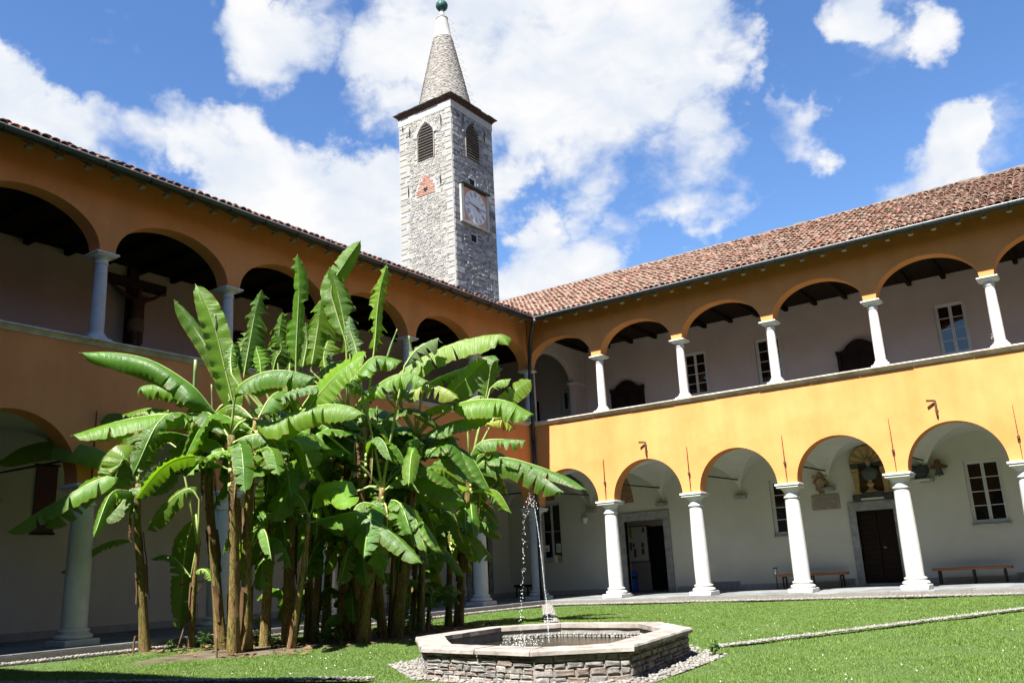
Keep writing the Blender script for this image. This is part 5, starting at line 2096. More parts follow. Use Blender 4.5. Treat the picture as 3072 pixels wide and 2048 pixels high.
# small bird clinging beside the last upper column
bd = thing('bird', 'small brown bird at the foot of the last upper column', 'bird', (14.36, -.14, 6.10))
s = MB()
s.ell((14.36, -.14, 6.15), (.03, .045, .055), 10, 8)
s.ell((14.352, -.165, 6.215), (.024, .026, .026), 10, 8)
s.tube([(14.352, -.188, 6.215), (14.35, -.205, 6.21)], [.007, .001], n=5)
s.build('body', 'grey_timber', bd, smooth=True)
s = MB()
s.add([(14.35, -.10, 6.12), (14.375, -.10, 6.12), (14.40, -.02, 6.16), (14.375, -.02, 6.165)], [(0, 1, 2, 3)])
s.build('tail', 'dark_timber', bd)
s = MB()
s.ell((14.335, -.14, 6.13), (.012, .035, .04), 8, 6)
s.build('wing', 'pale_rafter', bd, smooth=True)

# crucifix in the upper gallery of the shaded wing
cr = thing('crucifix', 'large dark wooden crucifix on the shaded upper gallery wall', 'crucifix', (-3.75, -12.7, 6.5))
s = MB()
s.cbox(-3.84, -3.70, -12.83, -12.55, 5.9, 9.16, .01)
s.cbox(-3.835, -3.705, -13.62, -11.74, 8.60, 8.86, .01)
s.build('cross', 'cross_wood', cr)
SK = {'pel': (-3.55, -12.66, 7.62, .15), 'ab': (-3.56, -12.65, 7.85, .135), 'ch': (-3.55, -12.66, 8.14, .165), 'nk': (-3.52, -12.66, 8.34, .06), 'hd0': (-3.46, -12.68, 8.42, .085), 'hd': (-3.43, -12.70, 8.52, .095),
      'shr': (-3.58, -12.87, 8.28, .075), 'elr': (-3.62, -13.15, 8.42, .052), 'wrr': (-3.66, -13.42, 8.60, .038), 'har': (-3.67, -13.52, 8.67, .042),
      'shl': (-3.58, -12.45, 8.28, .075), 'ell': (-3.62, -12.17, 8.40, .052), 'wrl': (-3.66, -11.92, 8.58, .038), 'hal': (-3.67, -11.82, 8.65, .042),
      'hipr': (-3.55, -12.75, 7.5, .12), 'knr': (-3.44, -12.74, 7.08, .085), 'anr': (-3.58, -12.75, 6.66, .05), 'ftr': (-3.52, -12.75, 6.52, .045),
      'hipl': (-3.55, -12.58, 7.5, .12), 'knl': (-3.42, -12.62, 7.10, .085), 'anl': (-3.57, -12.70, 6.67, .05), 'ftl': (-3.50, -12.71, 6.53, .045)}
ED = [('pel', 'ab'), ('ab', 'ch'), ('ch', 'nk'), ('nk', 'hd0'), ('hd0', 'hd'), ('ch', 'shr'), ('shr', 'elr'), ('elr', 'wrr'), ('wrr', 'har'), ('ch', 'shl'), ('shl', 'ell'), ('ell', 'wrl'), ('wrl', 'hal'),
      ('pel', 'hipr'), ('hipr', 'knr'), ('knr', 'anr'), ('anr', 'ftr'), ('pel', 'hipl'), ('hipl', 'knl'), ('knl', 'anl'), ('anl', 'ftl')]
ks = list(SK)
me = bpy.data.meshes.new('figure')
me.from_pydata([SK[k][:3] for k in ks], [(ks.index(a), ks.index(b_)) for a, b_ in ED], [])
fo = place('figure', me, cr)
fo.modifiers.new('skin', 'SKIN')
for i, k in enumerate(ks):
    sv = me.skin_vertices[0].data[i]
    sv.radius = (SK[k][3], SK[k][3])
    sv.use_root = (k == 'pel')
md = fo.modifiers.new('sub', 'SUBSURF')
md.levels = md.render_levels = 2
me.materials.append(MATS['painted_figure'])
dg = bpy.context.evaluated_depsgraph_get()
me2 = bpy.data.meshes.new_from_object(fo.evaluated_get(dg))
fo.modifiers.clear()
fo.data = me2
if not me2.materials:
    me2.materials.append(MATS['painted_figure'])
for p in me2.polygons:
    p.use_smooth = True
s = MB()
s.lathe([(.19, 7.36), (.215, 7.42), (.205, 7.58), (.185, 7.70), (.165, 7.72)], (-3.55, -12.665, 0), n=20, sx=.85)
s.build('loincloth', 'loin_cloth', cr, smooth=True)
# long painting in the lower gallery of the shaded wing
pt = thing('wall_painting', 'dark reddish hanging painting in the shaded lower gallery at left', 'painting', (-3.85, -14.45, 2.3))
s = MB()
s.box(-3.84, -3.80, -14.70, -14.22, 2.35, 3.86)
s.build('canvas', 'dark_canvas', pt)
s = MB()
for q in ((-14.74, -14.18, 3.861, 3.90), (-14.74, -14.18, 2.31, 2.349)):
    s.box(-3.845, -3.785, q[0], q[1], q[2], q[3])
s.build('frame', 'dark_timber', pt)

# ================================================================== BANANA CLUMP
PLANTS = {
 'p1': ([(1.03,-14.84,-0.13), (1.21,-15.12,1.18), (1.34,-15.35,2.20), (1.49,-15.47,2.90)], 0.120),
 'p2': ([(3.16,-14.76,-0.13), (3.30,-15.06,1.33), (3.46,-15.37,2.65), (3.73,-15.55,3.81)], 0.125),
 'p2b': ([(4.10,-15.24,-0.13), (4.38,-15.49,1.29), (4.58,-15.73,2.46), (4.73,-15.91,3.35)], 0.130),
 'p3': ([(3.99,-14.91,-0.13), (4.27,-15.16,1.29), (4.55,-15.37,2.55), (4.86,-15.51,3.66)], 0.120),
 'p4': ([(3.61,-14.20,-0.13), (3.88,-14.39,1.06), (4.14,-14.51,2.02), (4.50,-14.74,3.49)], 0.120),
 'p5': ([(3.84,-13.87,-0.13), (4.12,-14.12,1.27), (4.36,-14.31,2.38), (4.72,-14.54,3.87)], 0.140),
 'p7': ([(4.61,-14.49,-0.13), (4.92,-14.57,0.89), (5.13,-14.64,1.59), (5.24,-14.70,2.01)], 0.085),
 'p6': ([(4.28,-12.99,-0.13), (4.56,-13.17,1.23), (4.77,-13.32,2.15), (5.11,-13.66,3.92)], 0.150),
 'p8': ([(4.90,-13.07,-0.13), (5.10,-13.34,1.21), (5.27,-13.51,2.11), (5.63,-13.74,3.60)], 0.160),
 'p9': ([(5.04,-13.29,-0.13), (5.37,-13.39,0.98), (5.61,-13.43,1.63), (5.84,-13.55,2.51)], 0.130),
 'p10': ([(4.98,-12.66,-0.13), (5.14,-12.95,1.20), (5.30,-13.13,2.11), (5.45,-13.25,2.80)], 0.110),
 'p11': ([(5.05,-12.45,-0.13), (5.47,-12.58,1.25), (5.77,-12.71,2.32), (6.07,-12.87,3.47)], 0.150),
 'p12': ([(3.08,-9.61,-0.13), (3.38,-9.73,1.20), (3.56,-9.81,1.85), (3.66,-9.83,2.12)], 0.085),
 'p13': ([(4.03,-9.64,-0.13), (4.22,-9.80,0.80), (4.38,-9.95,1.61), (4.48,-10.01,2.02)], 0.100),
 'p14': ([(4.11,-9.41,-0.13), (4.45,-9.61,1.24), (4.79,-9.78,2.51), (4.95,-9.87,3.14)], 0.140),
 'p15': ([(1.47,-14.18,-0.13), (1.65,-14.30,0.90), (1.80,-14.37,1.45), (1.88,-14.41,1.77)], 0.090),
 'p16': ([(3.18,-12.37,-0.13), (3.44,-12.54,1.26), (3.66,-12.65,2.08), (3.94,-12.98,3.73)], 0.120),
}
LEAVES = [
 ('p2', [(3.86,-15.45,3.75), (3.81,-15.69,4.02), (3.71,-15.99,4.35), (3.34,-16.50,4.75), (2.93,-16.95,4.89), (2.54,-17.35,4.89)], 0.36, (0.03,-0.04,1.00), 62, 'g', 0.45),
 ('p2', [(3.78,-15.53,3.84), (3.62,-15.65,4.05), (3.41,-15.82,4.27), (3.07,-16.05,4.43), (2.70,-16.26,4.45), (2.55,-16.28,4.33)], 0.32, (0.11,-0.16,0.98), 55, 'g', 0.60),
 ('p2', [(4.00,-15.31,3.63), (3.91,-15.59,3.77), (3.69,-15.95,3.85), (3.28,-16.40,3.84), (2.86,-16.83,3.73), (2.36,-17.28,3.52)], 0.34, (0.06,-0.08,1.00), 52, 'y', 0.40),
 ('p2', [(3.44,-15.77,3.88), (2.88,-15.96,4.04), (2.43,-16.04,4.11), (1.89,-16.14,4.06)], 0.16, (0.06,-0.08,1.00), 45, 'g', 0.40),
 ('p1', [(1.43,-15.57,3.06), (1.08,-15.63,3.35), (0.56,-15.80,3.64), (-0.25,-16.15,3.86), (-1.04,-16.40,3.81), (-1.73,-16.53,3.57)], 0.43, (0.11,-0.16,0.98), 55, 'g', 0.35),
 ('p1', [(1.41,-15.54,2.94), (1.37,-15.73,3.06), (1.30,-15.91,3.06), (0.91,-16.23,2.85), (0.29,-16.66,2.45), (-0.15,-16.98,2.10)], 0.30, (0.56,-0.26,0.79), 30, 'y', 0.40),
 ('p1', [(1.41,-15.54,2.92), (1.29,-15.76,3.06), (1.23,-15.90,3.04), (0.92,-16.17,2.89), (0.60,-16.37,2.52), (0.32,-16.54,2.14)], 0.33, (0.77,-0.42,0.48), 35, 'g', 0.40),
 ('p1', [(1.45,-15.55,3.03), (1.49,-15.69,3.28), (1.48,-15.81,3.33), (1.37,-15.87,3.00), (1.27,-15.93,2.67)], 0.36, (0.87,-0.43,0.26), 25, 'g', 0.30),
 ('p1', [(1.42,-15.46,2.71), (1.52,-15.63,2.80), (1.45,-15.79,2.51), (1.30,-16.01,2.18)], 0.22, (0.12,-0.82,0.57), 25, 'g', 0.40),
 ('p1', [(1.39,-15.56,2.97), (1.33,-15.60,3.33), (1.26,-15.60,3.58), (1.20,-15.61,3.87)], 0.35, (0.10,-0.97,0.21), 15, 'g', 0.60),
 ('p1', [(1.52,-15.49,3.01), (1.50,-15.47,3.32), (1.61,-15.38,3.65), (1.77,-15.20,3.84)], 0.26, (0.80,-0.60,0.09), 15, 'y', 0.40),
 ('p1', [(1.40,-15.47,2.69), (1.57,-15.36,2.89), (1.82,-15.23,3.23)], 0.14, (-0.45,0.84,-0.32), 40, 'p', 0.30),
 ('p2', [(3.60,-15.50,3.35), (3.46,-15.70,3.30), (3.30,-15.89,3.16), (3.14,-16.03,2.84), (3.00,-16.14,2.51)], 0.34, (0.81,-0.44,0.39), 35, 'g', 0.40),
 ('p15', [(2.06,-14.56,2.60), (1.94,-14.71,2.81), (1.57,-14.89,2.58), (1.14,-15.03,2.07)], 0.27, (0.60,-0.49,0.63), 30, 'g', 0.40),
 ('p1', [(1.26,-15.30,1.85), (0.86,-15.32,1.93), (0.34,-15.38,1.89), (-0.26,-15.44,1.69), (-0.92,-15.52,1.39)], 0.18, (0.43,-0.24,0.87), 35, 'g', 0.40),
 ('p15', [(1.92,-14.96,3.55), (0.75,-15.33,4.31), (-0.38,-15.47,4.39), (-1.54,-15.53,4.18)], 0.28, (0.11,-0.16,0.98), 45, 'g', 0.40),
 ('p2', [(4.03,-15.28,3.59), (4.04,-15.37,4.05), (4.00,-15.54,4.67), (3.96,-15.71,5.27), (3.88,-15.88,5.77), (3.75,-16.03,6.14)], 0.25, (-0.82,0.56,-0.09), 18, 'y', 0.25),
 ('p2', [(4.05,-15.43,4.11), (3.83,-15.56,4.70), (3.53,-15.76,5.32), (3.14,-16.03,5.99)], 0.17, (0.80,-0.60,0.09), 20, 'g', 0.35),
 ('p4', [(4.17,-15.27,4.46), (4.24,-15.27,4.79), (4.33,-15.27,5.17), (4.43,-15.27,5.59), (4.58,-15.25,6.04)], 0.27, (0.70,-0.65,0.30), 18, 'g', 0.95),
 ('p5', [(4.85,-14.68,4.59), (4.94,-14.75,5.10), (5.05,-14.82,5.65), (5.15,-14.89,6.21), (5.19,-14.98,6.64)], 0.23, (0.72,-0.69,-0.01), 18, 'y', 0.80),
 ('p6', [(5.33,-13.82,4.91), (5.33,-13.92,5.30), (5.33,-14.04,5.77), (5.30,-14.17,6.23), (5.25,-14.28,6.56)], 0.30, (0.46,-0.86,0.22), 22, 'g', 1.00),
 ('p6', [(5.32,-13.91,5.16), (5.24,-14.08,5.73), (5.22,-14.19,6.20), (5.47,-14.09,6.63), (5.75,-13.96,7.04)], 0.20, (0.84,-0.51,0.18), 28, 'y', 0.15),
 ('p8', [(5.98,-13.89,4.81), (6.07,-13.92,5.21), (6.15,-13.96,5.61), (6.26,-13.98,6.01), (6.41,-13.98,6.40)], 0.25, (0.65,-0.75,0.10), 35, 'y', 1.00),
 ('p5', [(4.60,-14.85,4.59), (4.61,-14.90,4.90), (4.67,-14.92,5.24), (4.78,-14.94,5.64)], 0.26, (0.72,-0.67,0.20), 22, 'g', 0.90),
 ('p6', [(4.70,-14.20,4.72), (4.76,-14.18,5.05), (4.84,-14.17,5.47), (4.96,-14.18,6.03)], 0.34, (0.64,-0.74,0.21), 20, 'y', 0.90),
 ('p5', [(4.51,-14.91,4.59), (4.61,-14.92,4.83), (4.72,-14.90,5.00), (4.68,-15.01,5.27)], 0.22, (0.64,-0.74,0.21), 30, 'g', 0.70),
 ('p4', [(4.06,-15.38,4.53), (4.09,-15.33,4.85), (4.13,-15.26,5.11), (4.18,-15.19,5.38)], 0.19, (0.80,-0.60,0.09), 20, 'g', 0.60),
 ('p6', [(4.56,-14.28,4.71), (4.60,-14.26,4.95), (4.64,-14.24,5.25), (4.64,-14.27,5.62)], 0.28, (0.72,-0.67,0.20), 22, 'g', 0.80),
 ('p6', [(4.91,-14.04,4.69), (4.87,-14.04,4.98), (4.90,-13.98,5.25), (4.95,-13.90,5.53)], 0.28, (0.46,-0.86,0.22), 22, 'y', 0.70),
 ('p5', [(4.75,-14.74,4.58), (4.74,-14.72,4.89), (4.69,-14.73,5.20), (4.72,-14.69,5.51)], 0.25, (0.64,-0.74,0.21), 22, 'g', 0.85),
 ('p8', [(5.74,-14.03,4.73), (5.70,-14.06,5.01), (5.63,-14.12,5.30), (5.63,-14.12,5.56)], 0.22, (0.64,-0.74,0.21), 25, 'p', 0.80),
 ('p4', [(4.44,-15.10,4.51), (4.42,-15.13,4.80), (4.36,-15.17,5.06), (4.38,-15.14,5.28)], 0.25, (0.64,-0.74,0.21), 25, 'g', 0.70),
 ('p3', [(4.66,-15.89,4.39), (4.57,-15.85,4.68), (4.53,-15.78,4.97)], 0.13, (0.78,-0.59,0.19), 20, 'g', 0.50),
 ('p2b', [(4.87,-15.98,3.85), (5.07,-16.04,4.11), (5.49,-15.93,4.27), (5.91,-15.77,4.26), (6.34,-15.55,4.10)], 0.35, (0.08,-0.12,0.99), 62, 'g', 0.50),
 ('p5', [(5.27,-14.26,4.17), (5.22,-14.48,4.29), (5.06,-14.75,4.26), (4.88,-14.98,4.12), (4.75,-15.18,3.96)], 0.19, (0.28,-0.40,0.87), 30, 'g', 0.30),
 ('p9', [(4.97,-14.57,3.81), (5.26,-14.55,4.09), (5.66,-14.48,4.42), (5.97,-14.42,4.60), (6.26,-14.36,4.75)], 0.29, (0.67,-0.45,0.59), 14, 'y', 0.22),
 ('p2b', [(5.01,-15.80,3.62), (5.42,-15.64,3.50), (5.82,-15.55,3.62), (6.35,-15.36,3.70), (6.73,-15.23,3.63), (7.00,-15.13,3.46)], 0.35, (0.11,-0.16,0.98), 60, 'y', 0.50),
 ('p8', [(5.53,-14.06,4.36), (5.69,-14.00,4.53), (5.94,-13.90,4.78), (6.17,-13.75,4.78), (6.39,-13.57,4.69)], 0.30, (0.11,-0.16,0.98), 55, 'g', 0.40),
 ('p6', [(4.58,-14.17,4.36), (4.67,-13.94,4.65), (4.78,-13.70,4.91), (4.86,-13.42,5.01)], 0.31, (0.37,-0.54,0.76), 25, 'g', 0.30),
 ('p10', [(5.52,-13.21,2.85), (5.52,-13.37,3.04), (5.20,-13.81,3.44), (4.73,-14.30,3.67), (4.25,-14.74,3.72)], 0.34, (0.18,-0.62,0.77), 25, 'g', 0.45),
 ('p2', [(4.31,-15.11,3.69), (4.52,-15.07,3.47), (4.67,-15.02,3.11), (4.77,-14.96,2.61)], 0.23, (0.17,-0.92,0.35), 28, 'y', 0.25),
 ('p3', [(5.04,-15.20,3.07), (5.26,-15.26,3.23), (5.48,-15.27,3.25), (5.67,-15.24,3.06), (5.72,-15.21,2.62)], 0.34, (0.04,-0.91,0.41), 35, 'g', 0.45),
 ('p2', [(4.32,-15.12,3.74), (4.35,-15.22,3.71), (4.28,-15.32,3.48), (4.18,-15.43,3.22)], 0.19, (0.88,-0.44,0.17), 40, 'y', 0.30),
 ('p2', [(4.32,-15.03,3.45), (4.27,-15.20,3.20), (4.18,-15.38,2.92), (4.14,-15.51,2.59)], 0.30, (0.75,-0.52,0.41), 35, 'g', 0.30),
 ('p7', [(5.25,-14.71,2.06), (5.29,-14.89,2.33), (5.23,-15.09,2.42), (5.14,-15.22,2.24), (5.05,-15.31,1.94)], 0.27, (0.64,-0.53,0.56), 30, 'g', 0.30),
 ('p7', [(5.29,-14.69,2.10), (5.58,-14.80,2.37), (5.99,-14.76,2.44), (6.19,-14.79,2.27), (6.36,-14.83,2.08)], 0.25, (0.40,-0.76,0.51), 20, 'y', 0.20),
 ('p7', [(5.26,-14.67,1.95), (5.58,-14.61,1.99), (6.10,-14.42,2.05), (6.51,-14.21,1.78), (6.81,-14.05,1.48), (7.06,-13.93,1.18)], 0.27, (0.30,-0.44,0.85), 35, 'g', 0.35),
 ('p7', [(5.26,-14.67,1.95), (5.63,-14.52,2.00), (5.99,-14.31,1.84), (6.19,-14.17,1.49), (6.36,-14.02,1.12)], 0.27, (0.25,-0.73,0.64), 35, 'g', 0.35),
 ('p10', [(5.46,-13.20,2.68), (5.70,-13.25,2.86), (6.11,-13.13,2.88), (6.62,-12.86,2.62), (6.90,-12.69,2.22)], 0.42, (0.35,-0.51,0.78), 32, 'g', 0.25),
 ('p14', [(4.82,-9.72,2.41), (4.62,-10.03,2.55), (4.35,-10.35,2.57), (4.03,-10.64,2.41)], 0.25, (0.21,-0.31,0.93), 35, 'y', 0.30),
 ('p14', [(4.97,-9.83,3.07), (5.30,-9.83,3.31), (5.76,-9.68,3.35), (6.35,-9.35,3.13), (6.92,-9.02,2.83), (7.25,-8.85,2.54)], 0.25, (0.26,-0.22,0.94), 40, 'g', 0.60),
 ('p14', [(4.94,-9.83,3.02), (5.44,-9.75,3.27), (5.92,-9.58,3.23), (6.28,-9.45,3.04), (6.62,-9.31,2.77), (6.89,-9.22,2.53)], 0.42, (0.23,-0.33,0.91), 55, 'g', 0.60),
 ('p14', [(4.96,-9.93,3.34), (5.18,-9.93,3.64), (5.42,-9.87,3.75), (5.78,-9.67,3.74), (6.18,-9.44,3.68)], 0.27, (0.28,-0.40,0.87), 35, 'g', 0.60),
 ('p14', [(4.92,-9.81,2.88), (5.12,-9.64,2.79), (5.31,-9.44,2.59), (5.46,-9.24,2.29)], 0.25, (0.34,-0.49,0.80), 35, 'g', 0.50),
 ('p14', [(4.97,-9.82,3.04), (5.19,-9.60,3.20), (5.43,-9.24,3.02)], 0.20, (0.23,-0.33,0.91), 35, 'g', 0.40),
 ('p11', [(5.82,-13.32,4.33), (6.08,-13.32,4.57), (6.63,-13.13,4.85), (7.19,-12.91,5.03), (7.81,-12.59,5.09), (7.96,-12.52,4.87)], 0.36, (0.39,-0.56,0.73), 28, 'y', 0.22),
 ('p9', [(5.87,-13.99,3.95), (6.12,-14.02,4.18), (6.46,-13.97,4.34), (6.80,-13.86,4.36), (7.11,-13.72,4.18)], 0.33, (0.17,-0.25,0.95), 55, 'y', 0.50),
 ('p11', [(5.75,-13.31,4.15), (6.12,-13.23,4.22), (6.48,-13.16,4.29), (6.74,-13.12,4.27), (6.99,-13.06,4.14), (7.19,-13.01,3.96)], 0.27, (0.34,-0.49,0.80), 38, 'w', 0.50),
 ('p11', [(6.57,-12.70,4.01), (6.85,-12.67,4.25), (7.12,-12.63,4.43), (7.49,-12.54,4.69)], 0.30, (0.52,-0.75,0.41), 15, 'g', 0.20),
 ('p11', [(6.32,-12.97,4.30), (6.47,-12.79,4.46), (6.72,-12.53,4.61), (7.04,-12.24,4.74)], 0.20, (0.40,-0.58,0.71), 28, 'g', 0.30),
 ('p14', [(5.49,-9.95,4.57), (5.62,-9.98,4.94), (5.72,-10.01,5.26), (5.82,-9.99,5.40), (5.91,-9.93,5.42)], 0.34, (0.76,-0.58,0.29), 35, 'g', 0.35),
 ('p11', [(6.62,-12.62,3.87), (6.89,-12.66,3.97), (7.31,-12.57,4.00), (7.78,-12.41,3.92), (8.22,-12.20,3.63)], 0.40, (0.11,-0.16,0.98), 56, 'g', 0.40),
 ('p14', [(5.64,-9.76,4.30), (5.83,-9.68,4.59), (6.06,-9.55,4.79), (6.34,-9.38,4.99)], 0.25, (0.52,-0.75,0.41), 20, 'y', 0.25),
 ('p11', [(6.10,-12.95,3.79), (6.32,-12.92,3.88), (6.59,-12.84,3.97), (6.89,-12.71,3.94)], 0.21, (0.23,-0.33,0.91), 35, 'y', 0.45),
 ('p11', [(6.14,-12.80,3.40), (6.37,-12.81,3.53), (6.80,-12.68,3.66), (7.21,-12.53,3.69), (7.51,-12.44,3.66)], 0.28, (0.28,-0.40,0.87), 45, 'g', 0.30),
 ('p14', [(5.30,-9.92,4.07), (5.54,-9.72,4.23), (5.70,-9.52,4.20), (5.81,-9.30,4.00)], 0.27, (0.18,-0.26,0.95), 50, 'w', 0.60),
 ('p10', [(5.64,-13.14,2.87), (5.78,-13.19,3.06), (6.00,-13.16,3.20), (6.27,-13.11,3.34)], 0.24, (0.50,-0.72,0.49), 25, 'y', 0.20),
 ('p11', [(6.00,-12.79,3.04), (6.21,-12.81,3.18), (6.43,-12.79,3.18)], 0.20, (0.40,-0.58,0.71), 20, 'g', 0.20),
 ('p11', [(6.69,-12.41,3.37), (6.51,-12.52,3.44), (6.25,-12.64,3.40), (5.92,-12.81,3.35)], 0.23, (0.23,-0.33,0.91), 40, 'g', 0.40),
 ('p14', [(5.08,-9.90,3.52), (5.37,-9.86,3.63), (5.64,-9.73,3.43)], 0.24, (0.34,-0.49,0.80), 35, 'y', 0.30),
 ('p9', [(6.56,-13.72,4.56), (6.71,-13.61,4.81), (6.84,-13.48,4.94), (7.02,-13.31,5.05)], 0.26, (0.49,-0.71,0.51), 40, 'p', 0.60),
 ('p14', [(5.63,-9.94,4.83), (5.82,-9.86,4.98), (6.04,-9.72,5.01)], 0.20, (0.34,-0.49,0.80), 30, 'g', 0.30),
 ('p14', [(5.15,-10.19,4.59), (5.40,-10.05,4.69), (5.53,-9.95,4.65)], 0.17, (0.34,-0.49,0.80), 30, 'g', 0.30),
 ('p10', [(5.39,-13.25,2.66), (5.64,-13.28,2.93), (5.87,-13.36,3.27)], 0.11, (0.54,-0.78,0.32), 30, 'g', 0.10),
 ('p12', [(3.63,-9.84,2.08), (3.75,-9.78,2.01), (3.78,-9.65,1.54), (3.56,-9.63,0.88)], 0.24, (0.68,-0.60,0.43), 30, 'g', 0.30),
 ('p12', [(3.64,-9.83,2.08), (3.81,-9.85,2.13), (4.21,-9.59,1.75), (4.47,-9.30,1.01)], 0.28, (0.30,-0.44,0.85), 35, 'g', 0.40),
 ('p12', [(3.61,-9.84,2.05), (3.43,-9.92,1.91), (3.29,-10.03,1.95)], 0.15, (0.23,-0.33,0.91), 35, 'g', 0.30),
 ('p13', [(4.38,-10.04,1.91), (4.56,-10.02,1.84), (4.81,-9.95,1.77), (4.97,-9.90,1.56), (5.10,-9.82,1.20)], 0.27, (0.17,-0.59,0.79), 28, 'g', 0.30),
 ('p13', [(4.39,-10.04,1.94), (4.62,-9.86,1.87), (4.90,-9.61,1.68), (5.08,-9.35,1.25)], 0.22, (0.30,-0.44,0.85), 35, 'g', 0.30),
 ('p13', [(4.42,-10.03,1.97), (4.57,-9.84,1.96), (4.85,-9.60,2.07), (5.22,-9.22,1.94)], 0.22, (0.23,-0.33,0.91), 40, 'g', 0.30),
 ('p14', [(4.72,-9.81,2.47), (4.75,-9.57,2.30), (4.89,-9.30,2.30), (5.04,-8.96,2.06)], 0.24, (0.23,-0.33,0.91), 40, 'g', 0.40),
 ('p4', [(4.09,-14.43,1.65), (3.84,-14.40,1.60), (3.43,-14.41,1.34)], 0.12, (0.30,-0.44,0.85), 35, 'g', 0.40),
 ('p4', [(3.98,-14.36,1.19), (3.64,-14.32,1.13), (3.27,-14.27,0.95)], 0.12, (0.30,-0.44,0.85), 35, 'g', 0.40),
 ('p15', [(1.95,-14.54,2.33), (1.75,-14.51,2.06), (1.50,-14.44,1.53), (1.12,-14.19,0.20)], 0.30, (0.80,-0.60,0.09), 30, 'g', 0.40),
 ('p15', [(1.66,-14.38,1.18), (1.49,-14.61,1.53), (1.31,-14.76,1.62), (1.09,-14.89,1.54)], 0.12, (0.23,-0.33,0.91), 35, 'g', 0.40),
 ('p15', [(1.71,-14.36,1.22), (1.89,-14.35,1.32), (2.05,-14.31,1.27), (2.15,-14.26,1.07)], 0.11, (0.34,-0.49,0.80), 30, 'y', 0.30),
 ('p3', [(4.19,-15.50,2.18), (4.09,-15.38,1.99), (3.92,-15.30,1.76), (3.72,-15.23,1.49)], 0.07, (0.27,-0.94,0.22), 30, 'g', 0.30),
 ('p16', [(2.78,-13.58,3.11), (2.55,-13.42,2.64), (2.40,-13.26,2.31), (2.24,-13.03,1.77)], 0.21, (0.78,-0.59,0.19), 30, 'g', 0.30),
 ('p8', [(5.20,-13.73,2.64), (5.21,-13.67,2.33), (5.12,-13.68,2.02), (4.96,-13.75,1.79)], 0.27, (0.48,-0.70,0.53), 30, 'g', 0.40),
 ('p10', [(5.38,-13.22,2.55), (5.28,-13.39,2.60), (5.18,-13.50,2.46), (5.11,-13.54,2.19)], 0.21, (0.37,-0.54,0.76), 30, 'g', 0.30),
 ('p10', [(5.43,-13.19,2.57), (5.54,-13.06,2.54), (5.56,-12.90,2.20), (5.45,-12.83,1.89)], 0.27, (0.48,-0.70,0.53), 30, 'g', 0.30),
 ('p11', [(5.60,-12.77,2.13), (5.48,-12.93,2.26), (5.37,-12.99,2.07), (5.30,-12.96,1.68)], 0.25, (0.48,-0.70,0.53), 30, 'g', 0.30),
 ('p13', [(4.36,-10.09,2.03), (4.24,-10.34,2.29), (4.04,-10.60,2.39), (3.82,-10.79,2.26)], 0.25, (0.23,-0.33,0.91), 35, 'g', 0.30),
 ('p9', [(5.43,-13.82,2.47), (5.24,-14.00,2.60), (4.96,-14.16,2.50), (4.76,-14.22,2.25)], 0.24, (0.37,-0.54,0.76), 35, 'g', 0.30),
 ('p5', [(4.40,-14.35,2.61), (4.18,-14.44,2.51), (4.03,-14.40,2.21), (3.90,-14.38,2.00)], 0.18, (0.43,-0.63,0.65), 30, 'g', 0.30),
 ('p6', [(4.68,-13.63,2.91), (4.76,-13.61,2.90), (4.68,-13.66,2.72), (4.62,-13.70,2.59)], 0.17, (0.48,-0.70,0.53), 30, 'g', 0.30),
]
SPEARS = [
 ('p15', [(2.06,-14.78,3.31), (2.20,-14.87,3.87), (2.50,-15.08,5.16)], 0.058),
 ('p2', [(3.63,-15.46,3.31), (3.76,-15.58,3.95), (3.83,-15.67,4.38)], 0.024),
 ('p8', [(6.16,-13.74,4.74), (6.27,-13.74,4.98), (6.41,-13.73,5.25)], 0.020),
 ('p8', [(6.54,-13.43,4.57), (6.54,-13.52,4.86), (6.56,-13.59,5.12)], 0.036),
 ('p10', [(5.52,-13.30,3.10), (5.59,-13.39,3.55), (5.67,-13.48,4.00)], 0.023),
 ('p4', [(3.94,-15.71,5.32), (3.97,-15.74,5.47), (3.98,-15.77,5.59)], 0.031),
]
LABEL = {
    'p1': 'short banana plant alone at the left end, long leaves drooping over the kerb',
    'p2': 'leaning banana plant at left whose bright leaf blade stands upright before the gallery',
    'p2b': 'thick front banana trunk with the broad pale arching leaf, nearest the lawn',
    'p3': 'banana trunk close behind the thick front trunk, hanging bright leaf tip',
    'p4': 'banana plant with a tattered upright leaf, fourth trunk from the left front',
    'p5': 'tall banana plant with a dark tattered upright leaf in the clump middle',
    'p7': 'small tilted young banana plant with rounded leaf in front of the clump middle',
    'p6': 'tallest banana plant, its folded top leaf reaching up to the gutter',
    'p8': 'banana plant with curled pale leaf strips left of the bell tower foot',
    'p9': 'leaning banana trunk among the thick stems, wide lime leaf tilted up right',
    'p10': 'green slender banana stem with the big rounded leaf beside the fountain jet',
    'p11': 'banana plant with the longest bright lime leaf and the yellowed leaf',
    'p12': 'small young banana plant with hanging dark leaves behind the fountain edge',
    'p13': 'thin banana stem standing just left of the rearmost trunk by the fountain',
    'p14': 'rearmost banana plant at right whose torn leaf reaches across the downpipe',
    'p15': 'low dark banana shoot behind the left trunks with a long hanging leaf',
    'p16': 'shaded reddish banana trunk deep inside the clump',
}


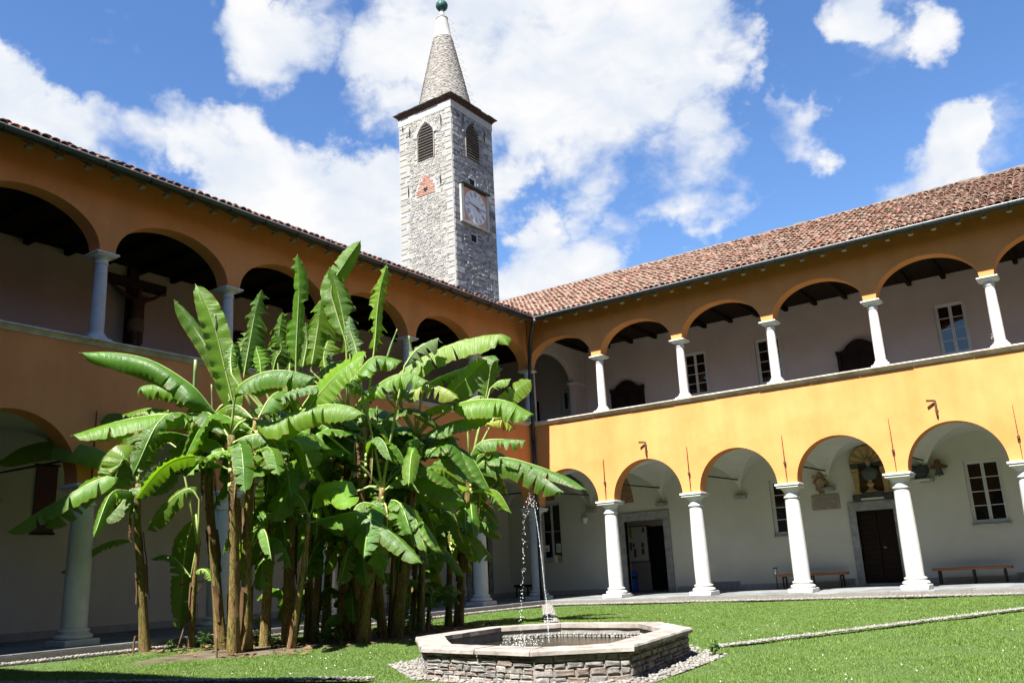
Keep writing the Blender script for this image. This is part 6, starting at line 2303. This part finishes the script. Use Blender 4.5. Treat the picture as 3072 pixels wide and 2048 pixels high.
def catmull(P, n):
    P = [Vector(p) for p in P]
    P = [P[0] * 2 - P[1]] + P + [P[-1] * 2 - P[-2]]
    segs = len(P) - 3
    out = []
    for i in range(n):
        t_ = i / (n - 1) * segs
        k = min(int(t_), segs - 1)
        u = t_ - k
        a, b_, c, d = P[k:k + 4]
        out.append(0.5 * ((2 * b_) + (c - a) * u + (2 * a - 5 * b_ + 4 * c - d) * u * u + (3 * b_ - 3 * c + d - a) * u ** 3))
    # even spacing
    ln = [0]
    for i in range(1, n):
        ln.append(ln[-1] + (out[i] - out[i - 1]).length)
    res = []
    j = 0
    for i in range(n):
        s_ = ln[-1] * i / (n - 1)
        while j < n - 2 and ln[j + 1] < s_:
            j += 1
        f = (s_ - ln[j]) / max(1e-6, ln[j + 1] - ln[j])
        res.append(out[j].lerp(out[j + 1], min(1, f)))
    return res, ln[-1]


def banana_leaf(P, w, nh, fold, tear, rg):
    NS, M = 46, 5
    pts, L_ = catmull(P, NS)
    nh = Vector(nh).normalized()
    fold = R(fold)
    V, F, AL, ED_ = [], [], [], []
    tang = [(pts[min(i + 1, NS - 1)] - pts[max(i - 1, 0)]).normalized() for i in range(NS)]
    nrm = []
    for t_ in tang:
        n = nh - t_ * nh.dot(t_)
        if n.length < .15:
            n = nrm[-1] if nrm else t_.orthogonal()
        nrm.append(n.normalized())
    for _ in range(3):
        nrm = [(nrm[max(i - 1, 0)] + nrm[i] * 2 + nrm[min(i + 1, NS - 1)]).normalized() for i in range(NS)]

    def prof(s_):
        if s_ < .05:
            return 0.0
        q = (s_ - .05) / .95
        p = min(1.0, (q / .20)) ** .55
        if q > .62:
            p *= max(0.0, 1 - ((q - .62) / .38) ** 2.4) ** .62
        return p
    ph1, ph2 = rg.uniform(0, 6.28), rg.uniform(0, 6.28)
    fr1 = L_ * rg.uniform(5, 8)
    for side in (-1, 1):
        cuts = [2]
        i = 2
        while i < NS - 2:
            i += max(3, int(rg.expovariate(1) * (2.2 + 15 * (1 - tear) ** 1.5) + 3))
            if i < NS - 2 and rg.random() < .25 + tear:
                cuts.append(i)
        cuts.append(NS - 1)
        for ci in range(len(cuts) - 1):
            a, b_ = cuts[ci], cuts[ci + 1]
            if b_ - a < 1:
                continue
            big = tear * rg.uniform(-.2, 1.0)
            curl = 0.0
            if tear > .75:
                curl = rg.choice((0, .2, .7, 1.9)) * rg.uniform(.6, 1.1)
            elif tear > .3 and rg.random() < .18:
                curl = rg.uniform(.3, .9)
            depth_ = rg.uniform(.35, .95) if tear < .7 else 1.0      # how far in the tear runs
            short = 1 - (rg.uniform(0, .22) * tear)
            skew = rg.uniform(-.12, .12) * tear
            hang = rg.uniform(.1, 1.1) if tear > .7 else (rg.uniform(0, .35) * tear)
            base = len(V)
            for i in range(a, b_ + 1):
                s_ = i / (NS - 1)
                wi = w * prof(s_) * short
                loc = (i - a) / (b_ - a)
                sv = tang[i].cross(nrm[i]).normalized() * side
                p = pts[i].copy()
                V.append(tuple(p))
                AL.append(s_ * L_ * 6)
                ED_.append(0.0)
                # gap at the torn edges
                gap = (0.5 - loc) * 2 * .018 * (1 + 3 * tear)
                for j in range(1, M + 1):
                    c = j / M
                    ang = fold * (.55 + .7 * c) + big * .45 * c + curl * c * c
                    ang += .10 * math.sin(fr1 * s_ * 6.28 + ph1) * c
                    dirv = sv * math.cos(ang) - nrm[i] * math.sin(ang)
                    p = p + dirv * (wi / M)
                    q = p + tang[i] * (.20 * wi * c * (1 - .6 * s_) + (gap if j > M * depth_ * .5 else 0) * c + skew * wi * c)
                    q = q + nrm[i] * (.016 * math.sin(fr1 * 2.3 * s_ * 6.28 + ph2 + side) * c * (wi / max(w, .01)))
                    q = q + tang[i] * rg.uniform(-.004, .004)
                    q.z -= hang * wi * c * c * .8
                    V.append(tuple(q))
                    AL.append(s_ * L_ * 6 + c * .5)
                    ED_.append(1.0 if j == M and rg.random() < .75 else (.5 if (i in (a, b_) and j > 2 and rg.random() < .5) else 0.0))
            row = M + 1
            for i in range(b_ - a):
                for j in range(M):
                    q = [base + i * row + j, base + (i + 1) * row + j, base + (i + 1) * row + j + 1, base + i * row + j + 1]
                    F.append(q if side > 0 else q[::-1])
    return V, F, AL, ED_, pts


def leaf_object(plant, crown, P, w, nh, fold, kind, tear, rg, name='leaf', petiole=True):
    V, F, AL, ED_, pts = banana_leaf(P, w, nh, fold, tear, rg)
    me = bpy.data.meshes.new(name)
    me.from_pydata(V, [], F)
    for nm_, dat in (('along', AL), ('edge', ED_)):
        at_ = me.attributes.new(nm_, 'FLOAT', 'POINT')
        at_.data.foreach_set('value', dat)
    me.materials.append(MATS[{'g': 'leaf_green', 'y': 'leaf_lime', 'p': 'leaf_pale', 'w': 'leaf_yellow', 'd': 'leaf_dry'}[kind]])
    me.polygons.foreach_set('use_smooth', [True] * len(me.polygons))
    lo = place(name, me, plant)
    # midrib, carried on as the petiole down to the crown
    path = [Vector(p) for p in pts[::3]] + [Vector(pts[-1])]
    nb = Vector(nh).normalized()
    path = [p - nb * .008 for p in path]
    rad = [max(.004, .017 * (1 - i / (len(path) - 1)) ** .7) for i in range(len(path))]
    if petiole and (path[0] - Vector(crown)).length < 2.2:
        c = Vector(crown)
        mid = c.lerp(path[0], .45) + Vector((0, 0, .06))
        path = [c, mid] + path
        rad = [.032, .024] + rad
    s = MB()
    s.tube(path, rad, n=6)
    s.build('midrib', 'midrib_green', lo, smooth=True)
    return lo


plants, crowns = {}, {}
for k_, (sx, sy, sh_, lx, ly, lab) in {
        's1': (3.55, -11.6, 2.7, .2, .1, None), 's2': (4.35, -11.5, 2.9, .1, -.2, None), 's3': (2.85, -11.3, 2.5, -.1, .1, None), 's4': (4.60, -12.05, 2.6, .15, .1, None),
        's5': (3.95, -10.7, 2.3, .1, .2, None), 's6': (2.55, -12.7, 2.4, -.15, 0, None), 's7': (4.15, -12.55, 2.2, .05, -.1, None),
        't1': (4.05, -13.45, 2.5, .1, .1, 'slim banana stem standing between the tilted young plant and the thick stems'),
        't2': (3.70, -13.30, 2.7, .15, .0, 'slim banana stem directly behind the tilted young plant'),
        't3': (4.62, -13.05, 2.3, .05, .1, 'slim pale stem tucked against the left side of the thick stems'),
        't4': (3.10, -13.75, 2.1, -.1, .1, 'slim stem in shade behind the gap right of the front trunks'),
        't5': (4.75, -11.35, 2.4, .2, .0, 'slim stem leaning right behind the leaning trunk near the fountain'),
        'u1': (3.0, -13.2, .75, .0, .1, 'short leafy sucker in shade behind the front trunks'),
        'u2': (4.35, -12.95, .6, .1, .0, 'short leafy sucker at the foot of the thick stems'),
        'u3': (3.5, -10.5, .8, .1, .1, 'short leafy sucker at the back of the clump near the kerb'),
        'u4': (4.45, -10.8, .7, .15, .0, 'short leafy sucker between the leaning trunk and the rearmost trunks')}.items():
    PLANTS[k_] = ([(sx, sy, -.1), (sx + lx * .3, sy + ly * .3, sh_ * .4), (sx + lx * .7, sy + ly * .7, sh_ * .75), (sx + lx, sy + ly, sh_)], .085 if k_[0] != 'u' else .05)
    LABEL[k_] = lab or 'slender banana stem in the dark heart of the clump'
for key, (pts, r) in list(PLANTS.items()):
    b0 = Vector(pts[0])
    t_ = thing('banana_plant', LABEL[key], 'banana plant', (b0.x, b0.y, lawn_z(b0.x, b0.y)), group='shaded inner banana stems' if key[0] == 's' else 'banana plants of the clump')
    rg = random.Random(sum(map(ord, key)) * 7)
    path, L_ = catmull(pts, 22)
    path[0].z = lawn_z(b0.x, b0.y) - .06
    n = 18
    vs, fs = [], []
    offs = [rg.uniform(.88, 1.12) for _ in range(n)]
    for i, p in enumerate(path):
        s_ = i / 21
        rr = r * .78 * (1.22 - .26 * min(1, s_ * 5)) * (1 - .40 * s_)
        for k in range(n):
            w = 2 * math.pi * k / n
            q = rr * (1 + (offs[k] - 1) * (1 - .3 * s_) + .03 * math.sin(3 * w + i * .5))
            vs.append((p.x + q * math.cos(w), p.y + q * math.sin(w), p.z))
    for i in range(21):
        for k in range(n):
            fs.append((i * n + k, i * n + (k + 1) % n, (i + 1) * n + (k + 1) % n, (i + 1) * n + k))
    fs.append(tuple(21 * n + k for k in range(n)))
    s = MB()
    s.add(vs, fs)
    tr = s.build('trunk', 'trunk_fibre', t_, smooth=True)
    # overlapping dry sheaths
    for k in range(5):
        i0 = rg.randint(5, 15)
        p = path[i0]
        w = rg.uniform(0, 6.28)
        rr = r * (1 - .3 * i0 / 21) * 1.02
        L2 = rg.uniform(.35, .95)
        s = MB()
        vs, fs = [], []
        for a in range(6):
            f = a / 5
            for b_ in range(4):
                ww = w + (b_ - 1.5) * .28 * (1 - .55 * f)
                r2 = rr * (1.0 + .05 * f + (.12 if a == 5 else 0)) + .008
                zz = p.z - f * L2
                # follow the stem
                j = max(0, min(21, int((zz - path[0].z) / max(.1, path[-1].z - path[0].z) * 21)))
                vs.append((path[j].x + r2 * math.cos(ww), path[j].y + r2 * math.sin(ww), zz))
        for a in range(5):
            for b_ in range(3):
                fs.append((a * 4 + b_, a * 4 + b_ + 1, a * 4 + b_ + 5, a * 4 + b_ + 4))
        s.add(vs, fs)
        s.build('dry_sheath', 'dry_sheath', tr, smooth=True)
    plants[key], crowns[key] = t_, tuple(path[-1])
rg = random.Random(77)
for (key, P, w, nh, fold, kind, tear) in LEAVES:
    if kind == 'g' and rg.random() < .3:
        kind = 'y'
    leaf_object(plants[key], crowns[key], P, w, nh, fold, kind, tear, rg)
for (key, P, r) in SPEARS:
    path, L_ = catmull(P, 9)
    s = MB()
    s.tube(path, [r * (.7 + .5 * math.sin(math.pi * min(1, i / 8 + .25))) * (1 - .25 * i / 8) for i in range(9)], n=9)
    s.build('rolled_leaf', 'leaf_pale', plants[key], smooth=True)
# inner leaves that fill the heart of the clump, and the ones that hang out towards the light
FILL = [('p2b', 6, 3), ('p2', 3, 3), ('p4', 8, 4), ('p5', 9, 4), ('p6', 9, 4), ('p8', 10, 4), ('p9', 7, 3), ('p10', 6, 3), ('p11', 10, 4), ('p14', 8, 3), ('p16', 8, 3), ('p13', 4, 1), ('p12', 3, 1), ('p3', 6, 4), ('p1', 1, 1),
        ('s1', 5, 2), ('s2', 5, 2), ('s3', 5, 2), ('s4', 5, 2), ('s5', 4, 1), ('s6', 4, 1), ('s7', 4, 2), ('t1', 4, 2), ('t2', 4, 2), ('t3', 3, 2), ('t4', 4, 1), ('t5', 4, 2), ('u1', 5, 1), ('u2', 4, 2), ('u3', 5, 1), ('u4', 5, 1)]
for key, cnt, front in FILL:
    c = Vector(crowns[key])
    a0 = rg.uniform(0, 6.28)
    for k in range(cnt + front):
        a = a0 + k * 2.4 + rg.uniform(-.4, .4)
        d = Vector((math.cos(a), math.sin(a), 0))
        if k >= cnt:
            a = -.98 + (k - cnt - (front - 1) / 2) * 1.0 + rg.uniform(-.6, .6)
            d = Vector((math.cos(a), math.sin(a), 0))
            ln = rg.uniform(.7, 1.6) * min(1, .45 + c.z * .3)
            c2 = c - Vector((0, 0, rg.uniform(.1, min(.8, c.z * .4))))
            up = rg.uniform(.02, .34)
            P = [c2 + Vector((0, 0, .05)), c2 + d * ln * .3 + Vector((0, 0, ln * up)), c2 + d * ln * .62 + Vector((0, 0, ln * (up - .08))), c2 + d * ln * .9 + Vector((0, 0, ln * (up - rg.uniform(.3, .75))))]
            leaf_object(plants[key], c2, P, rg.uniform(.14, .27), (rg.uniform(-.4, .4), rg.uniform(-.4, .4), 1), rg.uniform(15, 60), rg.choice('gggy'), rg.uniform(.15, .7), rg)
            continue
        # the inner ones keep towards the wall
        if d.dot(Vector((.55, -.83, 0))) > .45:
            d = -d
        el = rg.uniform(.5, 1.3)
        ln = rg.uniform(.9, 1.5) * min(1, .45 + c.z * .3)
        c2 = c - Vector((0, 0, rg.uniform(.0, min(.9, c.z * .4))))
        dr_ = rg.choice((-.28, -.28, -.7))
        P = [c2 + Vector((0, 0, .05)), c2 + d * ln * .3 + Vector((0, 0, ln * .35 * el)), c2 + d * ln * .65 + Vector((0, 0, ln * .42 * el)), c2 + d * ln + Vector((0, 0, ln * (.42 * el + dr_)))]
        leaf_object(plants[key], c2, P, rg.uniform(.21, .32), (0, 0, 1), rg.uniform(25, 55), 'g', rg.uniform(.2, .6), rg)

# lower leaves that droop round the stems
for key, cnt in (('p3', 2), ('p4', 3), ('p5', 3), ('p6', 3), ('p8', 3), ('p9', 3), ('p10', 3), ('p11', 3), ('p14', 3), ('p16', 3), ('t1', 2), ('t2', 2), ('t3', 2), ('t5', 2), ('s1', 2), ('s2', 2), ('p13', 2), ('p12', 2)):
    for k in range(cnt):
        c = Vector(crowns[key])
        c.z = rg.uniform(1.35, 2.35)
        pb = Vector(PLANTS[key][0][0])
        f_ = c.z / max(.5, crowns[key][2])
        c.x, c.y = pb.x + (c.x - pb.x) * f_, pb.y + (c.y - pb.y) * f_
        a = rg.uniform(-2.6, .9)
        d = Vector((math.cos(a), math.sin(a), 0))
        ln = rg.uniform(.7, 1.3)
        up = rg.uniform(.0, .3)
        P = [c, c + d * ln * .28 + Vector((0, 0, ln * up)), c + d * ln * .6 + Vector((0, 0, ln * (up - .1))), c + d * ln * .85 + Vector((0, 0, ln * (up - rg.uniform(.45, .85))))]
        leaf_object(plants[key], c, P, rg.uniform(.13, .22), (rg.uniform(-.3, .3), rg.uniform(-.3, .3), 1), rg.uniform(20, 55), 'g', rg.uniform(.3, .75), rg)

# withered leaves hanging down along the stems
for key in ('p1', 'p2', 'p2b', 'p3', 'p4', 'p5', 'p8', 'p9', 'p11', 'p14', 'p16'):
    for k in range(2 if key in ('p4', 'p8', 'p11') else 1):
        c = Vector(crowns[key]) - Vector((0, 0, rg.uniform(.2, .5)))
        a = rg.uniform(-2.2, .3)
        d = Vector((math.cos(a), math.sin(a), 0))
        ln = rg.uniform(.6, 1.2)
        P = [c, c + d * .14 + Vector((0, 0, .02)), c + d * .22 + Vector((0, 0, -.25 * ln)), c + d * .2 + Vector((0, 0, -.65 * ln)), c + d * .16 + Vector((0, 0, -ln))]
        leaf_object(plants[key], c, P, rg.uniform(.05, .10), tuple(d), rg.uniform(40, 75), 'd', .7, rg, petiole=False)

# weeds and low plants at the foot of the clump
def low_plant(label, x, y, h, n, kind='weed', group='low plants at the foot of the bananas'):
    z0 = lawn_z(x, y)
    t_ = thing('low_plant', label, 'plant', (x, y, z0), group=group)
    st = MB()
    lv = MB()
    for k in range(n):
        a = rnd.uniform(0, 6.28)
        hh = h * rnd.uniform(.5, 1.0)
        sp = rnd.uniform(.1, .5) * h
        p1 = Vector((x + math.cos(a) * sp * .5, y + math.sin(a) * sp * .5, z0 + hh * .6))
        p2 = Vector((x + math.cos(a) * sp, y + math.sin(a) * sp, z0 + hh))
        st.tube([(x, y, z0 - .02), p1, p2], [.006, .004, .003], n=4)
        for q in range(6):
            f = rnd.uniform(.35, 1.0)
            c = Vector((x, y, z0)).lerp(p2, f) if f < .6 else p1.lerp(p2, (f - .6) / .4)
            b_ = rnd.uniform(0, 6.28)
            L_ = rnd.uniform(.06, .13) * (h / .4) ** .5
            d = Vector((math.cos(b_), math.sin(b_), rnd.uniform(-.3, .5))).normalized()
            sd_ = d.cross(Vector((0, 0, 1))).normalized() * L_ * .36
            lv.add([c, c + d * L_ * .45 + sd_, c + d * L_ + Vector((0, 0, -.02)), c + d * L_ * .45 - sd_], [(0, 1, 2), (0, 2, 3)])
    st.build('stem', 'midrib_green', t_)
    lv.build('foliage', 'shrub_leaf', t_, kind='stuff')


for lab, x, y, h, n in (('leafy green weed leaning against the front banana trunk', 3.85, -15.15, .42, 9),
                        ('knee-high weed between the left banana trunks', 2.6, -14.75, .36, 8),
                        ('low weed at the foot of the lone left banana', 1.7, -14.75, .22, 7),
                        ('low weed right of the second front trunk', 4.25, -14.55, .30, 8),
                        ('bushy weed in the shade under the clump middle', 4.5, -13.7, .40, 9),
                        ('weed patch deep in the clump beside the reddish trunk', 3.6, -12.4, .5, 9),
                        ('bright weed at the lawn edge below the thick stems', 5.05, -13.75, .28, 8),
                        ('weed under the leaning stems near the fountain', 5.0, -11.9, .45, 9),
                        ('small weed at the foot of the thin stem by the fountain', 3.9, -10.1, .35, 7),
                        ('dark bushy undergrowth plant behind the second and third front trunks', 3.1, -14.0, .55, 12),
                        ('dark bushy undergrowth plant in front of the reddish trunk', 3.9, -12.95, .6, 12),
                        ('dark undergrowth plant at the back edge of the clump by the kerb', 2.4, -12.0, .55, 12),
                        ('dark undergrowth plant under the stems left of the fountain jet', 4.3, -11.2, .6, 12),
                        ('tiny weed tuft growing at the right corner of the fountain', 12.02, -14.35, .2, 7)):
    low_plant(lab, x, y, h, n)
# cut stakes and dead stalks
for lab, pts, r in (('thin crooked dead stalk standing in the sun left of the front trunks', [(4.35, -15.75, -.1), (4.36, -15.77, .2), (4.30, -15.74, .33), (4.22, -15.7, .36)], .018),
                    ('short dry stake at the kerb left of the lone banana', [(1.45, -15.35, -.1), (1.45, -15.35, .1), (1.47, -15.34, .2)], .02),
                    ('broken bent dry stalk leaning beside the lone banana', [(1.45, -14.45, -.1), (1.62, -14.3, .75), (1.80, -14.2, 1.1), (1.42, -14.45, 1.05)], .018)):
    s = MB()
    s.tube(pts, r, n=6)
    tag(s.build('dead_stalk', 'dry_sheath', None), lab, 'stalk')

# bare soil under the clump, dead leaf litter
sv, sf = [], []
for i in range(9):
    for k in range(40):
        w = 2 * math.pi * k / 40
        rr = (i / 8) * (1 + .14 * math.sin(3 * w) + .08 * math.sin(7 * w + 1))
        x, y = 3.75 + rr * 1.75 * math.cos(w), -12.6 + rr * 3.6 * math.sin(w)
        x = max(x, 1.14)
        sv.append((x, y, lawn_z(x, y) + .014 - .02 * (i == 8)))
for i in range(8):
    for k in range(40):
        sf.append((i * 40 + k, i * 40 + (k + 1) % 40, (i + 1) * 40 + (k + 1) % 40, (i + 1) * 40 + k))
bulk('soil_bed', sv, sf, 'soil', smooth=True, kind='structure')
lit = MB()
for k in range(420):
    x, y = rnd.uniform(1.3, 5.6), rnd.uniform(-15.8, -9.2)
    a = rnd.uniform(0, 6.28)
    L_, w_ = rnd.uniform(.05, .28), rnd.uniform(.01, .04)
    d, e = Vector((math.cos(a), math.sin(a), 0)), Vector((-math.sin(a), math.cos(a), 0))
    z = lawn_z(x, y) + .022
    c = Vector((x, y, z))
    lit.tint(rnd.random())
    lit.add([c - e * w_, c + d * L_ * .5 - e * w_ * .8 + Vector((0, 0, rnd.uniform(.01, .05))), c + d * L_, c + d * L_ * .5 + e * w_ + Vector((0, 0, rnd.uniform(.0, .04))), c + e * w_], [(0, 1, 2, 3, 4)])
lit.build('leaf_litter', 'dry_sheath', None, kind='stuff')

# ================================================================== GRASS
ng = 620000
cx_, cy_ = 16.53, -24.86
rr = np.sqrt(rs.uniform(6.0 ** 2, 27.0 ** 2, ng * 2)) if False else rs.uniform(5.5, 27.0, ng * 2)
an = rs.uniform(R(124.5 - 37), R(124.5 + 36), ng * 2)
x = cx_ + rr * np.cos(an)
y = cy_ + rr * np.sin(an)
ok = (x > 1.02) & (x < 22) & (y < -1.22) & (y > -25)


def in_poly(poly):
    m_ = np.ones(len(x), bool)
    for i in range(len(poly)):
        (ax, ay), (bx, by) = poly[i], poly[(i + 1) % len(poly)]
        m_ &= (bx - ax) * (y - ay) - (by - ay) * (x - ax) > 0
    return m_


ok &= ~in_poly([tuple(p) for p in FRING])


def near_strip(a, b_, w):
    a, b_ = np.array(a), np.array(b_)
    L_ = np.linalg.norm(b_ - a)
    e = (b_ - a) / L_
    t_ = (x - a[0]) * e[0] + (y - a[1]) * e[1]
    q = np.abs(-(x - a[0]) * e[1] + (y - a[1]) * e[0])
    return (t_ > 0) & (t_ < L_) & (q < w)


for a, b_, w in (((11.75, -13.65), (16.6, -1.5), .075), ((1.2, -1.35), (9.2, -13.4), .15), ((9.3, -17.45), (2.2, -19.6), .075)):
    ok &= ~(near_strip(a, b_, w) & (rs.rand(len(x)) < .96))
e_ = ((x - 3.75) / 1.75) ** 2 + ((y + 12.6) / 3.6) ** 2
ok &= rs.rand(len(x)) < np.clip((e_ - .80) * 3.0, .02, 1)
# worn, thinner turf on the strip along the shaded kerb
patch = np.sin(x * 2.1 + np.sin(y * 1.3)) * np.sin(y * 1.7 + x * .6)
worn = np.clip(1.0 - (x - 1.1) / 3.2, 0, 1) * (y < -8) + np.clip(1 - (x - 1.1) / 1.2, 0, 1)
ok &= rs.rand(len(x)) > np.clip(worn * (.65 + .4 * patch), 0, .93)
x, y, rr = x[ok][:ng], y[ok][:ng], rr[ok][:ng]
n = len(x)
z = LAWN_Z - .016 + .012 * np.sin(x * 1.7 + np.cos(y)) * np.sin(y * 1.3) + .05 * np.exp(-(((x - 4.2) / 1.6) ** 2 + ((y + 12.6) / 3.2) ** 2))
tuft = .75 + .35 * np.sin(x * 3.1 + 1.3 * np.sin(y * 2.3)) * np.sin(y * 2.9)
h = rs.uniform(.015, .038, n) * np.clip(tuft, .5, 1.2)
w = rs.uniform(.0035, .0065, n) * np.clip(rr / 9.0, .9, 2.4)
a1, a2 = rs.uniform(0, 6.28, n), rs.uniform(0, 6.28, n)
lean = rs.uniform(.1, .9, n) * h
V = np.zeros((n, 3, 3))
V[:, 0] = np.stack([x - w * np.cos(a1), y - w * np.sin(a1), z], -1)
V[:, 1] = np.stack([x + w * np.cos(a1), y + w * np.sin(a1), z], -1)
V[:, 2] = np.stack([x + lean * np.cos(a2), y + lean * np.sin(a2), z + h], -1)
go = bulk('grass', V.reshape(-1, 3), np.arange(n * 3).reshape(-1, 3), 'grass_blade', kind='stuff')
at_ = go.data.attributes.new('along', 'FLOAT', 'FACE')
at_.data.foreach_set('value', (.10 * np.sin(x * .8 + 1.1 * np.sin(y * .6)) * np.sin(y * .9) + .02 * np.sin(x * 4 + y * 3) + rs.uniform(0, .07, n)).astype(np.float32))
# clover heads
m_ = rs.rand(n) < .0007 * np.clip(.4 + 1.2 * np.sin(x * .9 + 1) * np.sin(y * .7), .1, 1.6)
cp = np.stack([x, y, z + .035], -1)[m_]
cp = cp[(cp[:, 0] > 6)]
pebbles('clover_flowers', cp, .005, .009, 1.0, None, 'petal_white')
